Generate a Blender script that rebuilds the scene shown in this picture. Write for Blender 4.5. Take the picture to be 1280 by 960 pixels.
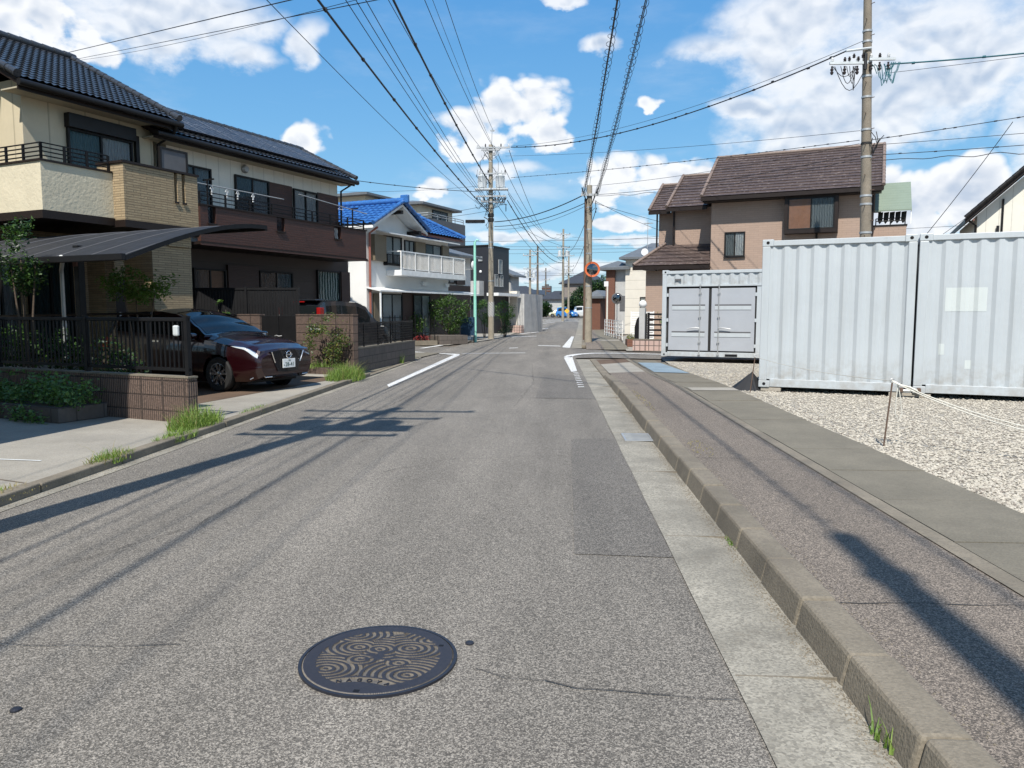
import bpy, bmesh, math, random
from mathutils import Vector, Matrix, noise
random.seed(7)
R = math.radians
for o in list(bpy.data.objects): bpy.data.objects.remove(o)
scene = bpy.context.scene
COL = scene.collection

# ------------------------------------------------------------------ camera, sky, sun, exposure
cam = bpy.data.cameras.new('camera'); co = bpy.data.objects.new('camera', cam); COL.objects.link(co)
cam.sensor_fit = 'HORIZONTAL'; cam.sensor_width = 36; cam.lens = 36*950/1280
cam.clip_start = .05; cam.clip_end = 3000
co.location = (0, 0, 1.5); co.rotation_euler = (R(90-5.41), 0, R(3.06))
scene.camera = co
scene.view_settings.view_transform = 'Standard'; scene.view_settings.look = 'None'
scene.view_settings.exposure = 0.36; scene.view_settings.gamma = 1
SUN_EL, SUN_AZ = 52, 8          # shadows fall 8 degrees right of +Y
sd = bpy.data.lights.new('sun', 'SUN'); sd.energy = 4.8; sd.angle = R(.53); sd.color = (1, .95, .87)
so = bpy.data.objects.new('sun', sd); COL.objects.link(so)
to_sun = Vector((-math.sin(R(SUN_AZ))*math.cos(R(SUN_EL)), -math.cos(R(SUN_AZ))*math.cos(R(SUN_EL)), math.sin(R(SUN_EL))))
so.rotation_euler = to_sun.to_track_quat('Z', 'Y').to_euler(); so.location = (0, 0, 30)

def make_world():
    w = bpy.data.worlds.new('World'); w.cycles.sampling_method = 'MANUAL'; w.cycles.sample_map_resolution = 256; scene.world = w; w.use_nodes = True
    nt = w.node_tree; N = nt.nodes; L = nt.links; N.clear()
    def n(t, **k):
        x = N.new(t)
        for a, b in k.items(): setattr(x, a, b)
        return x
    def math_(op, a, b=None, c=None, clamp=False):
        m = n('ShaderNodeMath', operation=op); m.use_clamp = clamp
        for i, v in enumerate((a, b, c)):
            if v is None: continue
            if isinstance(v, (int, float)): m.inputs[i].default_value = v
            else: L.new(v, m.inputs[i])
        return m.outputs[0]
    out = n('ShaderNodeOutputWorld'); bg = n('ShaderNodeBackground'); L.new(bg.outputs[0], out.inputs[0])
    sky = n('ShaderNodeTexSky', sky_type='NISHITA'); sky.sun_disc = False
    sky.sun_elevation = R(SUN_EL); sky.sun_rotation = R(180+SUN_AZ); sky.air_density = 1.0; sky.dust_density = .35; sky.ozone_density = 2.2
    bg.inputs[1].default_value = .078
    tc = n('ShaderNodeTexCoord'); sep = n('ShaderNodeSeparateXYZ'); L.new(tc.outputs['Generated'], sep.inputs[0])
    X, Y, Z = sep.outputs
    az = math_('MULTIPLY', math_('ARCTAN2', X, Y), 57.2958); el = math_('MULTIPLY', math_('ARCSINE', Z), 57.2958)
    # domain warp so cloud outlines are not ellipses
    def fbm(scale, detail, rough, off=0, zs=1.5):
        mp = n('ShaderNodeMapping'); mp.inputs['Scale'].default_value = (1, 1, zs); mp.inputs['Location'].default_value = (off, off*.7, off*.3)
        L.new(tc.outputs['Generated'], mp.inputs[0])
        t = n('ShaderNodeTexNoise'); t.inputs['Scale'].default_value = scale; t.inputs['Detail'].default_value = detail; t.inputs['Roughness'].default_value = rough
        L.new(mp.outputs[0], t.inputs['Vector']); return t.outputs['Fac']
    n1 = fbm(10, 8, .6); n2 = fbm(10, 5, .6, .010, 1.5); wa = fbm(13, 3, .5, 3.1)
    azw = math_('ADD', az, math_('MULTIPLY', math_('SUBTRACT', wa, .5), 5.0)); elw = math_('ADD', el, math_('MULTIPLY', math_('SUBTRACT', n1, .5), 3.0))
    crisp = [(-35.2,17.6,4.4,2.9),(-17.9,11.8,1.7,1.4),(-5.4,13.2,3.4,1.7),(-2.1,14.2,3.4,2.6),(.3,12.9,1.5,1.5),(5.7,9.9,3.6,1.9),(9.3,10,2.8,.9),
             (23.3,7.0,3.4,2.5),(27.4,7.9,3.4,1.8),(-8.8,8.8,1.6,1.0),(7.4,14.6,.7,.6),(17,21.6,2.4,.9),(5.2,6.5,2.0,.8),
             (-60,20,14,6),(60,18,16,7),(100,25,20,8),(150,20,22,7),(-140,24,20,8),(-100,16,16,5),(190-360,50,20,9),(50,40,14,6)]
    soft = [(-26,18.8,6.2,2.2),(-22.3,17.0,2.6,1.3),(-17.9,18.1,1.0,1.5),(17,18.2,7,2.9),(24.5,15.8,9.5,4.3),(11.7,17.4,4.2,1.2),(13.4,14,2.4,.9),(20,12.4,8.5,2.0),
            (3.9,18.6,1.2,.7),(.4,21.5,1.8,.5),(6,5.2,4,.4),(20,4.2,12,.6),(-3,5.6,4,.4),(-3.5,10.2,2.4,.7),(31,11,2,3.4),(2,3.2,9,.5)]
    def billow(off, zs=1.3):
        mp = n('ShaderNodeMapping'); mp.inputs['Scale'].default_value = (1, 1, zs); mp.inputs['Location'].default_value = (0, 0, off); L.new(tc.outputs['Generated'], mp.inputs[0])
        wv = n('ShaderNodeVectorMath', operation='MULTIPLY_ADD'); nz = n('ShaderNodeTexNoise'); nz.inputs['Scale'].default_value = 14; nz.inputs['Detail'].default_value = 1; L.new(mp.outputs[0], nz.inputs['Vector'])
        L.new(nz.outputs['Color'], wv.inputs[0]); wv.inputs[1].default_value = (.05, .05, .05); L.new(mp.outputs[0], wv.inputs[2])
        v = n('ShaderNodeTexVoronoi'); v.inputs['Scale'].default_value = 17; v.inputs['Detail'].default_value = 2; v.inputs['Roughness'].default_value = .55; L.new(wv.outputs[0], v.inputs['Vector']); return v.outputs['Distance']
    v1 = billow(0); v2 = billow(.014)
    def cover(bl, gr=1.08):
        f = None
        for a, e, ra, re in bl:
            dx = math_('DIVIDE', math_('SUBTRACT', azw, a), ra*gr); dy = math_('DIVIDE', math_('SUBTRACT', elw, e), re*gr)
            d = math_('SUBTRACT', 1.0, math_('ADD', math_('MULTIPLY', dx, dx), math_('MULTIPLY', dy, dy)))
            f = d if f is None else math_('MAXIMUM', f, d)
        return f
    c1 = math_('ADD', math_('ADD', cover(crisp, 1.2), math_('MULTIPLY', math_('SUBTRACT', n1, .5), 2.2)), math_('MULTIPLY', math_('SUBTRACT', .72, v1), 1.0))
    c2 = math_('ADD', cover(soft), math_('MULTIPLY', math_('SUBTRACT', n1, .5), 3.2))
    def ramp(v, lo, hi, smooth=True, a=0., b=1.):
        m = n('ShaderNodeMapRange', interpolation_type='SMOOTHSTEP' if smooth else 'LINEAR'); L.new(v, m.inputs[0])
        m.inputs[1].default_value = lo; m.inputs[2].default_value = hi; m.inputs[3].default_value = a; m.inputs[4].default_value = b; return m.outputs[0]
    m1 = ramp(c1, -.08, .38, b=.985); m2 = ramp(c2, -.5, .9, b=.88)
    # thin veil haze towards the horizon
    veil = math_('MULTIPLY', ramp(fbm(4, 6, .6, 5.3, 3.5), .48, .75), ramp(el, 2, 22, a=.5, b=.12))
    mask = math_('MAXIMUM', math_('MAXIMUM', m1, m2), veil)
    relief = math_('ADD', math_('MULTIPLY', math_('SUBTRACT', n1, n2), 1.1), math_('MULTIPLY', math_('SUBTRACT', v2, v1), .6))
    body = ramp(math_('MAXIMUM', c1, math_('SUBTRACT', c2, .15)), .25, 1.15, a=1.0, b=.70)
    br = math_('ADD', body, relief, clamp=False)
    br = math_('MAXIMUM', br, .5)
    cc = n('ShaderNodeMix', data_type='RGBA'); L.new(ramp(br, .55, 1.0, smooth=False), cc.inputs[0])
    cc.inputs[6].default_value = (5.6, 6.5, 7.9, 1); cc.inputs[7].default_value = (9.9, 10.1, 10.4, 1)
    tint = n('ShaderNodeMix', data_type='RGBA', blend_type='MULTIPLY'); tint.inputs[0].default_value = 1
    L.new(sky.outputs[0], tint.inputs[6]); tint.inputs[7].default_value = (1.08, 1.32, 1.34, 1)
    rp = n('ShaderNodeValToRGB'); L.new(math_('DIVIDE', el, 60.0, clamp=True), rp.inputs[0]); E_ = rp.color_ramp.elements
    E_[0].position = 0; E_[0].color = (.42, .68, .88, 1); E_[1].position = 1; E_[1].color = (.09, .27, .62, 1)
    for p_, c_ in ((.10, (.29, .61, .91, 1)), (.22, (.18, .50, .90, 1)), (.36, (.105, .40, .87, 1))): e_ = E_.new(p_); e_.color = c_
    sc2 = n('ShaderNodeMix', data_type='RGBA', blend_type='MULTIPLY'); sc2.inputs[0].default_value = 1; L.new(rp.outputs[0], sc2.inputs[6]); sc2.inputs[7].default_value = (9.6, 9.6, 9.6, 1); sc2.clamp_result = False
    bl = n('ShaderNodeMix', data_type='RGBA'); bl.inputs[0].default_value = .72; L.new(tint.outputs[2], bl.inputs[6]); L.new(sc2.outputs[2], bl.inputs[7]); tint = bl
    mx = n('ShaderNodeMix', data_type='RGBA'); L.new(mask, mx.inputs[0]); L.new(tint.outputs[2], mx.inputs[6]); L.new(cc.outputs[2], mx.inputs[7])
    L.new(mx.outputs[2], bg.inputs[0])
make_world()

# ------------------------------------------------------------------ helpers
TH = R(22); CT, ST = math.cos(TH), math.sin(TH)
def XY(u, v): return (u*CT+v*ST, -u*ST+v*CT)          # the building grid lies 22 degrees off the road
GRID = -TH
def gz(y): return .009*max(0, y-55)
MATS = {}
class NT:
    def __init__(s, name):
        s.m = bpy.data.materials.new(name); s.m.use_nodes = True; s.t = s.m.node_tree; s.N = s.t.nodes; s.L = s.t.links
        s.b = s.N['Principled BSDF']; s.co = s.N.new('ShaderNodeTexCoord').outputs['Object']
    def put(s, sock, v):
        if isinstance(v, bpy.types.NodeSocket): s.L.new(v, sock)
        elif isinstance(v, (tuple, list)): sock.default_value = tuple(v) + ((1,) if len(v) == 3 and len(sock.default_value) == 4 else ())
        else: sock.default_value = v
    def noise(s, sc, det=4, rough=.55, vec=None, scale=(1, 1, 1), col=False):
        n = s.N.new('ShaderNodeTexNoise'); n.inputs['Scale'].default_value = sc; n.inputs['Detail'].default_value = det; n.inputs['Roughness'].default_value = rough
        if scale != (1, 1, 1):
            mp = s.N.new('ShaderNodeMapping'); mp.inputs['Scale'].default_value = scale; s.L.new(vec or s.co, mp.inputs[0]); s.L.new(mp.outputs[0], n.inputs['Vector'])
        else: s.L.new(vec or s.co, n.inputs['Vector'])
        return n.outputs['Color' if col else 'Fac']
    def vor(s, sc, feat='F1', out='Color', vec=None, rand=1):
        n = s.N.new('ShaderNodeTexVoronoi'); n.feature = feat; n.inputs['Scale'].default_value = sc; n.inputs['Randomness'].default_value = rand
        s.L.new(vec or s.co, n.inputs['Vector']); return n.outputs[out]
    def math(s, op, a, b=0., clamp=False):
        n = s.N.new('ShaderNodeMath'); n.operation = op; n.use_clamp = clamp; s.put(n.inputs[0], a); s.put(n.inputs[1], b); return n.outputs[0]
    def rng(s, v, a, b, c=0., d=1.):
        n = s.N.new('ShaderNodeMapRange'); s.put(n.inputs[0], v); n.inputs[1].default_value = a; n.inputs[2].default_value = b; n.inputs[3].default_value = c; n.inputs[4].default_value = d; return n.outputs[0]
    def mix(s, f, a, b, mode='MIX'):
        n = s.N.new('ShaderNodeMix'); n.data_type = 'RGBA'; n.blend_type = mode; s.put(n.inputs[0], f); s.put(n.inputs[6], a); s.put(n.inputs[7], b); return n.outputs[2]
    def sepx(s, v=None):
        n = s.N.new('ShaderNodeSeparateXYZ'); s.L.new(v or s.co, n.inputs[0]); return n.outputs
    def comb(s, x, y, z=0.):
        n = s.N.new('ShaderNodeCombineXYZ'); s.put(n.inputs[0], x); s.put(n.inputs[1], y); s.put(n.inputs[2], z); return n.outputs[0]
    def wallvec(s):
        x, y, z = s.sepx(); return s.comb(s.math('ADD', x, y), z)
    def bump(s, h, st=.5, d=.01):
        n = s.N.new('ShaderNodeBump'); n.inputs['Strength'].default_value = st; n.inputs['Distance'].default_value = d; s.put(n.inputs['Height'], h); s.L.new(n.outputs[0], s.b.inputs['Normal'])
    def done(s, col=None, rough=None, metal=None, spec=None):
        if col is not None: s.put(s.b.inputs['Base Color'], col)
        if rough is not None: s.put(s.b.inputs['Roughness'], rough)
        if metal is not None: s.put(s.b.inputs['Metallic'], metal)
        if spec is not None: s.put(s.b.inputs['Specular IOR Level'], spec)
        return s.m
def sc_(c, k): return tuple(min(1, a*k) for a in c)
def plain(name, col, rough=.6, metal=0, var=.12, sc=3, bump=0, bs=60, spec=None):
    """painted or moulded surface with soft dirt variation"""
    if name in MATS: return MATS[name]
    s = NT(name); f = s.rng(s.noise(sc, 6, .6), .3, .7)
    c = s.mix(f, sc_(col, 1-var), sc_(col, 1+var))
    if bump: s.bump(s.noise(bs, 3), bump, .01)
    MATS[name] = s.done(c, s.rng(s.noise(sc*2.3, 4), .3, .7, max(.02, rough-.07), min(1, rough+.08)), metal, spec); return MATS[name]
def brick(name, c1, c2, mortar, bw, bh, ms=.012, bump=.6, rough=.8, var=.25, ribs=0, sq=0, off=.5, dirt=0.):
    if name in MATS: return MATS[name]
    s = NT(name); v = s.wallvec(); n = s.N.new('ShaderNodeTexBrick'); s.L.new(v, n.inputs['Vector']); n.offset = off
    s.put(n.inputs['Color1'], c1); s.put(n.inputs['Color2'], c2); s.put(n.inputs['Mortar'], mortar)
    n.inputs['Scale'].default_value = 1; n.inputs['Mortar Size'].default_value = ms; n.inputs['Mortar Smooth'].default_value = .3; n.inputs['Bias'].default_value = 0
    n.inputs['Brick Width'].default_value = bw; n.inputs['Row Height'].default_value = bh
    nz = s.noise(14, 6, .65); c = s.mix(s.rng(nz, .3, .7, 0, var*2), n.outputs['Color'], sc_(c1, .55))
    if dirt: c = s.mix(s.rng(s.noise(1.3, 6, .7), .45, .75, 0, dirt), c, (.05, .045, .035))
    h = s.math('ADD', s.math('MULTIPLY', n.outputs['Fac'], -1.), s.math('MULTIPLY', nz, .5))
    if ribs:
        x, y, z = s.sepx(v); w = s.math('SINE', s.math('MULTIPLY', x, 6.283/ribs)); w = s.math('ADD', w, s.math('MULTIPLY', s.noise(25, 4), 1.4))
        h = s.math('ADD', h, s.math('MULTIPLY', w, .9)); c = s.mix(s.rng(w, -.2, .6, .8, 0), c, sc_(c1, .3))
    s.bump(h, bump, .012); MATS[name] = s.done(c, rough); return MATS[name]
def siding(name, col, period, horiz=True, depth=.5, rough=.55, var=.06):
    if name in MATS: return MATS[name]
    s = NT(name); x, y, z = s.sepx(s.wallvec()); a = y if horiz else x
    w = s.math('FRACT', s.math('DIVIDE', a, period)); g = s.rng(w, 0, .12)
    c = s.mix(s.rng(s.noise(2.2, 6, .65), .3, .7), sc_(col, 1-var), sc_(col, 1+var)); c = s.mix(s.rng(w, 0, .06, .7, 0), c, sc_(col, .35))
    s.bump(s.math('ADD', g, s.math('MULTIPLY', s.noise(60, 4), .12)), depth, .01); MATS[name] = s.done(c, rough); return MATS[name]

def m_asphalt(name, dark, light, grain=95, tint=(1, 1, .97), mottle=.38, stain=.4):
    s = NT(name)
    v = s.sepx(s.vor(grain))[0]; v2 = s.sepx(s.vor(grain*2.1))[1]
    g = s.math('ADD', s.math('MULTIPLY', v, .62), s.math('MULTIPLY', v2, .38))
    g = s.rng(g, .22, .85)
    g = s.math('POWER', g, 1.6)
    c = s.mix(g, sc_(tint, dark), sc_(tint, light))
    f = s.rng(s.noise(.9, 7, .62, scale=(1.6, .35, 1)), .3, .7, 1-mottle*.55, 1+mottle*.45)
    c = s.mix(1., c, s.comb(f, f, f), 'MULTIPLY')
    c = s.mix(s.rng(s.noise(.5, 8, .7), .58, .78, 0, stain), c, sc_(tint, dark*.9))
    tr = s.rng(s.noise(1, 3, .5, scale=(1.5, .03, 1)), .35, .65, .90, 1.10); c = s.mix(1., c, s.comb(tr, tr, tr), 'MULTIPLY')
    c = s.mix(s.rng(s.noise(3.1, 5, .6), .66, .74, 0, .35), c, sc_(tint, dark*.8))
    s.bump(s.math('ADD', s.vor(grain, out='Distance'), s.noise(240, 2)), .55, .004)
    return s.done(c, .86)
def m_concrete(name, col, var=.25, grain=60, stain=(.12, .10, .08), sa=.4, rough=.88, sc=1.4, speck=.35):
    s = NT(name)
    f = s.rng(s.noise(sc, 8, .66), .28, .72); c = s.mix(f, sc_(col, 1-var), sc_(col, 1+var*.6))
    sp = s.sepx(s.vor(grain*1.6))[0]; c = s.mix(s.rng(sp, .0, 1, speck, -speck*.2), c, sc_(col, .42))
    c = s.mix(s.rng(s.noise(sc*2.7, 8, .72), .55, .75, 0, sa), c, stain)
    s.bump(s.math('ADD', s.noise(grain, 5, .7), s.vor(grain*1.5, out='Distance')), .5, .004)
    return s.done(c, rough)
def m_paint(name, keep=.455, col=(.72, .72, .70)):
    s = NT(name); c = s.mix(s.rng(s.noise(3, 6), .3, .7, 0, .35), col, sc_(col, .62))
    a = s.math('ADD', s.noise(16, 9, .75), s.math('MULTIPLY', s.math('SUBTRACT', s.vor(90, out='Distance'), .4), .35))
    s.put(s.b.inputs['Alpha'], s.rng(a, keep-.05, keep+.02)); return s.done(c, .7)
def m_leaf(name, c1, c2, rough=.45):
    s = NT(name); gi = s.N.new('ShaderNodeNewGeometry').outputs['Random Per Island']
    c = s.mix(gi, c1, c2); c = s.mix(s.rng(s.noise(2.5, 3), .35, .65, 0, .5), c, sc_(c1, .55))
    m = s.done(c, rough); s.b.inputs['Transmission Weight'].default_value = 0
    tr = s.N.new('ShaderNodeBsdfTranslucent'); s.put(tr.inputs[0], s.mix(.5, c, (c2[0]*1.6, c2[1]*1.7, c2[2]*.8)))
    mx = s.N.new('ShaderNodeMixShader'); mx.inputs[0].default_value = .28; s.L.new(s.b.outputs[0], mx.inputs[1]); s.L.new(tr.outputs[0], mx.inputs[2])
    s.L.new(mx.outputs[0], s.N['Material Output'].inputs[0]); return m
def m_glass(name, tint=(.93, .95, .96), k=.84):
    """window pane: reflects the street and lets the curtain behind it show"""
    s = NT(name); s.done((.02, .03, .035), .04); s.b.inputs['Specular IOR Level'].default_value = .9
    tr = s.N.new('ShaderNodeBsdfTransparent'); s.put(tr.inputs[0], tint)
    mx = s.N.new('ShaderNodeMixShader'); mx.inputs[0].default_value = k; s.L.new(s.b.outputs[0], mx.inputs[1]); s.L.new(tr.outputs[0], mx.inputs[2])
    s.L.new(mx.outputs[0], s.N['Material Output'].inputs[0]); return s.m
def m_curtain(name, col, per=.09):
    s = NT(name); x = s.sepx(s.wallvec())[0]; w = s.math('SINE', s.math('ADD', s.math('MULTIPLY', x, 6.283/per), s.math('MULTIPLY', s.noise(5), 6)))
    s.bump(w, .9, .03); return s.done(s.mix(s.rng(w, -1, 1, 0, .3), col, sc_(col, .6)), .9)

def m_container():
    s = NT('container_paint'); col = (.44, .475, .495); x, y, z = s.sepx()
    c = s.mix(s.rng(s.noise(1.2, 6, .6), .3, .7), sc_(col, .94), sc_(col, 1.05)); st = s.rng(s.noise(7, 5, .65, scale=(1, 1, .06)), .52, .75, 0, .30)
    c = s.mix(st, c, (.30, .31, .30)); low = s.math('MULTIPLY', s.rng(z, 0, .5, 1, 0), s.rng(s.noise(6, 6, .7), .4, .65, 0, .55)); c = s.mix(low, c, (.27, .24, .20))
    c = s.mix(s.rng(s.noise(11, 7, .75), .70, .74, 0, .7), c, (.22, .12, .07)); s.bump(s.noise(2.2, 3), .25, .03); return s.done(c, .42)
M_ = dict(
    asphalt=m_asphalt('asphalt', .066, .315, 165, tint=(1.14, 1.03, .88)), asphalt_far=m_asphalt('asphalt_far', .09, .22, 40, tint=(1.12, 1.02, .89)), patch=m_asphalt('asphalt_patch', .055, .265, 165, tint=(1.12, 1.02, .89), mottle=.2),
    walk=m_asphalt('walk_asphalt', .06, .29, 165, tint=(1.24, 1.03, .83), mottle=.3), conc=m_concrete('concrete', (.33, .315, .275)), gutter=m_concrete('gutter_concrete', (.335, .31, .255), var=.5, stain=(.15, .13, .10), sa=.75, speck=.75),
    kerb=m_concrete('kerb_concrete', (.215, .185, .14), var=.35, sa=.75, grain=50), cover=m_concrete('drain_cover_concrete', (.185, .165, .125), sa=.4, sc=2), apron=m_concrete('apron_concrete', (.33, .305, .26), sa=.3, sc=.9),
    brownpave=m_concrete('brown_paving', (.13, .085, .055), sa=.3), soil=m_concrete('soil', (.16, .13, .10), sa=.5), gravelbed=m_concrete('gravel_bed', (.36, .33, .28), var=.3, sa=.3),
    white=m_paint('road_paint'), worn=m_paint('worn_road_paint', .52), bluep=m_concrete('faded_blue_paint', (.22, .29, .34), sa=.2),
    black=plain('black_metal', (.008, .008, .009), .55, spec=.25), dkbrown=plain('dark_brown_metal', (.017, .011, .009), .5, spec=.3), dkframe=plain('dark_window_frame', (.011, .010, .010), .45, spec=.3),
    silver=plain('aluminium', (.55, .56, .57), .35, .7), steel=plain('galvanised_steel', (.42, .43, .43), .5, .5), whitem=plain('white_metal', (.75, .75, .73), .45), whitew=plain('white_stucco', (.72, .71, .68), .85, var=.06, sc=.8, bump=.3),
    cream=siding('cream_siding', (.56, .49, .35), .91, False, .25), creamstucco=plain('cream_trowelled_stucco', (.60, .54, .40), .85, var=.06, bump=.9, bs=14), whitesid=siding('white_siding', (.68, .66, .58), .455, False, .2),
    stone=brick('sandstone_tile', (.43, .33, .20), (.33, .25, .15), (.20, .15, .09), .34, .052, .006, 1.0, var=.2), brownb=brick('brown_brick_siding', (.075, .028, .018), (.055, .022, .015), (.035, .018, .014), .24, .07, .007, .6, .55, var=.15),
    tan=brick('tan_brick_siding', (.37, .265, .205), (.34, .245, .19), (.29, .21, .165), .34, .085, .007, .35, .65, var=.06), block=brick('ribbed_block', (.25, .17, .135), (.30, .205, .16), (.06, .042, .035), .40, .20, .012, 1.2, .9, ribs=.037, off=0, dirt=.4),
    greyblock=brick('grey_block', (.13, .11, .095), (.15, .125, .11), (.06, .05, .045), .40, .20, .01, .6, .9, dirt=.4), pinktile=brick('pink_tile', (.50, .36, .31), (.46, .33, .29), (.10, .08, .07), .2, .2, .016, .6, .5, off=0, var=.1),
    redbrick=brick('red_brick', (.20, .085, .05), (.17, .07, .045), (.10, .06, .05), .24, .08, .01, .5), tile=plain('dark_roof_tile', (.035, .038, .044), .30, var=.3, sc=9), bluetile=plain('blue_roof_tile', (.035, .13, .36), .28, var=.25, sc=7),
    brownroof=brick('brown_slate', (.115, .075, .06), (.075, .05, .042), (.03, .02, .018), .30, .30, .012, .3, .55, var=.3), ridgecap=plain('brown_ridge_cap', (.20, .15, .125), .6), solar=plain('solar_glass', (.012, .015, .024), .42, spec=.2), solarline=plain('solar_grid', (.34, .36, .40), .5),
    gutterm=plain('gutter_black', (.011, .010, .010), .45, spec=.3), soffit=plain('soffit_cream', (.42, .37, .27), .8), pane=m_glass('window_glass'), paneD=m_glass('dark_window_glass', tint=(.85, .88, .9), k=.72), curtain=m_curtain('white_curtain', (.70, .70, .68)), curtaingrey=m_curtain('grey_curtain', (.22, .24, .24)),
    curtaingreen=m_curtain('green_curtain', (.16, .25, .25)), wood=plain('orange_wood', (.38, .17, .09), .6, sc=8), shutter=siding('brown_shutter', (.05, .025, .02), .05, True, .9), shutterolive=siding('olive_shutter', (.16, .13, .085), .05, True, .5),
    contw=m_container(), contd=plain('container_door_paint', (.36, .38, .41), .4, var=.05, sc=1.5), rubber=plain('black_rubber', (.012, .012, .012), .7), patchw=plain('faded_label_patch', (.52, .56, .55), .5, var=.02),
    pole=m_concrete('pole_concrete', (.33, .29, .225), sa=.35, sc=3, grain=40), polebrown=m_concrete('brown_pole_concrete', (.23, .195, .15), sa=.4, sc=3, grain=40), poledark=m_concrete('dark_pole', (.13, .105, .08), sa=.4, sc=3), mint=plain('mint_painted_pole', (.28, .62, .50), .5), porcelain=plain('white_porcelain', (.75, .75, .74), .25), dkins=plain('dark_insulator', (.03, .022, .022), .35),
    trans=plain('transformer_grey', (.50, .53, .54), .45), cable=plain('black_cable', (.014, .014, .016), .6), cablegreen=plain('teal_cable', (.02, .11, .13), .5), rope=plain('white_rope', (.62, .60, .53), .9), rust=plain('rusty_steel', (.11, .07, .05), .8),
    iron=plain('cast_iron', (.03, .032, .042), .42, .35, var=.2, sc=14), greypanel=plain('grey_panel', (.10, .10, .105), .6), darkpanel=siding('black_siding', (.014, .015, .02), .30, False, .3, .5), beige=siding('beige_siding', (.55, .47, .35), .45, True, .3), offwhite=siding('offwhite_siding', (.62, .58, .50), .60, True, .2),
    greywall=plain('grey_stucco', (.42, .42, .41), .85, bump=.2), taupe=plain('taupe_stucco', (.22, .19, .17), .85), greyroof=plain('grey_metal_roof', (.12, .13, .14), .5, var=.15), farroof=brick('far_tile_roof', (.055, .06, .07), (.045, .05, .06), (.03, .03, .035), .3, .25, .02, .3, .5), carport=plain('carport_sheet', (.028, .029, .032), .6, sc=2, spec=.2),
    trunk=plain('bark', (.09, .065, .045), .9, bump=.8, bs=25), leafL=m_leaf('leaf_light', (.06, .13, .018), (.14, .24, .04)), leafM=m_leaf('leaf_mid', (.035, .085, .018), (.08, .16, .03)), leafD=m_leaf('leaf_dark', (.012, .035, .012), (.03, .07, .018)), ivy=m_leaf('leaf_ivy', (.07, .15, .035), (.17, .29, .08), .35),
    grassm=m_leaf('weed_grass', (.10, .19, .03), (.25, .35, .07), .6), dry=m_leaf('dry_grass', (.28, .24, .09), (.36, .30, .12), .8), leafY=m_leaf('leaf_yellow', (.10, .13, .03), (.24, .22, .05)), flower=plain('red_leaf', (.30, .03, .03), .6), greensid=siding('sage_siding', (.20, .25, .195), .12, True, .6),
    mirror=NT('mirror_glass').done((.2, .2, .2), .04, 1), orange=plain('orange_plastic', (.55, .12, .035), .5), red=plain('red_plastic', (.28, .01, .01), .25), glassD=NT('car_glass').done((.010, .013, .014), .04, 0, .45), tyre=plain('tyre_rubber', (.012, .012, .012), .8), rim=plain('alloy_rim', (.45, .45, .46), .25, .9), chrome=plain('chrome', (.75, .75, .76), .12, 1),
    platew=plain('plate_white', (.75, .77, .76), .4, var=.03), plateg=plain('plate_ink', (.02, .06, .04), .5), lampglass=plain('lamp_lens', (.62, .66, .68), .08, .3), woodblk=m_concrete('timber_block', (.40, .36, .30), sa=.3), tarp=plain('black_tarpaulin', (.012, .012, .013), .6), bluebox=plain('navy_board', (.015, .045, .09), .5), stripeC=None)
s = NT('striped_curtain'); x = s.sepx(s.wallvec())[0]; w = s.math('FRACT', s.math('MULTIPLY', s.math('ADD', x, s.math('MULTIPLY', s.noise(1.5), .25)), 7)); M_['stripeC'] = s.done(s.mix(s.rng(w, .45, .5), (.62, .66, .60), (.03, .07, .05)), .9)
s = NT('warning_stripes'); x, y, z = s.sepx(); w = s.math('FRACT', s.math('MULTIPLY', s.math('ADD', s.math('MULTIPLY', s.math('ARCTAN2', y, x), .16), z), 7)); M_['warn'] = s.done(s.mix(s.rng(w, .48, .52), (.02, .02, .02), (.7, .7, .68)), .6)
s = NT('gravel_stone'); gi = s.N.new('ShaderNodeNewGeometry').outputs['Random Per Island']; r_ = s.N.new('ShaderNodeValToRGB'); s.L.new(gi, r_.inputs[0])
r_.color_ramp.elements[0].color = (.22, .19, .16, 1); r_.color_ramp.elements[1].color = (.49, .45, .38, 1)
e_ = r_.color_ramp.elements.new(.3); e_.color = (.38, .35, .29, 1); M_['stone_g'] = s.done(r_.outputs[0], .85)
s = NT('manhole_lid'); x, y, z = s.sepx(); M_['lid'] = s.done(s.mix(s.rng(z, .0085, .0125), s.mix(s.rng(s.noise(30, 6), .3, .7), (.11, .095, .078), (.20, .175, .14)), s.mix(s.noise(60, 4), (.022, .021, .028), (.048, .044, .048))), .45, .2)
def carpaint(name, col, rough=.28):
    s = NT(name); s.done(col, rough, .25); s.b.inputs['Coat Weight'].default_value = 1; s.b.inputs['Coat Roughness'].default_value = .03
    s.put(s.b.inputs['Base Color'], s.mix(s.noise(400, 2), sc_(col, .85), sc_(col, 1.15))); return s.m

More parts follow.
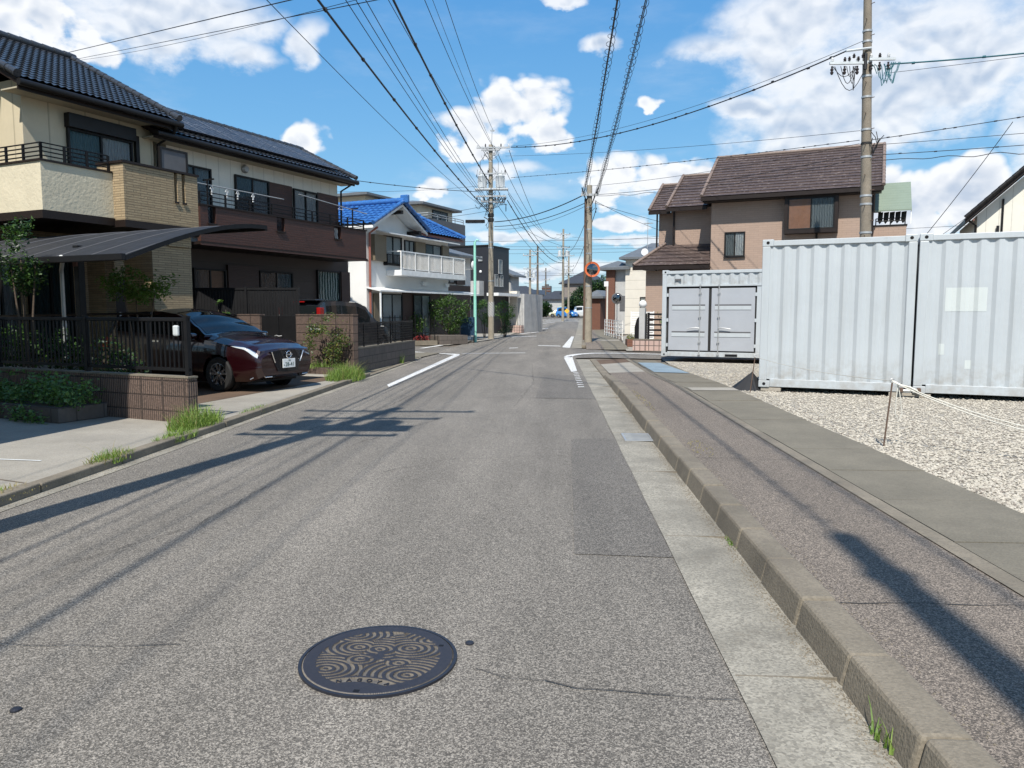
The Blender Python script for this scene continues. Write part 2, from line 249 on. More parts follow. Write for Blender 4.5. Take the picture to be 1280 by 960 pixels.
class MB:
    def __init__(s): s.v = []; s.f = []; s.smooth = False
    def add(s, vs, fs):
        k = len(s.v); s.v += [tuple(p) for p in vs]; s.f += [tuple(i+k for i in f) for f in fs]; return s
    def box(s, x0, x1, y0, y1, z0, z1):
        if x0 > x1: x0, x1 = x1, x0
        if y0 > y1: y0, y1 = y1, y0
        if z0 > z1: z0, z1 = z1, z0
        return s.add([(x0,y0,z0),(x1,y0,z0),(x1,y1,z0),(x0,y1,z0),(x0,y0,z1),(x1,y0,z1),(x1,y1,z1),(x0,y1,z1)],
                     [(0,3,2,1),(4,5,6,7),(0,1,5,4),(1,2,6,5),(2,3,7,6),(3,0,4,7)])
    def prism(s, poly, h0, h1, axis='z'):
        n = len(poly); a = []
        for h in (h0, h1):
            for p, q in poly: a.append({'z': (p, q, h), 'y': (p, h, q), 'x': (h, p, q)}[axis])
        return s.add(a, [tuple(range(n))[::-1], tuple(range(n, 2*n))] + [(i, (i+1) % n, (i+1) % n+n, i+n) for i in range(n)])
    def poly(s, pts): return s.add(pts, [tuple(range(len(pts)))])
    def tube(s, pts, r, n=6, caps=True):
        pts = [Vector(p) for p in pts]; rs = r if isinstance(r, (list, tuple)) else [r]*len(pts); k = len(s.v); up = None
        for i, p in enumerate(pts):
            d = (pts[min(i+1, len(pts)-1)]-pts[max(i-1, 0)]).normalized()
            if up is None: up = Vector((0, 0, 1)) if abs(d.z) < .9 else Vector((1, 0, 0))
            a = d.cross(up).normalized(); b = a.cross(d).normalized(); up = b
            for j in range(n):
                t = 2*math.pi*j/n; s.v.append(tuple(p+(a*math.cos(t)+b*math.sin(t))*rs[i]))
        for i in range(len(pts)-1):
            for j in range(n): s.f.append((k+i*n+j, k+i*n+(j+1) % n, k+(i+1)*n+(j+1) % n, k+(i+1)*n+j))
        if caps: s.f.append(tuple(k+j for j in range(n))[::-1]); s.f.append(tuple(k+(len(pts)-1)*n+j for j in range(n)))
        return s
    def lathe(s, prof, n=20, c=(0, 0, 0), axis='z', arc=None):
        k = len(s.v); m = len(prof)
        for r, h in prof:
            for j in range(n):
                t = 2*math.pi*j/n; a, b = r*math.cos(t), r*math.sin(t)
                p = {'z': (a, b, h), 'y': (a, h, b), 'x': (h, a, b)}[axis]; s.v.append((p[0]+c[0], p[1]+c[1], p[2]+c[2]))
        for i in range(m-1):
            for j in range(n): s.f.append((k+i*n+j, k+i*n+(j+1) % n, k+(i+1)*n+(j+1) % n, k+(i+1)*n+j))
        s.f.append(tuple(k+j for j in range(n))[::-1]); s.f.append(tuple(k+(m-1)*n+j for j in range(n))); return s
    def build(s, name, mat, parent=None, loc=(0, 0, 0), rotz=0, smooth=None, bevel=0):
        me = bpy.data.meshes.new(name); me.from_pydata(s.v, [], s.f); me.update()
        bm = bmesh.new(); bm.from_mesh(me); bmesh.ops.recalc_face_normals(bm, faces=bm.faces[:]); bm.to_mesh(me); bm.free()
        for m in (mat if isinstance(mat, (list, tuple)) else [mat]): me.materials.append(m)
        if (s.smooth if smooth is None else smooth):
            for p in me.polygons: p.use_smooth = True
            try: me.set_sharp_from_angle(angle=R(40))
            except Exception: pass
        o = bpy.data.objects.new(name, me); COL.objects.link(o); o.location = loc; o.rotation_euler = (0, 0, rotz)
        if parent is not None: o.parent = parent
        if bevel:
            b = o.modifiers.new('bevel', 'BEVEL'); b.width = bevel; b.segments = 2; b.limit_method = 'ANGLE'
        return o
def tag(o, label=None, cat=None, group=None, kind=None):
    if label: o['label'] = label
    if cat: o['category'] = cat
    if group: o['group'] = group
    if kind: o['kind'] = kind
    return o
def thing(name, label, cat, loc=(0, 0, 0), rotz=0, group=None):
    o = bpy.data.objects.new(name, None); COL.objects.link(o); o.location = loc; o.rotation_euler = (0, 0, rotz); o.empty_display_size = .2
    return tag(o, label, cat, group)
def gthing(name, label, cat, u, v, z=0, group=None):
    x, y = XY(u, v); return thing(name, label, cat, (x, y, z), GRID, group)
def struct(name, mb, mat, **k): return tag(mb.build(name, mat, **k), kind='structure')
def copy_tree(o, parent=None):
    c = o.copy(); COL.objects.link(c); c.parent = parent
    for ch in o.children: copy_tree(ch, c)
    return c

class Face:
    """a wall plane in a thing's local frame: ax 'x' faces +x at x=p, 'y' faces -y at y=p ; a runs along the wall, b is height"""
    def __init__(s, ax, p): s.ax, s.p = ax, p
    def box(s, mb, a0, a1, b0, b1, d0, d1):
        if s.ax == 'x': mb.box(s.p+d0, s.p+d1, a0, a1, b0, b1)
        else: mb.box(a0, a1, s.p-d1, s.p-d0, b0, b1)
def window(par, fc, a0, a1, b0, b1, cur='curtain', frame='dkframe', mull=1, t=.05, out=.07, glass='pane', cur2=None, hood=0, sill=True, name='window', bars=0):
    f = MB(); F = fc.box
    F(f, a0, a0+t, b0, b1, .002, out); F(f, a1-t, a1, b0, b1, .002, out); F(f, a0+t, a1-t, b1-t, b1, .002, out); F(f, a0+t, a1-t, b0, b0+t, .002, out)
    for i in range(mull):
        c = a0+(a1-a0)*(i+1)/(mull+1); F(f, c-t*.45, c+t*.45, b0+t, b1-t, .004, out-.012)
    for i in range(bars):
        c = b0+(b1-b0)*(i+1)/(bars+1); F(f, a0+t, a1-t, c-.012, c+.012, .02, out-.02)
    if hood: F(f, a0-.03, a1+.03, b1, b1+hood, .002, out+.10)
    w = f.build(name, M_[frame], par, bevel=.006)
    n = mull+1
    for i in range(n):
        p0 = a0+(a1-a0)*i/n+t*.5; p1 = a0+(a1-a0)*(i+1)/n-t*.5
        g = MB(); F(g, p0, p1, b0+t*.9, b1-t*.9, .040-.006*(i % 2), .046-.006*(i % 2)); g.build('pane', M_[glass], w)
        cm = cur2 if (cur2 and i % 2) else cur
        if cm: c = MB(); F(c, p0, p1, b0+t*.8, b1-t*.8, .003, .012); c.build('curtain', M_[cm], w)
    if sill: g = MB(); F(g, a0-.02, a1+.02, b0-.03, b0-.001, .002, out+.03); g.build('sill', M_[frame], w)
    return w
def roof_slope(mb, E0, E1, R0, R1, courses, period=.27, amp=.03, step=.03, ds=.07):
    E0, E1, R0, R1 = map(Vector, (E0, E1, R0, R1)); e = (E1-E0).normalized(); L0 = (E1-E0).length
    upv = R0-E0; upv = (upv-e*upv.dot(e)).normalized(); nrm = e.cross(upv)
    if nrm.z < 0: nrm = -nrm
    ns = max(2, int(L0/ds)); rows = []
    for c in range(courses):
        rows += [(c/courses, 1), ((c+1)/courses-1e-4, 0)]
    k = len(mb.v)
    for t, hi in rows:
        a = E0.lerp(R0, t); b = E1.lerp(R1, t); sa = (a-E0).dot(e); sb = (b-E0).dot(e)
        for i in range(ns+1):
            s_ = min(max(i*L0/ns, sa), sb); h = step*hi
            if amp: h += amp*(.5+.5*math.cos(2*math.pi*s_/period))
            mb.v.append(tuple(a+e*(s_-sa)+nrm*h))
    for r in range(len(rows)-1):
        for i in range(ns): mb.f.append((k+r*(ns+1)+i, k+r*(ns+1)+i+1, k+(r+1)*(ns+1)+i+1, k+(r+1)*(ns+1)+i))
    return mb
def leaves(mb, c, rad, n, size=.05, shell=.55, hole=.0, asp=.55, sc=1.6, droop=0):
    """small folded leaves spread through a lumpy volume with gaps"""
    c = Vector(c); made = 0; tries = 0
    while made < n and tries < n*6:
        tries += 1
        d = Vector((random.gauss(0, 1), random.gauss(0, 1), random.gauss(0, 1))).normalized(); rr = shell+(1-shell)*random.random()**.6
        lump = 1+.35*noise.noise(d*2.1+c); p = Vector((d.x*rad[0], d.y*rad[1], d.z*rad[2]))*rr*lump
        if noise.noise((p+c)*sc+Vector((9, 3, 1))) < hole-.25: continue
        made += 1; P = c+p; a = Vector((random.gauss(0, 1), random.gauss(0, 1), random.gauss(0, .6)-droop)).normalized(); b = a.cross(Vector((random.gauss(0, .5), random.gauss(0, .5), 1))).normalized()
        l = size*random.uniform(.6, 1.3); w = l*asp; nn = a.cross(b)*w*.25
        mb.add([P, P+a*l*.5+b*w*.5+nn, P+a*l, P+a*l*.5-b*w*.5+nn], [(0, 1, 2, 3)])
    return mb
def blades(mb, c, r, n, h=.25, w=.008, lean=.5, zf=None):
    for i in range(n):
        a = random.uniform(0, 6.283); q = math.sqrt(random.random()); p = Vector((c[0]+r[0]*q*math.cos(a), c[1]+r[1]*q*math.sin(a), c[2]))
        d = Vector((random.gauss(0, 1), random.gauss(0, 1), 0)).normalized(); hh = h*random.uniform(.35, 1.15)*(1.15-q*.6); L = lean*random.uniform(.2, 1.3)*hh
        sd_ = Vector((-d.y, d.x, 0))*w*random.uniform(.6, 1.3); pts = []
        for t in (0, .35, .7, 1): pts.append((p+d*L*t*t+Vector((0, 0, hh*(t-.22*t*t*lean))), 1-t*.9))
        k = len(mb.v)
        for q_, ww in pts: mb.v += [tuple(q_-sd_*ww), tuple(q_+sd_*ww)]
        for j in range(3): mb.f.append((k+2*j, k+2*j+1, k+2*j+3, k+2*j+2))
    return mb
def text_mesh(txt, size, depth=.002):
    cu = bpy.data.curves.new('t', 'FONT'); cu.body = txt; cu.size = size; cu.extrude = depth; cu.align_x = 'CENTER'; cu.align_y = 'CENTER'; cu.resolution_u = 3
    o = bpy.data.objects.new('t', cu); COL.objects.link(o); bpy.context.view_layer.update()
    me = bpy.data.meshes.new_from_object(o.evaluated_get(bpy.context.evaluated_depsgraph_get())); bpy.data.objects.remove(o); return me
def mesh_obj(name, me, mat, parent, loc, rot):
    me.materials.clear(); me.materials.append(mat); o = bpy.data.objects.new(name, me); COL.objects.link(o); o.parent = parent; o.location = loc; o.rotation_euler = rot; return o
# ------------------------------------------------------------------ ground, road, pavements
def sheet(name, mat, rows, z):
    """rows: list of (left point, right point) pairs joined into one strip; z(x, y) gives the height"""
    mb = MB(); n = len(rows[0])
    for r in rows: mb.v += [(x, y, z(x, y)) for x, y in r]
    for i in range(len(rows)-1):
        for j in range(n-1): mb.f.append((i*n+j, i*n+j+1, (i+1)*n+j+1, (i+1)*n+j))
    return struct(name, mb, mat)
def flat(name, mat, pts, z): return struct(name, MB().poly([(x, y, z+gz(y)) for x, y in pts]), mat)
ys = [-400, -60, 0, 30, 55, 90, 130, 200, 400, 900]
sheet('ground', M_['soil'], [[(x, y) for x in (-900, -60, -4, 4, 60, 900)] for y in ys], lambda x, y: gz(min(y, 200))-.04)
def lerp_t(tab, y):
    for (a, b), (c, d) in zip(tab, tab[1:]):
        if a <= y <= c: return b+(d-b)*(y-a)/(c-a)
    return tab[0][1] if y < tab[0][0] else tab[-1][1]
RL = [(-14, -4.24), (23, -4.24), (31, -4.3), (36, -4.2), (40, -3.35), (47.5, -2.85), (60, -2.4), (87, -1.6), (130, .1)]
RR = [(-14, .75), (31, .75), (36, .95), (47.5, 1.4), (60, 1.9), (87, 2.95), (130, 4.6)]
yy = [-14, 0, 10, 20, 28, 31, 36, 40, 47.5, 55, 60, 75, 87, 105, 118]
sheet('road', M_['asphalt'], [[(lerp_t(RL, y), y), (lerp_t(RR, y), y)] for y in yy], lambda x, y: gz(y))
struct('side_street', MB().poly([(*XY(-70, 23.9), -.004), (*XY(-12.6, 23.9), -.004), (*XY(-14, 29.2), -.004), (*XY(-18, 28.6), -.004), (*XY(-70, 27.6), -.004)]), M_['asphalt_far'])
struct('side_street', MB().poly([(.7, 24.9, -.004), (1.5, 25.3, -.004), (*XY(-5.8, 24.1), -.004), (*XY(-5.6, 25.6), -.004), (*XY(60, 25.6), -.004), (*XY(60, 28), -.004), (*XY(-8.3, 28), -.004), (.7, 32, -.004)]), M_['asphalt_far'])
flat('cross_street', M_['asphalt_far'], [(-60, 116), (60, 112), (60, 124), (-60, 128)], .006)
# left: kerb, concrete apron, brown paving under the carport
mb = MB(); random.seed(3); y = -6
while y < 17.4:
    l = 1.2; j = random.uniform(-.008, .008); mb.box(-4.38+j, -4.245+j, y+.006, min(17.5, y+l)-.006, -.02, .085+random.uniform(-.006, .006)); y += l
y = 17.5
while y < 23.2: mb.box(-4.40, -4.26, y+.005, y+1.4, -.02, .03); y += 1.41
struct('kerb', mb, M_['kerb'], bevel=.012)
sheet('gutter', M_['gutter'], [[(-4.245, y), (-4.12+.02*math.sin(y), y)] for y in range(-6, 24)], lambda x, y: .0045)
flat('apron', M_['apron'], [(-4.382, -8), (-4.382, 15.2), (-4.40, 17.5), (-4.75, 17.55), XY(-11.2, 14.6), XY(-40, 14.6), XY(-40, -2)], .06)
flat('brown_paving', M_['brownpave'], [XY(-9.25, 7.25), XY(-10.45, 13.6), XY(-17, 13.6), XY(-17, 7.25)], .064)
flat('lot', M_['cover'], [(-4.42, 17.5), (-4.42, 23.3), XY(-14, 23.8), XY(-40, 23.8), XY(-40, 14.62), XY(-11.1, 14.62)], .03)
flat('joint', M_['soil'], [(-4.39, 6.05), (-4.39, 6.07), (-9, 7.9), (-9, 7.88)], .064)
flat('joint', M_['platew'], [(-4.95, 7.0), (-4.95, 7.03), (-9, 7.5), (-9, 7.46)], .066)
# right: gutter, kerb, pavement, drain covers, gravel
def zs(y): return lerp_t([(-14, .12), (14.5, .12), (18.4, .035), (25, .018)], y)
gs = [y*1.0 for y in range(-10, 24)]+[24.2]
sheet('gutter', M_['gutter'], [[(.745+.008*math.sin(y*3.1), y), (.95, y), (1.185, y)] for y in gs], lambda x, y: .008 if x < 1 else -.004)
mb = MB()
for y in (-1, 1.05, 3.05, 5.02, 7.1, 9.4, 11.3, 13.3, 15.3, 17.3, 19.3, 21.3): mb.box(.76, 1.18, y, y+.007, -.02, .0092)
struct('gutter_joints', mb, M_['kerb'])
mb = MB(); y = -6
while y < 17.2:
    j = random.uniform(-.006, .006); a, b = y+.003, y+.597; h0 = .135+random.uniform(-.005, .005)
    mb.add([(1.165+j, a, -.02), (1.365, a, -.02), (1.365, a, h0), (1.20+j, a, h0), (1.165+j, b, -.02), (1.365, b, -.02), (1.365, b, h0), (1.20+j, b, h0)],
           [(0,3,2,1),(4,5,6,7),(0,1,5,4),(1,2,6,5),(2,3,7,6),(3,0,4,7)]); y += .6
mb.box(1.215, 1.35, -6, 17.2, -.02, .105)
while y < 23.6: mb.box(1.17, 1.36, y+.005, y+.595, -.02, .03); y += .6
mb.v = [(x, y_, min(z, zs(y_)+.02) if z > 0 else z) for x, y_, z in mb.v]
struct('kerb', mb, M_['kerb'], bevel=.018)
sheet('pavement', M_['walk'], [[(1.36, y), (2.29, y)] for y in gs if y <= 18]+[[(1.36, 18.4), (2.29, 18.9)]], lambda x, y: zs(y))
sheet('pavement', M_['apron'], [[(1.36, 18.4), (2.29, 18.9)], [(1.36, 21.6), (2.29, 22.6)]], lambda x, y: zs(y))
sheet('pavement', M_['brownpave'], [[(1.36, 21.6), (2.29, 22.6)], [(1.3, 23.6), (2.5, 24.5)]], lambda x, y: zs(y)-.002)
sheet('pavement_edging', M_['kerb'], [[(2.29, y), (2.41, y)] for y in gs], lambda x, y: zs(y)+.006)
mb = MB(); y = -8; random.seed(5)
while y < 23.4:
    l = 1.05; xo = 3.2+.006*max(0, y)
    if y > 21: xo -= (y-21)*.15
    c = [(2.425, y+.006), (xo, y+.006), (xo, y+l-.006), (2.425, y+l-.006)]; dz = random.uniform(-.004, .004)
    mb.add([(a, b, zs(b)-.06) for a, b in c]+[(a, b, zs(b)+.004+dz) for a, b in c], [(0,3,2,1),(4,5,6,7),(0,1,5,4),(1,2,6,5),(2,3,7,6),(3,0,4,7)]); y += l
struct('drain_covers', mb, M_['cover'])
sheet('painted_panel', M_['bluep'], [[(2.47, 18.6), (3.26, 18.2)], [(2.47, 22.2), (3.1, 22.1)]], lambda x, y: zs(y)+.014)
sheet('concrete_panel', M_['apron'], [[(2.45, 13.42), (3.27, 13.42)], [(2.45, 13.95), (3.28, 13.95)]], lambda x, y: zs(y)+.014)
def gedge(y): return 3.2+.006*max(0, y)+(.0 if y < 21 else (y-21)*.05)
rows = [[(gedge(y)-.02, y), (5, y-.5), (9, y-1), (30, y-4)] for y in gs]+[[(3.5, 24.6), XY(-5.75, 25.5), XY(2, 25.5), XY(26, 25.5)]]
sheet('gravel_lot', M_['gravelbed'], rows, lambda x, y: zs(y)-.03)
# the individual crushed stones on top: nobody could count them
random.seed(11); mb = MB()
def stone(x, y, r):
    z = zs(y)-.03+r*.35; a = random.uniform(0, 6.28); k = len(mb.v); sx, sy, sz = r*random.uniform(.7, 1.3), r*random.uniform(.5, .95), r*random.uniform(.35, .7); tl = random.uniform(-.4, .4)
    ca, sa = math.cos(a), math.sin(a)
    for px, py, pz in ((1, 0, tl), (0.2, 1, 0), (-1, .1, -tl), (-.1, -1, 0), (.15, 0, 1), (0, 0, -1)):
        px, py = px*sx, py*sy; mb.v.append((x+px*ca-py*sa, y+px*sa+py*ca, z+pz*sz))
    for f in ((0,1,4),(1,2,4),(2,3,4),(3,0,4),(1,0,5),(2,1,5),(3,2,5),(0,3,5)): mb.f.append(tuple(k+i for i in f))
n = 0
while n < 30000:
    y = random.uniform(4.6, 14.6); x = random.uniform(3.14, 3.4+max(0, y-4.2)*.62)
    n += 1
    if x < gedge(y)-.01: 
        if random.random() > .12: continue
    stone(x, y, random.uniform(.010, .024))
n = 0
while n < 9000:
    y = random.uniform(14, 25); x = random.uniform(3.2, 7.5); u = x*CT-y*ST; v = x*ST+y*CT; n += 1
    if x < gedge(y) or (u > -1.6 and v > 14.3) or v > 22.9: continue
    stone(x, y, random.uniform(.012, .026))
tag(mb.build('gravel', M_['stone_g']), kind='stuff', label='pale crushed stone gravel covering the container lot', cat='gravel')
mb = MB(); random.seed(17)
def grit(x, y, z, r):
    k = len(mb.v); a = random.uniform(0, 6.28); ca, sa = math.cos(a)*r, math.sin(a)*r
    mb.v += [(x+ca, y+sa, z), (x-sa*.7, y+ca*.7, z), (x-ca, y-sa, z), (x+sa*.8, y-ca*.8, z), (x, y, z+r*.8)]; mb.f += [(k, k+1, k+4), (k+1, k+2, k+4), (k+2, k+3, k+4), (k+3, k, k+4)]
for i in range(2600):
    y = 2.2+12*random.random()**1.5; grit(1.16-abs(random.gauss(0, .05)), y, .0, random.uniform(.002, .007))
for i in range(900): y = 2.2+12*random.random(); grit(1.37+abs(random.gauss(0, .05)), y, zs(y)+.001, random.uniform(.002, .006))
for i in range(900): y = 3.5+12*random.random(); grit(-4.23+abs(random.gauss(0, .06)), y, .005, random.uniform(.003, .008))
tag(mb.build('grit', M_['kerb']), kind='stuff', label='loose grit and soil gathered along the foot of both kerbs', cat='grit')
# beyond the crossing
sheet('gutter', M_['gutter'], [[(lerp_t(RR, y)-.003, y), (lerp_t(RR, y)+.43, y)] for y in (31.6, 36, 47.5, 60, 87, 112)], lambda x, y: gz(y)+.006)
mb = MB()
def strip3(x0, x1, ya, yb, za, zb):
    mb.add([(f(y), y, gz(y)+z) for y in (ya, yb) for f, z in ((x0, za), (x1, za), (x1, zb), (x0, zb))], [(0,3,2,1),(4,5,6,7),(0,1,5,4),(1,2,6,5),(2,3,7,6),(3,0,4,7)])
seg = [32.2, 36, 47.5, 60, 75, 87, 112]
for a, b in zip(seg, seg[1:]): strip3(lambda y: lerp_t(RR, y)+.43, lambda y: lerp_t(RR, y)+.6, a, b, -.02, .12)
struct('kerb', mb, M_['kerb'], bevel=.02)
fx = lambda k: (lambda y: lerp_t(RR, y)+k)
sheet('pavement', M_['walk'], [[(fx(.6)(y), y), (fx(1.3)(y), y)] for y in (30.6, 32.2, 36, 47.5, 60, 87, 112)], lambda x, y: gz(y)+(.1 if y > 32 else .01))
sheet('pavement', M_['cover'], [[(fx(1.3)(y), y), (fx(2.3)(y), y)] for y in (30.4, 32.2, 36, 47.5, 60, 87, 112)], lambda x, y: gz(y)+(.102 if y > 32 else .012))
sheet('pavement', M_['apron'], [[(fx(.61)(y), y), (fx(2.28)(y), y)] for y in (37.2, 38.6)], lambda x, y: gz(y)+.108)
sheet('pavement', M_['apron'], [[(lerp_t(RL, y)-.75, y), (lerp_t(RL, y)+.005, y)] for y in (38.5, 42, 47.5, 60, 75, 87, 110)], lambda x, y: gz(y)+.012)
flat('yard', M_['apron'], [XY(-8.3, 28.05), XY(20, 28.05), XY(20, 60), (6.9, 60), (4, 45), (3.0, 32)], .03)
flat('yard', M_['apron'], [(-5.6, 33.9), (-4.7, 34.2), (-4.3, 37), (-3.9, 42), (-3.5, 47), (-3.2, 55), (-30, 70), XY(-40, 29), XY(-19, 28.8)], .012)
# asphalt patches, cracks and painted lines
flat('road_patch', M_['patch'], [(.14, 4.62), (.745, 4.58), (.748, 8.95), (.55, 9.0), (.22, 8.9)], .004)
flat('road_patch', M_['patch'], [(-.3, 13.2), (.745, 13.1), (.745, 17.9), (-.2, 18.2)], .004)
mb = MB(); random.seed(21)
def crack(pts, w=.0042):
    P = [Vector((*p, 0)) for p in pts]; Q = []
    for a, b in zip(P, P[1:]):
        n = max(2, int((b-a).length/.12))
        for i in range(n): Q.append(a.lerp(b, i/n)+Vector((random.gauss(0, .014), random.gauss(0, .014), 0)))
    Q.append(P[-1])
    for i, (a, b) in enumerate(zip(Q, Q[1:])):
        d = (b-a).normalized(); s_ = Vector((-d.y, d.x, 0)); w0 = w*random.uniform(.3, .8); mb.add([a-s_*w0+Vector((0,0,.0075)), b-s_*w0+Vector((0,0,.0075)), b+s_*w0+Vector((0,0,.0075)), a+s_*w0+Vector((0,0,.0075))], [(0,1,2,3)])
for c in ([(-.33,3.05),(-.03,2.95),(.35,2.89),(.72,2.86)], [(-2.49,3.19),(-2.03,3.16),(-1.68,3.23)], [(-.91,9.41),(.09,8.98),(.7,8.79)],
          [(-1.58,6.97),(-1.06,7.58),(.08,7.86),(.14,7.78)], [(-2.3,8.2),(-1.51,10.85),(-.55,10.26),(.48,10.17)], [(-1.3,11.2),(-.2,11.4),(.7,11.3)], [(-2.6,13.5),(-1,13.2),(.6,13.3)], [(-3.2,9),(-2.6,12),(-2.4,18),(-1.9,24)], [(-.6,12),(-.4,16),(-.6,22)], [(-2.9,4.2),(-2.5,5.1),(-2.45,6.3)]): crack(c)
M_['crack'] = plain('crack_dirt', (.05, .045, .04), .95)
struct('road_cracks', mb, M_['crack'])
mb = MB()
def crack2(c, w=.005):
    k = len(mb.v); crack(c, w); mb.v[k:] = [(x, y, zs(y)+.004) for x, y, z in mb.v[k:]]
for c in ([(1.37,3.59),(1.75,3.6),(2.28,3.59)], [(1.37,7.2),(2.28,7.15)], [(1.38,10.9),(2.28,11)], [(1.37,14.4),(2.28,14.5)]): crack2(c)
struct('pavement_cracks', mb, M_['crack'])
def mark(pts, mat='white', z=.0115): return flat('road_marking', M_[mat], pts, z)
mark([(-3.40,15.4),(-3.25,14.9),(-3.22,26.1),(-3.44,26.4)])
mark([(-3.44,26.4),(-3.22,26.1),(-3.3,26.9),(-5.1,28.05),(-5.2,28.5)])
mark([(-3.3,27.35),(-3.3,27.2),(-1.0,27.7),(-1.0,27.95)])
mark([(-5.5,31.1),(-5.3,31.1),(-4.9,34.0),(-5.1,34.3)])
mark([(.37,24.92),(.66,25.9),(.62,19.24),(.47,19.0)])
for i in range(9):
    y = 15.1+i*.45; mark([(.50,y),(.64,y+.03),(.63,y+.2),(.52,y+.16)], 'worn')
cv = [(.36,25.3),(.5,26.4),(.9,27.35),(1.45,27.9),(2.3,27.95),(3.1,27.55),(4.2,27.1),(6,26.4)]; cw = [(.62,25.2),(.74,26.1),(1.05,26.95),(1.5,27.5),(2.25,27.6),(3.1,27.25),(4.15,26.8),(5.95,26.1)]
for i in range(7): mark([cv[i], cw[i], cw[i+1], cv[i+1]])
mark([(.40,32.4),(.72,31.8),(1.3,46.5),(1.15,47)])
for p in ([(-1.88,62.2),(-.4,64.6),(-.4,65.6),(-1.9,63.2)], [(-2.5,45),(-1,47),(-1,47.7),(-2.5,45.8)], [(-.65,33.7),(.35,33.2),(.35,33.7),(-.65,34.2)], [(-1.8,31.2),(-1.45,31.6),(-1.45,32),(-1.8,31.7)], [(-2.2,52),(-1,56),(-1,57),(-2.3,52.8)],
          [(-1.2,92),(3.2,92),(3.2,92.8),(-1.2,92.8)], [(-1,100),(3.4,100),(3.4,101.4),(-1,101.4)], [(-.7,108),(3.6,108),(3.6,108.9),(-.7,108.9)], [(-1.4,82),(.2,88),(.2,89),(-1.5,83)]): mark(p, 'worn' if random.random() < .3 else 'white')
# drain grate in the gutter
t = thing('drain_grate', 'small rusty slotted drain grate set in the gutter against the kerb', 'drain grate', (1.015, 9.05, .009))
f = MB(); f.box(-.17,.17,-.27,-.24,0,.008); f.box(-.17,.17,.24,.27,0,.008); f.box(-.17,-.145,-.24,.24,0,.008); f.box(.145,.17,-.24,.24,0,.008); f.build('frame', M_['steel'], t)
f = MB()
for i in range(9): a = -.215+i*.053; f.box(-.144,.144,a,a+.014,.0005,.007)
f.build('grille', M_['steel'], t)
f = MB(); f.box(-.144,.144,-.239,.239,-.004,-.001); f.build('pit', M_['black'], t)

# ------------------------------------------------------------------ manhole cover: cast ripples in relief
def manhole():
    cx, cy, rad = -.745, 3.13, .325
    t = thing('manhole_cover', 'round cast iron manhole cover with water ripple relief set in the road', 'manhole cover', (cx, cy, .001), R(-4))
    n = 300; mb = MB(); idx = {}
    rip = [(-.02,.075,3.0,.135),(.115,.10,3.2,.13),(-.115,.085,3.2,.12),(-.075,-.03,3.,.07),(.10,-.045,3.,.07),(.165,-.145,3.4,.2),(-.19,-.13,3.2,.15),(-.17,.21,3,.12),(.19,.19,3,.1)]
    def h(x, y):
        r = math.hypot(x, y)
        if r > .321: return .004
        if r > .318: return .009
        if r > .264: return .0125
        yb = y+.285
        q = math.hypot(x, y+.47)
        if q < .245: return .0125
        if q < .285: return .006                         # band that carries the lettering
        if q < .295: return .0125
        # body of a water insect in the middle, six legs
        if (x/.016)**2+((y-.015)/.045)**2 < 1: return .0125
        for s_ in (-1, 1):
            for (ax, ay, bx, by) in ((0,.03,.05,.075),(0,.0,.075,-.035),(0,.01,.06,.02)):
                vx, vy = bx-ax, by-ay; tt = max(0, min(1, ((x*s_-ax)*vx+(y-ay)*vy)/(vx*vx+vy*vy)))
                if math.hypot(x*s_-ax-vx*tt, y-ay-vy*tt) < .0055: return .0125
        best = None
        for a, b, k, rr in rip:
            d = math.hypot((x-a)*.8, (y-b)*1.1)
            w = d/rr
            if best is None or w < best[0]: best = (w, d, a, b)
        w, d, a, b = best
        if w > 1.25 and w < 1.33: return .006
        if w >= 1.33:
            d2 = math.hypot(x-a*.3, y-(b-.1)*.3); g = math.sin(math.atan2(y, x)*26+d*30) if r > .2 else math.sin(d*230)
            return .0125 if g > -.1 else .006
        return .0125 if math.sin(d*245+1) > -.05 else .006
    for i in range(n+1):
        for j in range(n+1):
            x = -rad+2*rad*i/n; y = -rad+2*rad*j/n
            if x*x+y*y <= rad*rad: idx[i, j] = len(mb.v); mb.v.append((x, y, h(x, y)))
    for i in range(n):
        for j in range(n):
            q = [(i, j), (i+1, j), (i+1, j+1), (i, j+1)]
            if all(k in idx for k in q): mb.f.append(tuple(idx[k] for k in q))
    mb.build('lid', M_['lid'], t)
    mb = MB().lathe([(.324, .0), (.324, .0105), (.338, .0105), (.338, .0)], 96)
    mb.f = mb.f[:-2]; mb.build('rim', M_['iron'], t)
    for i, ch in enumerate('NAGOYA'):
        a = R(90+22-i*9); q = .265
        o = mesh_obj('lettering', text_mesh(ch, .032, .002), M_['iron'], t, (math.cos(a)*q*1.0, -.47+math.sin(a)*q, .009), (0, 0, a-R(90)))
    mb = MB().box(-.012, .012, -.31, -.29, .009, .0135); mb.build('lift_slot', M_['black'], t)
    mb = MB().box(.235, .255, .135, .15, .009, .0135); mb.build('lift_slot', M_['black'], t)
manhole()
for (x, y), lb in (((-.37, 3.31), 'small dark survey nail in the asphalt beside the manhole cover'), ((-2.02, 2.64), 'small dark survey nail in the asphalt at lower left of the road')):
    tag(MB().lathe([(.02, 0), (.02, .006), (.012, .01)], 12).build('road_stud', M_['iron'], loc=(x, y, .001)), lb, 'road stud')
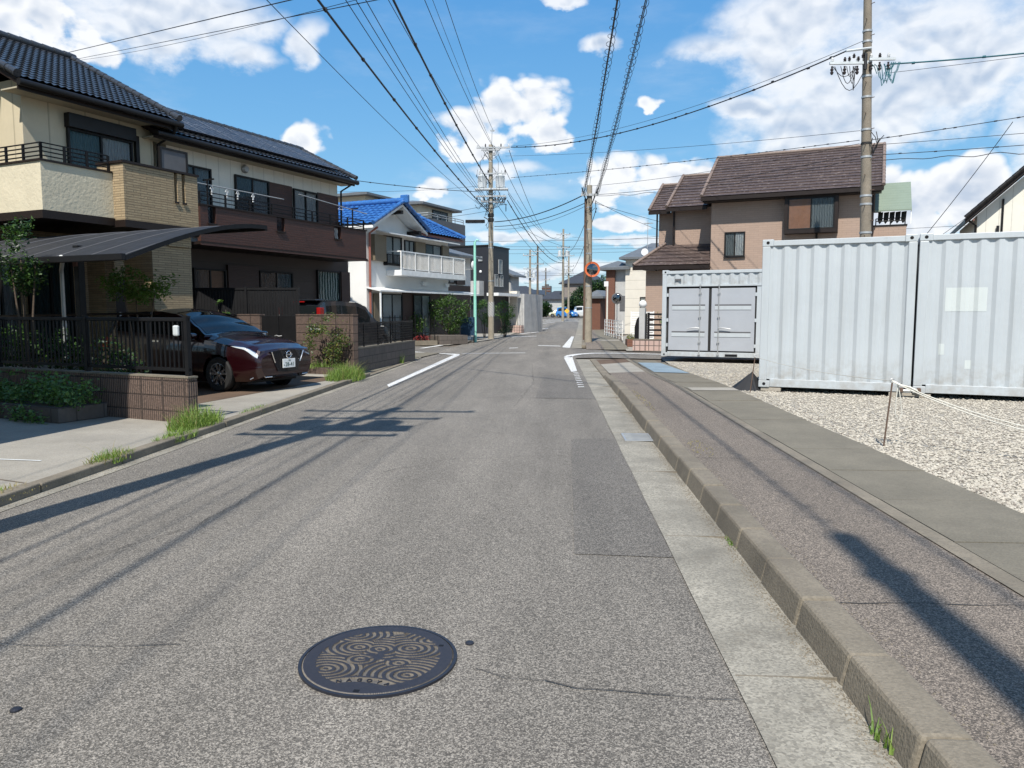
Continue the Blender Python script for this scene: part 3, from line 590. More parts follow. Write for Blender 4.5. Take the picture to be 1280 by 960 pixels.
# ------------------------------------------------------------------ houses on the left (geometry in grid coordinates u, v; settle() moves the origin to the house's base)
def settle(root, u0, v0):
    for c in root.children: c.location.x -= u0; c.location.y -= v0
    x, y = XY(u0, v0); root.location.x = x; root.location.y = y
def ghouse(name, label, cat='house'): return thing(name, label, cat, (0, 0, 0), GRID)
def bx(par, name, mat, *boxes, bevel=0):
    mb = MB()
    for b in boxes: mb.box(*b)
    return mb.build(name, M_[mat], par, bevel=bevel)
def bxs(par, name, mat, *boxes):
    for b in boxes: bx(par, name, mat, b)
def pipe(par, name, mat, pts, r=.035, n=8):
    mb = MB(); mb.smooth = True; return mb.tube(pts, r, n).build(name, M_[mat], par)
def caps(pts, r=.11, seg=.3):
    """row of overlapping ridge tiles along a polyline"""
    mb = MB(); mb.smooth = True
    for a, b in zip(pts, pts[1:]):
        a, b = Vector(a), Vector(b); n = max(1, int((b-a).length/seg))
        for i in range(n): p, q = a.lerp(b, i/n), a.lerp(b, (i+1.12)/n); mb.tube([p, q], [r, r*.86], 10)
    return mb
def slab(E0, E1, R0, R1, th):
    P = [Vector(p) for p in (E0, E1, R1, R0)]; d = Vector((0, 0, th)); return MB().add([*P, *[p-d for p in P]], [(0,1,2,3),(7,6,5,4),(0,4,5,1),(1,5,6,2),(2,6,7,3),(3,7,4,0)])
def rails(par, pts, zs_, r=.018, post=1.2, z0=None, mat='black', name='railing'):
    mb = MB()
    for z in zs_: mb.tube([(x, y, z) for x, y in pts], r, 6)
    for a, b in zip(pts, pts[1:]):
        a, b = Vector(a), Vector(b); n = max(1, round((b-a).length/post))
        for i in range(n+1): p = a.lerp(b, i/n); mb.box(p.x-.02, p.x+.02, p.y-.02, p.y+.02, z0, zs_[-1])
    return mb.build(name, M_[mat], par)

def house_cream():
    h = ghouse('house', 'cream two storey house with dark wave tile roof and sandstone balcony porch', 'house')
    bx(h, 'wall', 'cream', (-24, -17.1, 11.05, 14.45, 3.3, 6.62), (-24, -18.4, 4.5, 11.05, 0, 6.9))
    W = bx(h, 'ground_wall', 'stone', (-24, -16.9, 9.7, 14.45, 0, 3.3))
    # roof
    mb = roof_slope(MB(), (-16.45, 10.6, 6.43), (-16.45, 14.7, 6.43), (-20.5, 10.6, 8.52), (-20.5, 14.7, 8.52), 17, .17, .032, .04, .028)
    roof_slope(mb, (-17.7, 3.6, 7.07), (-17.7, 10.6, 7.07), (-20.5, 3.6, 8.52), (-20.5, 10.6, 8.52), 12, .17, .032, .04, .034); mb.smooth = True
    rf = mb.build('roof', M_['tile'], h)
    slab((-16.43, 10.58, 6.40), (-16.43, 14.72, 6.40), (-20.5, 10.58, 8.5), (-20.5, 14.72, 8.5), .12).build('roof_board', M_['dkbrown'], rf)
    slab((-17.68, 3.6, 7.05), (-17.68, 10.56, 7.05), (-20.5, 3.6, 8.5), (-20.5, 10.56, 8.5), .12).build('roof_board', M_['dkbrown'], rf)
    slab((-24.6, 3.6, 6.4), (-24.6, 14.7, 6.4), (-20.52, 3.6, 8.5), (-20.52, 14.7, 8.5), .14).build('back_slope', M_['tile'], rf)
    caps([(-20.5, 3.6, 8.6), (-20.5, 14.8, 8.6)]).build('ridge_tiles', M_['tile'], rf)
    caps([(-16.4, 14.72, 6.5), (-20.5, 14.72, 8.58)], .09).build('rake_tiles', M_['tile'], rf); caps([(-16.4, 10.55, 6.5), (-17.9, 10.55, 7.25)], .09).build('rake_tiles', M_['tile'], rf)
    bx(rf, 'fascia', 'dkbrown', (-16.52, -16.48, 10.6, 14.7, 6.2, 6.37)); bx(rf, 'soffit', 'soffit', (-17.099, -16.53, 10.62, 14.68, 6.24, 6.27)); bx(rf, 'soffit', 'soffit', (-18.39, -17.75, 3.7, 10.5, 6.88, 6.9))
    mb = MB(); mb.smooth = True; mb.tube([(-16.38, 10.55, 6.33), (-16.38, 14.78, 6.33)], .075, 10); mb.build('rain_gutter', M_['gutterm'], rf)
    mb = MB(); mb.prism([(-24, 6.3), (-17.1, 6.3), (-17.1, 6.65), (-20.5, 8.4), (-24, 6.7)], 14.40, 14.46, 'y'); mb.build('gable_wall', M_['cream'], h)
    pipe(h, 'downpipe', 'gutterm', [(-16.4, 14.6, 6.28), (-16.5, 14.6, 6.1), (-17.0, 14.52, 5.85), (-17.03, 14.52, 3.5)], .04)
    window(h, Face('x', -17.1), 12.05, 13.78, 3.9, 5.78, 'curtaingreen', hood=.32, cur2='curtain', out=.09, glass='pane')
    bx(h, 'shutter_rail', 'dkframe', (-17.098, -17.0, 13.86, 13.96, 3.9, 5.95))
    window(h, Face('x', -16.9), 10.8, 11.85, .5, 2.75, 'curtaingreen', hood=.3, out=.09, glass='paneD')
    window(h, Face('x', -16.9), 9.85, 10.6, .5, 2.75, 'curtain', out=.09, glass='paneD')
    # balcony: trowelled cream parapet, sandstone porch box with two slots
    b = bx(h, 'balcony', 'creamstucco', (-14.58, -14.43, 9.62, 11.15, 3.46, 4.38), (-18.3, -14.58, 9.62, 9.77, 3.46, 4.38))
    bx(b, 'floor', 'dkbrown', (-18.3, -14.40, 9.59, 13.08, 3.30, 3.455)); bx(b, 'cap', 'dkbrown', (-14.61, -14.40, 9.59, 11.14, 4.382, 4.42), (-18.3, -14.61, 9.59, 9.80, 4.382, 4.42))
    rails(b, [(-18.2, 9.69), (-14.5, 9.69), (-14.5, 11.12)], (4.50, 4.58, 4.66, 4.74), .014, .5, 4.42)
    p = bx(h, 'porch_parapet', 'stone', (-14.25, -14.10, 11.152, 12.43, 3.42, 4.58), (-14.25, -14.10, 12.43, 12.73, 3.42, 3.95), (-14.25, -14.10, 12.52, 12.64, 3.95, 4.58), (-14.25, -14.10, 12.73, 13.08, 3.42, 4.58),
           (-14.9, -14.25, 11.152, 11.30, 3.42, 4.58), (-17.0, -14.25, 12.93, 13.08, 3.46, 4.58))
    bx(p, 'cap', 'dkbrown', (-14.28, -14.07, 11.12, 13.11, 4.582, 4.63), (-17.0, -14.28, 12.90, 13.11, 4.582, 4.63), (-14.9, -14.28, 11.12, 11.33, 4.582, 4.63)); bx(p, 'fascia', 'dkbrown', (-14.5, -14.085, 11.14, 13.09, 3.27, 3.418))
    bxs(p, 'slot_sill', 'dkbrown', (-14.09, -14.07, 12.42, 12.53, 3.91, 3.949), (-14.09, -14.07, 12.63, 12.74, 3.91, 3.949))
    bx(p, 'beam', 'stone', (-16.88, -14.3, 12.4, 13.02, 2.98, 3.269))
    bx(h, 'pillar', 'stone', (-15.25, -14.35, 11.98, 13.05, 0, 2.978)); bx(h, 'pillar', 'stone', (-16.6, -16.0, 12.05, 12.3, 0, 2.978))
    d = bx(h, 'door', 'dkbrown', (-16.898, -16.84, 12.9, 13.8, .1, 2.3)); bx(d, 'handle', 'steel', (-16.83, -16.79, 13.0, 13.04, .9, 1.5))
    mb = MB(); mb.smooth = True; mb.lathe([(.02, 2.86), (.13, 2.88), (.15, 2.97)], 16, (-14.8, 12.7, 0)); mb.build('porch_lamp', M_['porcelain'], h)
    s = bx(h, 'privacy_screen', 'greypanel', (-16.03, -16.0, 13.75, 14.5, 4.4, 5.52)); bxs(s, 'frame', 'dkframe', (-16.05, -15.98, 13.70, 13.749, 4.3, 5.57), (-16.05, -15.98, 14.5, 14.55, 4.3, 5.57), (-16.05, -15.98, 13.749, 14.5, 5.521, 5.57))
    bx(h, 'foundation', 'greywall', (-24.03, -16.87, 9.67, 14.48, 0, .35))
    settle(h, -17, 12)
house_cream()

def house_brown():
    h = ghouse('house', 'two storey house with brown brick balcony and solar panels on its dark roof', 'house')
    bx(h, 'wall', 'whitesid', (-20.8, -17.2, 14.95, 22.2, 3.4, 6.1)); bx(h, 'ground_wall', 'dkbrownwall', (-22, -17.4, 14.95, 23.0, 0, 3.35))
    mb = MB(); mb.prism([(-20.8, 6.0), (-17.2, 6.0), (-17.2, 6.35), (-19.0, 7.2), (-20.8, 6.35)], 22.17, 22.21, 'y'); mb.build('gable_wall', M_['whitesid'], h)
    bxs(h, 'cladding', 'brownb', (-17.198, -17.17, 18.78, 19.82, 3.5, 5.56), (-17.198, -17.17, 21.1, 22.205, 3.5, 5.56))
    mb = roof_slope(MB(), (-16.6, 14.1, 6.12), (-16.6, 22.45, 6.12), (-19.0, 14.1, 7.32), (-19.0, 22.45, 7.32), 11, .18, .03, .04, .036); mb.smooth = True
    rf = mb.build('roof', M_['tile'], h)
    slab((-16.58, 14.1, 6.10), (-16.58, 22.46, 6.10), (-19.0, 14.1, 7.3), (-19.0, 22.46, 7.3), .12).build('roof_board', M_['dkbrown'], rf); slab((-21.4, 14.1, 6.1), (-21.4, 22.46, 6.1), (-19.02, 14.1, 7.3), (-19.02, 22.46, 7.3), .14).build('back_slope', M_['tile'], rf)
    caps([(-19.0, 14.1, 7.4), (-19.0, 22.5, 7.4)]).build('ridge_tiles', M_['tile'], rf); caps([(-16.55, 22.46, 6.2), (-19.0, 22.46, 7.4)], .08).build('rake_tiles', M_['tile'], rf)
    bx(rf, 'fascia', 'dkbrown', (-16.66, -16.62, 14.1, 22.45, 5.92, 6.08)); bx(rf, 'soffit', 'soffit', (-17.199, -16.67, 14.12, 22.43, 5.95, 5.98)); mb = MB(); mb.smooth = True; mb.tube([(-16.53, 14.1, 6.03), (-16.53, 22.5, 6.03)], .075, 10).build('rain_gutter', M_['gutterm'], rf)
    # solar array: each panel a part
    su = Vector((-2.4, 0, 1.2)).normalized(); nn = Vector((1.2, 0, 2.4)).normalized(); o0 = Vector((-16.6, 0, 6.12))
    for r in range(2):
        for i in range(6):
            a = 14.9+i*1.18; p0 = o0+su*(.42+r*.98)+nn*.14
            P = [p0+Vector((0, a, 0)), p0+Vector((0, a+1.15, 0)), p0+su*.95+Vector((0, a+1.15, 0)), p0+su*.95+Vector((0, a, 0))]
            pn = MB().add([*P, *[q-nn*.04 for q in P]], [(0,1,2,3),(7,6,5,4),(0,4,5,1),(1,5,6,2),(2,6,7,3),(3,7,4,0)]).build('solar_panel', M_['solar'], rf)
            g = MB()
            for k in range(1, 4): q = p0+Vector((0, a+1.15*k/4, 0))+nn*.003; g.add([q, q+Vector((0,.012,0)), q+su*.95+Vector((0,.012,0)), q+su*.95], [(0,1,2,3)])
            for k in range(5): q = p0+su*.95*k/4.05+Vector((0, a, 0))+nn*.005; g.add([q, q+Vector((0,1.15,0)), q+Vector((0,1.15,0))+su*.014, q+su*.014], [(0,1,2,3)])
            for k in (0, 1.135): q = p0+Vector((0, a+k, 0))+nn*.007; g.add([q, q+Vector((0,.015,0)), q+su*.95+Vector((0,.015,0)), q+su*.95], [(0,1,2,3)])
            g.v = [tuple(v) for v in g.v]; g.build('grid_lines', M_['solarline'], rf)
    X = Face('x', -17.2)
    window(h, X, 15.2, 16.42, 3.7, 5.55, 'curtain', glass='paneD', out=.08); window(h, X, 17.33, 18.74, 3.7, 5.56, 'curtaingrey', cur2='curtain', out=.08, glass='paneD'); window(h, X, 19.86, 21.06, 3.7, 5.52, 'curtain', out=.08)
    mb = MB(); mb.smooth = True; mb.lathe([(.11, -17.199), (.13, -17.15), (.09, -17.08)], 20, (0, 17.75, 5.78), 'x'); mb.build('vent_cover', M_['steel'], h)
    # balcony
    b = bx(h, 'balcony', 'brownb', (-16.12, -16.0, 14.9, 15.17, 3.36, 4.3), (-16.12, -16.0, 15.17, 15.43, 3.36, 3.86), (-16.12, -16.0, 15.43, 17.76, 3.36, 4.3), (-16.12, -16.0, 17.76, 18.1, 3.36, 3.9), (-16.12, -16.0, 18.1, 20.45, 3.36, 4.3),
           (-16.12, -16.0, 20.45, 20.8, 3.36, 3.91), (-16.12, -16.0, 20.8, 22.2, 3.36, 4.3), (-17.19, -16.12, 22.08, 22.2, 3.36, 4.3))
    bx(b, 'floor', 'dkbrown', (-17.35, -15.97, 14.85, 22.23, 3.28, 3.355)); bx(b, 'edge_trim', 'brownb', (-15.968, -15.95, 14.85, 22.25, 3.26, 3.31)); bx(b, 'cap', 'dkbrown', (-16.15, -15.97, 14.88, 22.23, 4.302, 4.34), (-17.19, -16.15, 22.05, 22.23, 4.302, 4.34))
    bxs(b, 'slot_sill', 'dkbrown', (-15.998, -15.96, 15.15, 15.45, 3.82, 3.859), (-15.998, -15.96, 17.74, 18.12, 3.86, 3.899), (-15.998, -15.96, 20.43, 20.82, 3.87, 3.909))
    rails(b, [(-16.06, 14.95), (-16.06, 22.14), (-17.1, 22.14)], (4.45, 4.56, 4.67), .014, .9, 4.34)
    for v in (15.3, 17.93, 20.62):
        g = MB()
        for k in (-.06, 0, .06): g.tube([(-16.06, v+k+.02*math.sin(j*1.6), 3.9+j*.05) for j in range(8)], .008, 5)
        g.build('slot_ironwork', M_['whitem' if v > 20 else 'black'], b)
    # drying pole on brackets
    p = pipe(h, 'drying_pole', 'steel', [(-16.45, 15.0, 4.95), (-16.45, 18.6, 4.95)], .016); pipe(h, 'drying_pole', 'steel', [(-16.45, 19.3, 5.2), (-16.45, 22.9, 5.0)], .016)
    for v in (15.6, 22.05): g = MB(); g.box(-16.47, -16.43, v-.015, v+.015, 4.34, 5.1); g.box(-16.6, -16.2, v-.012, v+.012, 5.06, 5.1); g.build('pole_bracket', M_['black'], h)
    g = MB()
    for v in (15.75, 16.3, 16.7, 17.3): g.tube([(-16.45, v, 4.95), (-16.45, v-.06, 4.85), (-16.45, v+.06, 4.85), (-16.45, v, 4.95)], .014, 5); g.box(-16.46, -16.44, v-.02, v+.02, 4.70, 4.88)
    g.build('clothes_pegs', M_['whitem'], h)
    g = MB(); g.tube([(-16.45, 21.4, 5.09), (-16.45, 21.25, 4.98), (-16.45, 21.55, 4.98), (-16.45, 21.4, 5.09)], .01, 5); g.build('hanger', M_['whitem'], h)
    X = Face('x', -17.4)
    window(h, X, 15.84, 17.05, 1.3, 2.75, 'curtaingrey', cur2='wood', glass='paneD', out=.08); window(h, X, 18.42, 19.95, 1.2, 2.8, 'curtaingrey', cur2='curtain', glass='paneD', out=.08)
    bx(h, 'shutter', 'shutter', (-17.398, -17.31, 17.1, 18.35, 1.3, 2.9)); window(h, X, 21.2, 22.45, .4, 2.95, 'stripeC', mull=0, out=.07); bx(h, 'shutter', 'shutter', (-17.398, -17.31, 22.48, 22.98, .4, 2.95))
    pipe(h, 'downpipe', 'gutterm', [(-16.6, 22.35, 6.0), (-17.1, 22.28, 5.75), (-17.12, 22.28, 4.3)], .035)
    settle(h, -18, 19)
M_['dkbrownwall'] = siding('dark_brown_cladding', (.045, .03, .024), .42, True, .3, .6)
house_brown()

def house_blue():
    h = ghouse('house', 'white stucco two storey house with bright blue tile roof and white railed balcony', 'house')
    mb = MB().box(-24, -19.2, 26.6, 33.5, 0, 5.0); mb.box(-24, -19.8, 33.5, 37.0, 0, 4.5); mb.prism([(26.6, 5.0), (30.2, 5.0), (30.2, 5.1), (28.4, 6.02), (26.6, 5.1)], -24, -19.202, 'x')
    mb.build('wall', M_['whitew'], h)
    mb = MB(); P = dict(courses=8, period=.28, amp=.05, step=.05, ds=.07)
    roof_slope(mb, (-24.5, 26.15, 5.08), (-18.5, 26.15, 5.08), (-24.5, 28.4, 6.2), (-18.5, 28.4, 6.2), **P); roof_slope(mb, (-24.5, 30.5, 5.16), (-18.5, 30.5, 5.16), (-24.5, 28.4, 6.2), (-18.5, 28.4, 6.2), **P)
    roof_slope(mb, (-18.55, 30.3, 5.10), (-18.55, 34.0, 5.10), (-20.3, 29.0, 6.1), (-20.3, 32.5, 6.1), **P); roof_slope(mb, (-18.55, 34.0, 5.1), (-22, 34.0, 5.1), (-20.3, 32.5, 6.1), (-22, 32.5, 6.1), **P); mb.smooth = True
    rf = mb.build('roof', M_['bluetile'], h)
    caps([(-24.5, 28.4, 6.32), (-18.45, 28.4, 6.32)], .13).build('ridge_tiles', M_['bluetile'], rf); caps([(-20.3, 29.3, 6.22), (-20.3, 32.6, 6.22)], .13).build('ridge_tiles', M_['bluetile'], rf)
    for a in ([(-18.45, 26.1, 5.15), (-18.45, 28.4, 6.3)], [(-18.45, 30.55, 5.22), (-18.45, 28.4, 6.3)], [(-18.5, 34.02, 5.2), (-20.3, 32.5, 6.2)]): caps(a, .09).build('rake_tiles', M_['bluetile'], rf)
    mb = MB().box(-18.6, -18.2, 28.32, 28.48, 6.2, 6.55); mb.build('ridge_end', M_['bluetile'], rf, bevel=.04)
    slab((-24.5, 26.17, 5.04), (-18.52, 26.17, 5.04), (-24.5, 28.4, 6.16), (-18.52, 28.4, 6.16), .1).build('roof_board', M_['whitem'], rf); slab((-24.5, 30.45, 5.1), (-18.52, 30.45, 5.1), (-24.5, 28.4, 6.16), (-18.52, 28.4, 6.16), .1).build('roof_board', M_['whitem'], rf)
    slab((-18.58, 30.3, 5.06), (-18.58, 33.98, 5.06), (-20.3, 29, 6.05), (-20.3, 32.5, 6.05), .1).build('roof_board', M_['redbrown'], rf)
    bxs(rf, 'beam_end', 'dkbrown', (-19.2, -18.55, 28.3, 28.5, 5.75, 5.9), (-19.2, -18.55, 29.75, 29.95, 5.0, 5.14))
    X = Face('x', -19.2)
    bx(h, 'shutter_box', 'shutterolive', (-19.198, -19.0, 26.97, 27.83, 3.68, 4.78)); window(h, X, 27.86, 29.25, 3.6, 4.82, 'curtain', out=.08, glass='pane')
    g = MB(); g.box(-18.98, -18.95, 27.86, 29.25, 3.98, 4.01); g.box(-18.98, -18.95, 27.86, 29.25, 3.52, 3.55); g.box(-19.19, -18.98, 27.86, 27.89, 3.52, 4.01); g.box(-19.19, -18.98, 29.22, 29.25, 3.52, 4.01)
    for i in range(10): g.box(-18.975, -18.955, 27.95+i*.135, 27.97+i*.135, 3.551, 3.979)
    g.build('window_rail', M_['black'], h)
    window(h, X, 29.5, 30.3, 3.35, 4.75, 'curtain', out=.07); bx(h, 'shutter', 'shutterolive', (-19.198, -19.1, 30.36, 31.2, 3.4, 4.75)); window(h, X, 31.25, 32.75, 3.35, 4.72, 'curtaingrey', cur2='curtain', out=.07); bx(h, 'shutter', 'shutterolive', (-19.198, -19.1, 32.8, 33.45, 3.4, 4.75))
    slab((-18.5, 27.3, 4.86), (-18.5, 33.5, 4.86), (-19.2, 27.3, 5.0), (-19.2, 33.5, 5.0), .05).build('awning', M_['whitem'], h)
    b = bx(h, 'balcony', 'whitem', (-19.19, -18.4, 28.06, 33.86, 3.08, 3.32), bevel=.01)
    g = MB(); g.box(-18.46, -18.42, 28.08, 33.84, 4.10, 4.15); g.box(-18.455, -18.425, 28.08, 33.84, 3.36, 3.39); g.box(-19.15, -18.46, 28.08, 28.12, 4.10, 4.15); g.box(-19.15, -18.46, 33.80, 33.84, 4.10, 4.15)
    for i in range(6): y = 28.08+i*1.144; g.box(-18.465, -18.415, y, y+.04, 3.32, 4.10)
    g.build('railing', M_['whitem'], b)
    g = MB()
    for i in range(56): y = 28.16+i*.1015; g.box(-18.45, -18.43, y, y+.022, 3.39, 4.10)
    g.build('balusters', M_['whitem'], b)
    slab((-18.5, 26.6, 2.42), (-18.5, 35.6, 2.42), (-19.2, 26.6, 2.56), (-19.2, 35.6, 2.56), .06).build('lower_awning', M_['whitem'], h)
    bx(h, 'awning_post', 'whitem', (-18.58, -18.52, 26.65, 26.71, 0, 2.4)); pipe(h, 'downpipe', 'rustpipe', [(-18.6, 26.6, 5.0), (-19.1, 26.75, 4.8), (-19.12, 26.75, .1)], .05)
    bx(h, 'shutter', 'shutterolive', (-19.198, -19.1, 27.0, 27.55, .2, 2.3)); window(h, X, 27.65, 29.25, .2, 2.3, 'curtain', out=.07, bars=1); bxs(h, 'cladding', 'shutter', (-19.198, -19.15, 29.3, 33.4, .15, 2.45)); window(h, Face('x', -19.15), 30.1, 31.6, .3, 2.3, 'curtaingrey', cur2='curtain', out=.07)
    X = Face('x', -19.8); window(h, X, 34.1, 35.2, 3.0, 4.1, None, out=.06); bxs(h, 'cladding', 'shutter', (-19.798, -19.76, 33.6, 36.9, .2, 2.9)); bx(h, 'shutter', 'shutter', (-19.798, -19.7, 35.3, 36.2, 2.95, 4.2))
    slab((-19.2, 33.6, 4.45), (-19.2, 37.3, 4.45), (-22, 33.6, 5.2), (-22, 37.3, 5.2), .12).build('side_roof', M_['greyroof'], h)
    g = MB(); g.smooth = True; g.lathe([(.01, .05), (.15, .03), (.22, -.01), (.225, -.02)], 24, (0, 0, 0), 'x'); d = g.build('satellite_dish', M_['porcelain'], h, loc=(-18.2, 34.35, 3.85)); g = MB().box(-.5, -.02, -.015, .015, -.2, -.17); g.build('dish_arm', M_['steel'], d)
    bxs(h, 'wall_unit', 'whitem', (-19.19, -19.05, 30.9, 31.4, 2.75, 2.92), (-19.19, -19.05, 33.0, 33.35, 2.75, 2.9))
    settle(h, -19, 31)
M_['redbrown'] = plain('red_brown_board', (.16, .06, .045), .6); M_['rustpipe'] = plain('rust_red_pipe', (.30, .10, .07), .6)
house_blue()

def hip(u0, u1, v0, v1, z, rise, ov=.45, th=.16, flat=None):
    """hip roof over a rectangle as one closed mesh"""
    a0, a1, b0, b1 = u0-ov, u1+ov, v0-ov, v1+ov; du, dv = a1-a0, b1-b0; m = min(du, dv)/2
    if du >= dv: T = [(a0+m, (b0+b1)/2), (a1-m, (b0+b1)/2)]; F = [(4, 5, 9, 8), (5, 6, 9), (6, 7, 8, 9), (7, 4, 8)]
    else: T = [((a0+a1)/2, b0+m), ((a0+a1)/2, b1-m)]; F = [(4, 5, 8), (5, 6, 9, 8), (6, 7, 9), (7, 4, 8, 9)]
    C = [(a0, b0), (a1, b0), (a1, b1), (a0, b1)]
    return MB().add([(x, y, z-th) for x, y in C]+[(x, y, z) for x, y in C]+[(x, y, z+rise) for x, y in T], [(3,2,1,0), (0,1,5,4), (1,2,6,5), (2,3,7,6), (3,0,4,7)]+F)
def gable(u0, u1, v0, v1, z, rise, along='v', ov=.4, th=.14):
    if along == 'v': m = (u0+u1)/2; prof = [(u0-ov, z-th), (u0-ov, z), (m, z+rise), (u1+ov, z), (u1+ov, z-th), (m, z+rise-th*1.6)]; return MB().prism(prof, v0-ov, v1+ov, 'y')
    m = (v0+v1)/2; prof = [(v0-ov, z-th), (v0-ov, z), (m, z+rise), (v1+ov, z), (v1+ov, z-th), (m, z+rise-th*1.6)]; return MB().prism(prof, u0-ov, u1+ov, 'x')
def simple_house(label, u0, u1, v0, v1, zt, wall, roof, rise, kind='hip', along='v', zb=0, wins=(), ov=.45, cat='house', name='house'):
    h = ghouse(name, label, cat); mb = MB().box(u0, u1, v0, v1, zb, zt)
    if kind == 'gable':
        if along == 'v': mb.prism([(u0, zt), (u1, zt), ((u0+u1)/2, zt+rise-.3)], v0, v1, 'y')
        else: mb.prism([(v0, zt), (v1, zt), ((v0+v1)/2, zt+rise-.3)], u0, u1, 'x')
    mb.build('wall', M_[wall], h)
    (hip(u0, u1, v0, v1, zt+.1, rise, ov) if kind == 'hip' else gable(u0, u1, v0, v1, zt+.05, rise, along, ov)).build('roof', M_[roof], h)
    for ax, p, a0, a1, b0, b1 in wins: window(h, Face(ax, p), a0, a1, b0, b1, 'curtain', out=.06)
    settle(h, (u0+u1)/2, (v0+v1)/2); return h

# neighbour just outside the left edge of the view: its shadow falls on the apron and the block wall
n = simple_house('plain cream house beside the near concrete apron, outside the left edge of the photo', -15.5, -8.2, -8, 3.6, 6.3, 'cream', 'farroof', 1.8, 'hip', wins=[('y', -8, -13, -11, 1, 2.2), ('y', -8, -13, -11, 4, 5.2), ('x', -8.2, -4, -2, 1, 2.2), ('x', -8.2, -4, -2, 4, 5.2)], ov=.25)

# beige three storey house beyond the blue roof
h = ghouse('house', 'beige three storey house with flat grey roofs rising behind the blue tile roof', 'house')
bx(h, 'wall', 'beige', (-36, -29.4, 47.4, 52, 0, 9.2), (-38, -33.2, 46.0, 52, 0, 9.9)); bx(h, 'lower_block', 'greypanel', (-36, -27.4, 45.2, 50.4, 0, 7.9))
mb = hip(-33.1, -29.4, 47.4, 52, 9.3, .5, .55); r_ = mb.build('roof', M_['greyroof'], h); hip(-38, -33.2, 46, 52, 10.0, .6, .6).build('roof', M_['greyroof'], h)
window(h, Face('x', -29.4), 49.0, 51.2, 8.15, 9.0, 'curtaingrey', out=.08, t=.08); window(h, Face('y', 46.0), -34.6, -33.9, 8.3, 9.3, None, out=.08, t=.08)
rails(h, [(-29.3, 45.3), (-27.5, 45.3), (-27.5, 50.3)], (8.1, 8.25), .03, 1.2, 7.9, 'steel')
settle(h, -32, 49)
# black house, white entrance wall
h = ghouse('house', 'black modern box house with small white windows behind the transformer pole', 'house')
bx(h, 'wall', 'darkpanel', (-31, -23.6, 46.6, 49.95, 0, 5.95)); bx(h, 'parapet', 'gutterm', (-31.05, -23.55, 46.55, 50.0, 5.952, 6.05)); bx(h, 'porch_slab', 'whitem', (-23.59, -22.7, 46.4, 50.0, 2.6, 2.8)); bx(h, 'balcony', 'greywall', (-27.5, -23.9, 45.9, 46.59, 2.6, 3.6))
window(h, Face('x', -23.6), 48.2, 48.75, 4.2, 5.15, 'curtain', 'steel', 0, .04, .06); window(h, Face('x', -23.6), 47.6, 48.1, 3.3, 4.1, 'curtain', 'steel', 0, .04, .06); window(h, Face('x', -23.6), 48.4, 48.9, 3.3, 4.1, 'curtain', 'steel', 0, .04, .06)
g = MB().box(-24.3, -24.0, 46.52, 46.598, 4.95, 5.25); g.build('vent_box', M_['steel'], h); mb = MB(); mb.smooth = True; mb.lathe([(.09, 46.598), (.09, 46.54), (.04, 46.5)], 16, (-24.15, 0, 4.25), 'y'); mb.build('lamp', M_['porcelain'], h)
settle(h, -27, 48)
h = ghouse('gate_wall', 'tall off white entrance wall with flat canopy beside the road past the black house', 'wall')
bx(h, 'wall', 'offwhite', (-23.6, -23.0, 50.02, 50.5, 0, 3.0)); bx(h, 'side_wall', 'greywall', (-22.99, -22.5, 50.2, 53.6, 0, 2.8)); bx(h, 'planter', 'pinktile', (-24.6, -22.45, 49.6, 50.0, 0, .55)); settle(h, -23.2, 51)
simple_house('grey gabled house with black trim seen past the off white entrance wall', -32, -26.3, 56, 57.6, 4.4, 'greywall', 'greyroof', 1.3, 'gable', 'v', wins=[('y', 56, -27.3, -26.6, 2.9, 3.8)])
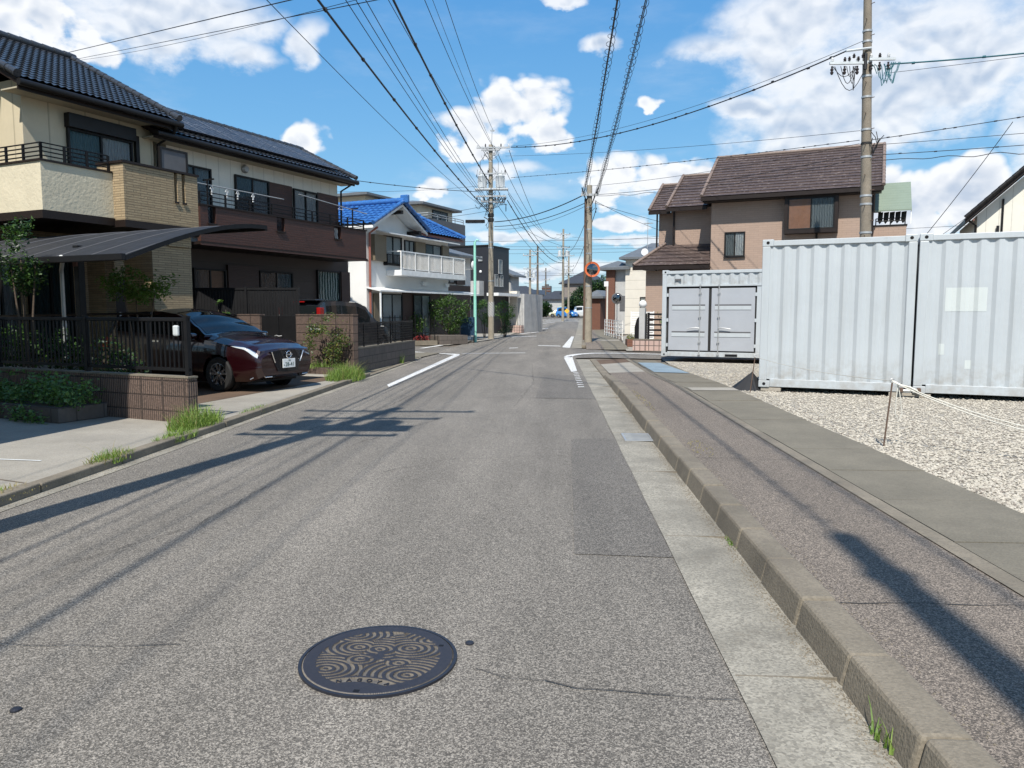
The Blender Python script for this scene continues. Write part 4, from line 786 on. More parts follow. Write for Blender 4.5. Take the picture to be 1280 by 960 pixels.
# ------------------------------------------------------------------ right side: containers, brown roofed house, far lots
def corr(L, H, per=.275, dep=.036):
    """trapezoid corrugated sheet L wide, H high, facing -y, outermost at y=0"""
    mb = MB(); xs = []; x = 0; n = max(1, round(L/per)); p = L/n
    for i in range(n): xs += [(x, 0), (x+p*.26, 0), (x+p*.5, dep), (x+p*.76, dep)]; x += p
    xs.append((L, 0))
    for x, d in xs: mb.v += [(x, d, 0), (x, d, H)]
    for i in range(len(xs)-1): mb.f.append((2*i, 2*i+2, 2*i+3, 2*i+1))
    return mb
def container(label, u, v, W, Ln, group, doors=False, z=.17, H=2.591):
    """frame and corrugated walls; the face at y=0 looks at the camera"""
    x, y = XY(u, v); t = thing('shipping_container', label, 'container', (x, y, z), GRID, group); m = M_['contw']; P = .13
    for (a, b) in ((0, 0), (W-P, 0), (0, Ln-P), (W-P, Ln-P)): MB().box(a, a+P, b, b+P, .118, H-.118).build('corner_post', m, t, bevel=.012)
    for zz in (0, H-.118):
        for a in (0, W-.178):
            for b in (0, Ln-.162):
                c = MB().box(a-.004, a+.182, b-.004, b+.166, zz, zz+.118).build('corner_casting', m, t, bevel=.01)
                if b == 0: MB().lathe([(.028, -.0055), (.028, -.003)], 14, (a+.09, 0, zz+.06), 'y').build('casting_hole', M_['black'], c)
    for b in (.012, Ln-.072):
        MB().box(.182, W-.182, b, b+.06, H-.11, H-.02).build('top_rail', m, t, bevel=.006); MB().box(.182, W-.182, b, b+.06, .01, .15).build('bottom_rail', m, t, bevel=.006)
    for a in (.012, W-.072): MB().box(a, a+.06, .166, Ln-.166, H-.11, H-.02).build('top_rail', m, t); MB().box(a, a+.06, .166, Ln-.166, .01, .15).build('bottom_rail', m, t)
    MB().box(.07, W-.07, .07, Ln-.07, .15, .2).build('floor', M_['rubber'], t); MB().box(.06, W-.06, .06, Ln-.06, H-.06, H-.03).build('roof_panel', m, t)
    if not doors:
        c = corr(W-2*P, H-.25, .242, .032); c.build('end_panel', m, t, loc=(P, .03, .145))
        w0 = MB().box(.13, .135, .02, .07, .15, H-.11); w0.box(W-.135, W-.13, .02, .07, .15, H-.11); w0.build('edge_flange', m, t)
    else:
        d0, d1, dz = .16, 2.66, 2.06
        corr(W-2*P-(d1-d0+.3), H-.25, .28).build('side_panel', m, t, loc=(d1+.42-.11, .03, .145)); c = corr(2.95, .36, .28); c.build('header_panel', m, t, loc=(P, .03, 2.13))
        MB().box(d1+.10, d1+.30, .02, .08, .15, 2.14).build('door_jamb', m, t); MB().box(d0-.03, d1+.3, .0, .09, 2.10, 2.15).build('door_lintel', m, t)
        MB().box(d0-.01, d1+.1, .062, .08, .15, 2.1).build('door_gasket', M_['rubber'], t)
        for a, b in ((d0+.04, (d0+d1)/2-.02), ((d0+d1)/2+.06, d1+.05)):
            d = MB().box(a, b, .035, .065, .19, 2.04).build('door', M_['contd'], t, bevel=.008)
            for zc in (.62, 1.42): g = MB().box(a+.1, b-.1, .022, .034, zc-.015, zc+.10); g.build('door_rib', m, d, bevel=.004); g = MB().box(a+.1, b-.1, .0345, .036, zc+.101, zc+.145); g.build('rib_recess', M_['greypanel'], d)
            xr = b-.25 if a < 1 else a+.22
            g = MB(); g.smooth = True; g.tube([(xr, -.005, .05), (xr, -.005, 2.16)], .017, 8); r = g.build('lock_rod', M_['steel'], d)
            g = MB()
            for zc in (.08, .45, 1.2, 1.9, 2.12): g.box(xr-.035, xr+.035, -.024, .033, zc-.02, zc+.02)
            g.build('rod_bracket', M_['steel'], r)
            g = MB(); g.smooth = True; s_ = -1 if a < 1 else 1; g.tube([(xr, -.03, .86), (xr+s_*.12, -.045, .88), (xr+s_*.36, -.035, .84)], .014, 6); g.build('lock_handle', M_['steel'], r)
            for zc in (.35, 1.1, 1.85): q = a-.035 if a < 1 else b+.03; g = MB().box(q-.03, q+.03, .012, .034, zc-.05, zc+.05); g.build('hinge', m, d)
        MB().box(1.9, 2.25, .004, .011, .03, .10).build('fork_pocket', M_['black'], t); MB().box(.38, .56, -.012, .03, 2.28, 2.33).build('vent', M_['greypanel'], t)
        # far corrugation covers the rest
    for a, s_ in ((.03, 1), (W-.03, -1)):
        c = corr(Ln-2*P, H-.25, .28); c.v = [(a+s_*q[1], P+q[0], q[2]+.145) for q in c.v]; c.build('side_panel', m, t)
    c = corr(W-2*P, H-.25, .28); c.v = [(P+q[0], Ln-.03-q[1], q[2]+.145) for q in c.v]; c.build('end_panel', m, t)
    return t
G_ = 'pale grey shipping containers on the gravel lot'
container('pale grey shipping container end in front of the concrete pole, left of two', -1.735, 14.10, 2.41, 6.06, G_)
c2 = container('pale grey shipping container with faded blank rectangles on its end, at the right edge', .705, 14.07, 2.438, 6.06, G_)
def conform(a, b, c, d, L=2.178, per=.242, dep=.032):
    n = round(L/per); p = L/n; ks = []
    for i in range(n): ks += [(i*p, 0), (i*p+p*.26, 0), (i*p+p*.5, dep), (i*p+p*.76, dep)]
    ks.append((L, 0))
    def f(x):
        for (x0, d0), (x1, d1) in zip(ks, ks[1:]):
            if x0 <= x <= x1: return d0+(d1-d0)*(x-x0)/(x1-x0)
        return 0
    xs = sorted([a-.13, b-.13]+[k[0] for k in ks if a-.13 < k[0] < b-.13]); mb = MB()
    for x in xs: mb.v += [(x+.13, .0275+f(x), c), (x+.13, .0275+f(x), d)]
    for i in range(len(xs)-1): mb.f.append((2*i, 2*i+2, 2*i+3, 2*i+1))
    return mb
for q in ((.40, .98, 1.34, 1.72), (.34, .42, .64, .82), (.72, .81, .42, .56)): conform(*q).build('faded_patch', M_['patchw'], c2)
container('smaller looking grey shipping container with double side doors and lock rods, behind the others', -5.70, 22.94, 6.06, 2.438, G_, doors=True, z=.16)
k = 0
for u, v, lb in ((-1.70, 14.12, 'pale timber block under the left front corner of the nearest container end'), (.35, 14.10, 'pale timber block under the seam between the two near containers'), (-1.7, 19.8, 'pale timber block under the rear corner of the left near container'), (2.6, 14.12, 'pale timber block under the right corner of the container at the right edge')):
    x, y = XY(u, v); tag(MB().box(0, .34 if k != 1 else .62, 0, .3, 0, .065).build('support_block', M_['woodblk'], loc=(x, y, .1), rotz=GRID, bevel=.008), lb, 'timber block', 'timber blocks under the containers'); k += 1
x, y = XY(.66, 14.02); t = thing('twist_lock', 'steel bridge clamp joining the bottom corners of the two near containers', 'clamp', (x, y, .185), GRID)
g = MB(); g.smooth = True; g.tube([(-.13, -.02, .03), (.13, -.02, .03)], .022, 8); g.build('clamp_bar', M_['steel'], t)
for s_ in (-1, 1): g = MB().box(s_*.13-.03, s_*.13+.03, -.05, .05, .0, .075); g.build('clamp_jaw', M_['rust'], t, bevel=.008)
# tarpaulin heap at the container corner
random.seed(4); mb = MB(); n = 9
pts = [(0, 0, .34)]+[(.34*math.cos(a)*random.uniform(.8, 1.2)-.05, .3*math.sin(a)*random.uniform(.8, 1.2), 0) for a in [i*6.283/n for i in range(n)]]
mb.add(pts, [(0, 1+i, 1+(i+1) % n) for i in range(n)]+[tuple(range(1, n+1))]); x, y = XY(-1.88, 14.35)
tag(mb.build('tarpaulin', M_['tarp'], loc=(x, y, .08)), 'heap of black tarpaulin at the left corner of the nearest container', 'tarpaulin')

# rope on steel pins round the gravel lot
for (x, y, top, dx, lb) in ((3.46, 8.05, .68, .06, 'thin steel pin with looped eye standing in gravel at the near end of the rope'), (6.4, 5.85, .44, .0, 'steel pin at the far right end of the rope, outside the frame'), (3.47, 13.5, .62, .07, 'thin dark steel pin in gravel beside the black tarpaulin')):
    t = thing('rope_pin', lb, 'pin', (x, y, .09), 0, 'steel pins carrying the rope')
    g = MB(); g.smooth = True; g.tube([(0, 0, -.02), (dx, 0, top)], .009, 8).build('rod', M_['rust'], t)
    g = MB(); g.smooth = True; g.tube([(dx+.022*math.cos(a), 0, top+.022+.022*math.sin(a)) for a in [i*.6 for i in range(11)]], .005, 6).build('eye', M_['steel'], t)
def sagline(p, q, sag, n=20): p, q = Vector(p), Vector(q); return [p.lerp(q, i/n)-Vector((0, 0, sag*4*(i/n)*(1-i/n))) for i in range(n+1)]
g = MB(); g.smooth = True; A = (3.52, 8.05, .79)
g.tube(sagline(A, (6.4, 5.85, .55), .33), .006, 6); g.tube(sagline((3.52, 8.04, .78), (6.4, 5.84, .54), .36), .006, 6); g.tube([(3.53, 8.04, .785), (3.58, 8.0, .75), (3.65, 7.95, .735), (3.71, 7.9, .70)], .011, 6)
g.tube([(3.57, 8.03, .76), (3.60, 8.03, .62), (3.625, 8.03, .45), (3.59, 8.03, .37), (3.555, 8.03, .45), (3.56, 8.03, .62), (3.57, 8.03, .76)], .005, 6)
tag(g.build('rope', M_['rope']), 'white doubled rope strung over the gravel to the right with a loop hanging', 'rope')
g = MB(); g.smooth = True; g.tube(sagline((3.54, 13.5, .72), A, .05), .004, 5); tag(g.build('cord', M_['rope']), 'thin cord running in front of the nearest container between the two steel pins', 'cord')

def house_tan():
    h = ghouse('house', 'tan brick clad two storey house with brown slate gable roofs behind the containers', 'house')
    bx(h, 'wall', 'tan', (-5.98, 0, 32, 38, 0, 6.15)); mb = MB(); mb.prism([(32, 6.15), (38, 6.15), (35, 7.9)], -5.9, -.05, 'x'); mb.build('gable_wall', M_['tan'], h)
    bx(h, 'wing_wall', 'tan', (-7.75, -5.981, 33.3, 38.6, 0, 5.95)); bx(h, 'wing_wall', 'tan', (-8.65, -7.751, 34.0, 38.0, 0, 5.9))
    def slate(E0, E1, R0, R1, n): mb = roof_slope(MB(), E0, E1, R0, R1, n, 1, 0, .03, .6); return mb
    mb = slate((-6.3, 31.45, 6.1), (.3, 31.45, 6.1), (-6.3, 35, 8.25), (.3, 35, 8.25), 15)
    rf = mb.build('roof', M_['slate'], h); slab((-6.32, 31.43, 6.08), (.32, 31.43, 6.08), (-6.32, 35, 8.22), (.32, 35, 8.22), .12).build('roof_board', M_['dkbrown'], rf); slab((-6.32, 38.6, 6.1), (.32, 38.6, 6.1), (-6.32, 35.02, 8.22), (.32, 35.02, 8.22), .14).build('back_slope', M_['slate'], rf)
    caps([(-6.3, 35, 8.28), (.3, 35, 8.28)], .08).build('ridge_cap', M_['ridgecap'], rf); caps([(-6.3, 31.45, 6.15), (-6.3, 35, 8.3)], .07).build('rake_cap', M_['ridgecap'], rf); caps([(.3, 31.45, 6.15), (.3, 35, 8.3)], .07).build('rake_cap', M_['ridgecap'], rf)
    bx(rf, 'rain_gutter', 'dkbrown', (-6.3, .3, 31.33, 31.44, 5.93, 6.07)); bx(rf, 'soffit', 'dkbrown', (-6.25, .25, 31.46, 31.998, 5.9, 5.95))
    for (u0, u1, v0, vr, ze, zr) in ((-8.05, -6.33, 32.85, 36, 5.95, 7.75), (-9.0, -8.06, 33.6, 36, 5.95, 7.4)):
        r2 = slate((u0, v0, ze), (u1, v0, ze), (u0, vr, zr), (u1, vr, zr), 11).build('wing_roof', M_['slate'], h); slab((u0, v0-.02, ze-.02), (u1, v0-.02, ze-.02), (u0, vr, zr-.02), (u1, vr, zr-.02), .12).build('roof_board', M_['dkbrown'], r2)
        slab((u0, 38.8, ze), (u1, 38.8, ze), (u0, vr+.02, zr-.02), (u1, vr+.02, zr-.02), .12).build('back_slope', M_['slate'], r2)
        caps([(u0, v0, ze+.05), (u0, vr, zr+.06)], .07).build('rake_cap', M_['ridgecap'], r2); caps([(u0, vr, zr+.03), (u1, vr, zr+.03)], .07).build('ridge_cap', M_['ridgecap'], r2); bx(r2, 'rain_gutter', 'dkbrown', (u0, u1, v0-.12, v0-.03, ze-.17, ze-.04))
    # lower hipped canopy roof over the entrance wing
    mb = slate((-9.2, 31.9, 3.45), (-5.99, 31.9, 3.45), (-8.2, 33.28, 4.4), (-5.99, 33.28, 4.4), 6); r3 = mb.build('canopy_roof', M_['slate'], h)
    slab((-9.22, 31.88, 3.42), (-5.99, 31.88, 3.42), (-8.2, 33.28, 4.37), (-5.99, 33.28, 4.37), .14).build('roof_board', M_['dkbrown'], r3); caps([(-9.2, 31.9, 3.5), (-8.2, 33.28, 4.46)], .07).build('hip_cap', M_['ridgecap'], r3); slab((-9.2, 36, 3.45), (-9.2, 31.9, 3.45), (-8.2, 36, 4.4), (-8.2, 33.28, 4.4), .1).build('hip_slope', M_['slate'], r3)
    bx(r3, 'rain_gutter', 'dkbrown', (-9.2, -5.99, 31.8, 31.89, 3.27, 3.41))
    bx(h, 'entrance_wall', 'tan', (-8.75, -7.0, 32.3, 33.29, 0, 3.25))
    for x_, y_ in ((-8.72, 33.93), (-7.80, 33.22), (-1.95, 31.93), (-.02, 31.9)): pipe(h, 'downpipe', 'dkbrown', [(x_, y_, 5.85), (x_, y_, .1)], .04)
    Y = Face('y', 32)
    window(h, Y, -3.10, -1.22, 4.55, 5.92, 'curtain', 'dkbrown', 1, .09, .42, 'pane', None, cur2='curtain', sill=False) if False else None
    # projecting bay window
    b = MB().box(-3.12, -1.2, 31.55, 31.998, 4.52, 4.66); b.box(-3.12, -1.2, 31.55, 31.998, 5.86, 5.97); b.box(-3.12, -3.0, 31.55, 31.998, 4.66, 5.86); b.box(-1.32, -1.2, 31.55, 31.998, 4.66, 5.86); w = b.build('bay_window', M_['dkbrown'], h)
    window(w, Face('y', 31.62), -3.0, -1.32, 4.66, 5.86, 'wood', 'dkframe', 1, .05, .05, 'pane', 'curtaingrey', sill=False); bx(w, 'backing', 'soffit', (-2.99, -1.33, 31.625, 31.64, 4.67, 5.85))
    window(h, Y, -5.43, -4.62, 3.72, 4.72, 'curtaingrey', 'dkframe', 1, .06, .06, 'pane', 'curtain')
    # balcony with sage canopy at the right end
    bb = bx(h, 'balcony', 'tan', (.001, 1.15, 32.6, 35.5, 3.2, 4.75)); bx(bb, 'cap', 'black', (.001, 1.18, 32.57, 35.5, 4.752, 4.8)); slab((.05, 32.5, 5.35), (1.3, 32.5, 5.35), (.05, 34.6, 6.65), (1.3, 34.6, 6.65), .06).build('canopy', M_['greensid'], bb)
    bx(bb, 'canopy_side', 'whitem', (1.27, 1.3, 32.55, 32.62, 4.8, 5.35)); rails(bb, [(.1, 32.7), (1.1, 32.7)], (4.95, 5.05), .02, .5, 4.8)
    g = MB()
    for i in range(5): a = .25+i*.2; g.add([(a-.08, 32.9, 5.3), (a+.1, 32.9, 5.32), (a+.08, 32.92, 4.98), (a-.02, 32.9, 4.86), (a-.09, 32.88, 4.99)], [(0,1,2,3,4)])
    g.build('laundry', M_['gutterm'], bb)
    bx(h, 'balcony_block', 'tan', (.001, 1.15, 32.62, 35.5, 0, 3.199)); bx(h, 'foundation', 'greywall', (-6, .02, 31.97, 38, 0, .4))
    settle(h, -3, 35)
s = NT('brown_slate'); x, y, z = s.sepx(); v = s.comb(x, s.math('MULTIPLY', z, 1.95)); n_ = s.N.new('ShaderNodeTexBrick'); s.L.new(v, n_.inputs['Vector']); n_.offset = .5
n_.inputs['Scale'].default_value = 1; n_.inputs['Brick Width'].default_value = .45; n_.inputs['Row Height'].default_value = .28; n_.inputs['Mortar Size'].default_value = .008
s.put(n_.inputs['Color1'], (.095, .068, .058)); s.put(n_.inputs['Color2'], (.072, .051, .045)); s.put(n_.inputs['Mortar'], (.04, .03, .027))
f = s.math('MULTIPLY', s.rng(s.noise(5.5, 2, .5, scale=(1.5, 1, 4)), .62, .68), 1); M_['slate'] = s.done(s.mix(s.math('MULTIPLY', f, .28), n_.outputs[0], (.45, .38, .34)), .5)
house_tan()
# white house at the far right
h = ghouse('house', 'white two storey gabled house with brown shutters at the right edge behind containers', 'house')
mb = MB().box(4.0, 9.5, 38, 45, 0, 5.6); mb.prism([(4.0, 5.6), (9.5, 5.6), (6.75, 8.2)], 38, 45, 'y'); mb.build('wall', M_['whitesid'], h)
rf = slab((3.5, 37.4, 5.4), (3.5, 45.6, 5.4), (6.75, 37.4, 8.5), (6.75, 45.6, 8.5), .2).build('roof', M_['dkbrown'], h); slab((10.0, 37.4, 5.45), (10.0, 45.6, 5.45), (6.76, 37.4, 8.5), (6.76, 45.6, 8.5), .2).build('back_slope', M_['dkbrown'], rf)
caps([(3.5, 37.35, 5.45), (6.75, 37.35, 8.55)], .09).build('rake_cap', M_['gutterm'], rf); bx(rf, 'bargeboard', 'redbrown', (3.8, 3.85, 37.5, 37.55, 5.3, 5.4))
pipe(h, 'downpipe', 'gutterm', [(3.6, 37.5, 5.35), (3.95, 37.92, 5.15), (3.95, 37.92, .2)], .05); pipe(h, 'downpipe', 'gutterm', [(4.9, 37.95, 6.2), (4.9, 37.95, 3.2)], .04)
bx(h, 'shutter', 'shutter', (5.7, 6.4, 37.9, 37.998, 5.9, 6.6)); bx(h, 'lower_roof', 'redbrown', (4.5, 10, 37.0, 37.99, 3.9, 4.1)); g = MB(); g.smooth = True; g.tube([(4.75, 37.9, 4.5+i*.12) for i in range(6)], .06, 6).build('meter_box', M_['cable'], h)
settle(h, 6.5, 41)

# houses across the side street on the right
h = ghouse('house', 'cream and brick two storey house left of the tan brick house, small window', 'house')
bx(h, 'wall', 'offwhite', (-14.95, -10, 50, 56, 0, 5.0)); bx(h, 'side_wall', 'greywall', (-15.73, -14.951, 50.3, 56, 0, 4.4)); bx(h, 'brick_wall', 'redbrick', (-16.35, -15.731, 50.1, 56, 0, 4.4))
mb = MB().add([(-15.3, 49.6, 5.0), (-9.8, 49.6, 5.0), (-9.8, 56.4, 5.0), (-15.3, 56.4, 5.0), (-15.3, 49.6, 5.14), (-9.8, 49.6, 5.14), (-9.8, 56.4, 5.14), (-15.3, 56.4, 5.14), (-14.0, 53, 6.3), (-10.5, 53, 6.3)], [(3,2,1,0),(0,1,5,4),(1,2,6,5),(2,3,7,6),(3,0,4,7),(4,5,9,8),(5,6,9),(6,7,8,9),(7,4,8)])
mb.build('roof', M_['greyroof'], h); hip(-16.6, -14.9, 50.0, 56, 4.5, .5, .3).build('side_roof', M_['greyroof'], h)
window(h, Face('y', 50), -13.92, -13.5, 1.6, 2.5, None, 'dkframe', 0, .05, .05); bx(h, 'window_panel', 'greypanel', (-15.4, -15.0, 50.25, 50.298, 1.6, 2.6)); g = MB(); g.smooth = True; g.lathe([(.02, 49.9), (.22, 49.85), (.24, 49.82)], 20, (-13.6, 0, 5.45), 'y'); g.build('satellite_dish', M_['porcelain'], h)
pipe(h, 'antenna_mast', 'steel', [(-13.6, 50.5, 5.4), (-13.6, 50.5, 7.6)], .02); g = MB()
for i in range(4): g.box(-13.9, -13.3, 50.45+i*.12, 50.47+i*.12, 7.4, 7.42)
g.box(-13.61, -13.59, 50.4, 50.9, 7.395, 7.415); g.build('antenna', M_['steel'], h); settle(h, -13, 53)
simple_house('dark roofed house with hip roof beyond the dark hedge trees', -50.8, -44.2, 130, 138, 6.6, 'taupe', 'farroof', 2.4, 'hip', wins=[('y', 130, -47.6, -46.4, 4.2, 5.6)])
simple_house('low red brick shed with pale hip roof beside the brick and cream house', -19.6, -18.7, 56, 59, 2.6, 'redbrick', 'greyroof', .5, 'hip', ov=.3)
far = [(-47, -42.8, 98, 101, 3.9, 'offwhite', 'farroof', 1.2, 'hip', 'pale far house with dark hip roof left of the vanishing road'), (-56, -51.9, 132, 136, 3.6, 'taupe', 'farroof', 1.5, 'hip', 'low far house with dark hip roof just left of the larger hip roofed house'),
       (-66, -60.5, 146, 151, 4.6, 'beige', 'farroof', 1.5, 'gable', 'farthest beige house seen straight down the road'), (-55, -48, 130, 134, 3.8, 'greywall', 'farroof', 1.5, 'hip', 'far grey house beyond the end of the road, hip roofed'),
       (-14, -6, 80, 88, 5.2, 'offwhite', 'farroof', 1.6, 'gable', 'far house with pale walls behind the tan brick house'), (-27, -21.5, 112, 118, 4.4, 'taupe', 'farroof', 1.5, 'hip', 'far taupe house right of the dark hedge trees'),
       (-70, -62, 60, 68, 5.2, 'offwhite', 'farroof', 1.6, 'hip', 'house far down the left side street'), (14, 24, 48, 56, 5.2, 'beige', 'farroof', 1.6, 'hip', 'beige house far to the right along the side street')]
for a in far: simple_house(a[9], *a[:4], a[4], a[5], a[6], a[7], a[8], wins=[('x', a[1], a[2]+1, a[2]+2.6, 3.2, 4.2), ('y', a[2], a[0]+1, a[0]+2.6, .8 if a[4] < 4 else 3.2, 1.8 if a[4] < 4 else 4.2)])
h = thing('apartment_block', 'distant dark apartment block with balconies rising over far roofs', 'building', (-7, 880, 1.2), R(-8)); MB().box(-5, 5, -5, 5, 0, 30).build('wall', M_['greypanel'], h)
for i in range(5): MB().box(-5.2, 5.2, -5.6, -5.01, 14+i*3.2, 15+i*3.2).build('balcony', M_['redbrick'], h)
MB().box(-2, 2, -3, 3, 30, 32).build('stair_tower', M_['greypanel'], h)

# corner lot across the right side street: tile wall, gate, lamp, fence
def gth(name, label, cat, u, v, z=0.03, group=None): return gthing(name, label, cat, u, v, z, group)
t = gth('low_wall', 'low pink tiled wall at the street corner under the black gate', 'wall', -8.1, 28.25)
MB().box(0, 4.6, 0, .15, 0, .42).build('wall', M_['pinktile'], t); MB().box(0, .5, -.08, -.002, 0, .40).build('pier', M_['pinktile'], t); MB().box(-.01, 4.6, -.01, .16, .421, .45).build('coping', M_['kerb'], t)
t = gth('gate_post', 'grey square gate post topped by a white globe lamp', 'gate post', -7.95, 28.3); MB().box(0, .22, .17, .39, 0, 1.62).build('post', M_['greywall'], t, bevel=.01); g = MB(); g.smooth = True; g.lathe([(.05*0+.02, 1.62)]+[(.15*math.sin(a), 1.77-.15*math.cos(a)) for a in [.4+i*.25 for i in range(11)]], 16, (.11, .28, 0)).build('globe_lamp', M_['porcelain'], t)
t = gth('gate', 'black slatted metal gate with arched screen beside the grey lamp post', 'gate', -7.65, 28.55)
g = MB()
for x_ in (0, .75, 1.5, 2.1): MB().box(x_, x_+.08, 0, .06, .44, 1.45).build('frame_post', M_['black'], t)
g = MB()
for i in range(5): g.box(.08, 2.1, .02, .04, .55+i*.2, .62+i*.2)
g.build('slats', M_['black'], t); g = MB(); g.prism([(-.5, .44), (-.5, .9), (-.42, 1.2), (-.25, 1.38), (-.02, 1.42), (-.02, .44)], .02, .05, 'y'); g.build('arched_panel', M_['black'], t)
t = gth('bicycle', 'bicycle with pale wheel rims parked inside the black gate', 'bicycle', -6.9, 29.1)
for x_, r_ in ((0, .28), (.85, .28)):
    g = MB(); g.smooth = True; g.tube([(x_+r_*math.cos(a), 0, .3+r_*math.sin(a)) for a in [i*6.283/20 for i in range(21)]], .018, 6).build('wheel', M_['steel'], t)
g = MB(); g.smooth = True
for a, b in (((0, .3), (.2, .72)), ((.2, .72), (.65, .68)), ((.2, .7), (.45, .3)), ((.45, .3), (.65, .7)), ((.45, .3), (.85, .3)), ((.65, .68), (.85, .3)), ((.2, .72), (.16, .95))): g.tube([(a[0], 0, a[1]), (b[0], 0, b[1])], .014, 6)
g.build('frame', M_['black'], t); g = MB(); g.box(.55, .8, -.06, .06, .78, .83); g.build('saddle', M_['black'], t, bevel=.015); g = MB(); g.tube([(.16, -.25, .95), (.16, .25, .95)], .012, 6); g.build('handlebar', M_['steel'], t)
t = thing('white_fence', 'low white mesh fence beside the far pavement right of the concrete pole', 'fence', (3.45, 38, .12), R(2)); g = MB()
for i in range(8): g.box(-.02, .02, i*1.2, i*1.2+.04, 0, .95)
g.build('posts', M_['whitem'], t); g = MB()
for z_ in (.15, .35, .55, .75, .92): g.box(-.012, .012, 0, 8.4, z_, z_+.03)
g.build('rails', M_['whitem'], t)
t = thing('panel_fence', 'white louvred fence panel behind the round mirror', 'fence', (3.4, 33.2, .04), GRID); g = MB()
for i in range(14): g.box(0, .95, 0, .03, .1+i*.1, .17+i*.1)
g.build('slats', M_['whitem'], t); MB().box(-.04, 0, -.01, .05, 0, 1.5).build('post', M_['whitem'], t); MB().box(.95, .99, -.01, .05, 0, 1.5).build('post', M_['whitem'], t)
t = thing('brick_planter', 'brown brick planter box at the foot of the far pavement edge', 'planter', (3.15, 32.4, .04), 0); MB().box(0, .45, 0, .9, 0, .3).build('box', M_['redbrick'], t); leaves(MB(), (.22, .45, .38), (.22, .4, .14), 260, .07).build('plant', M_['leafY'], t)
t = thing('road_mirror', 'round convex mirror on a short grey post by the far pavement', 'mirror', (3.42, 41, .12), R(-12)); g = MB(); g.smooth = True; g.tube([(0, 0, 0), (0, 0, 2.1)], .035, 8).build('post', M_['steel'], t)
g = MB(); g.smooth = True; g.lathe([(.01, -.10), (.15, -.085), (.26, -.05), (.27, -.04)], 24, (0, 0, 2.1), 'y').build('mirror_face', M_['mirror'], t); g = MB(); g.smooth = True; g.lathe([(.27, -.06), (.30, -.05), (.30, .02), (.05, .05)], 24, (0, 0, 2.1), 'y').build('hood', M_['greypanel'], t)
t = thing('sign_post', 'pale pink post with small white signboard beside the red brick wall', 'sign', (3.25, 46, .12), 0); MB().tube([(0, 0, 0), (0, 0, 3.1)], .05, 8).build('post', M_['rope'], t); MB().box(-.2, .05, -.05, -.02, 2.9, 3.2).build('board', M_['porcelain'], t)
# ------------------------------------------------------------------ utility poles and overhead wires
def insul(mb, p, h=.16, r=.045):
    x, y, z = p; mb.lathe([(r*.5, z), (r, z+h*.25), (r*.5, z+h*.4), (r, z+h*.6), (r*.45, z+h*.78), (r*.6, z+h)], 8, (x, y, 0))
def polebody(t, H, r0, r1, mat='pole', lean=(0, 0), bolts=True, z0=0):
    g = MB(); g.smooth = True; n = 8; g.tube([(lean[0]*i/n, lean[1]*i/n, z0+(H-z0)*i/n) for i in range(n+1)], [r0+(r1-r0)*i/n for i in range(n+1)], 20).build('shaft', M_[mat], t)
    if bolts:
        i = 0; z = 2.0
        while z < H-.6:
            a = R(-60) if i % 2 else R(-120); r = r0+(r1-r0)*z/H; lx, ly = lean[0]*z/H, lean[1]*z/H
            g = MB(); g.tube([(lx+r*.8*math.cos(a), ly+r*.8*math.sin(a), z), (lx+(r+.13)*math.cos(a), ly+(r+.13)*math.sin(a), z)], .011, 5); g.build('step_bolt', M_['rust'], t); z += .45 if H > 8 else .6; i += 1
def band(t, z, r, mat='steel', lean=(0, 0), H=10): g = MB(); g.smooth = True; g.lathe([(r, z-.03), (r+.012, z-.028), (r+.012, z+.028), (r, z+.03)], 18, (lean[0]*z/H, lean[1]*z/H, 0)); g.build('band', M_[mat], t)
def crossarm(t, z, a0, a1, ang=0, n=3, th=.04, y=-.15, drop=False, mat='steel'):
    c = R(ang); ca, sa = math.cos(c), math.sin(c); rot = lambda p: (p[0]*ca-p[1]*sa, p[0]*sa+p[1]*ca, p[2])
    g = MB().box(a0, a1, y-th, y+th, z-th, z+th); g.v = [rot(p) for p in g.v]; arm = g.build('crossarm', M_[mat], t)
    for s_ in (-1, 1):
        e = a1 if s_ > 0 else a0
        if abs(e) > .4: g = MB().tube([rot((e*.6, y, z)), rot((0, y*.5, z-.45))], .014, 5); g.build('brace', M_['steel'], arm)
    for i in range(n):
        x = a0+.06+(a1-a0-.12)*i/max(1, n-1)
        if abs(x) < .12: x += .22
        g = MB(); g.smooth = True
        insul(g, (*rot((x, y, 0))[:2], z+th)) if not drop else insul(g, (*rot((x, y, 0))[:2], z-th-.17), .17, .05)
        g.build('insulator', M_['dkins' if drop or i % 2 else 'porcelain'], arm)
    return arm
def loops(t, z0, z1, w, n, mat='cable', seed=1, r=.012, name='jumper_cable'):
    random.seed(seed)
    for i in range(n):
        a, b = random.uniform(-w, w), random.uniform(-w, w); za, zb = random.uniform(z0, z1), random.uniform(z0, z1); y = random.uniform(-.3, .25); g = MB(); g.smooth = True
        g.tube([(a+(b-a)*k/8, y+.1*math.sin(k*.8), za+(zb-za)*k/8-.28*math.sin(math.pi*k/8)*random.uniform(.8, 1.2)) for k in range(9)], r, 5).build(name, M_[mat], t)

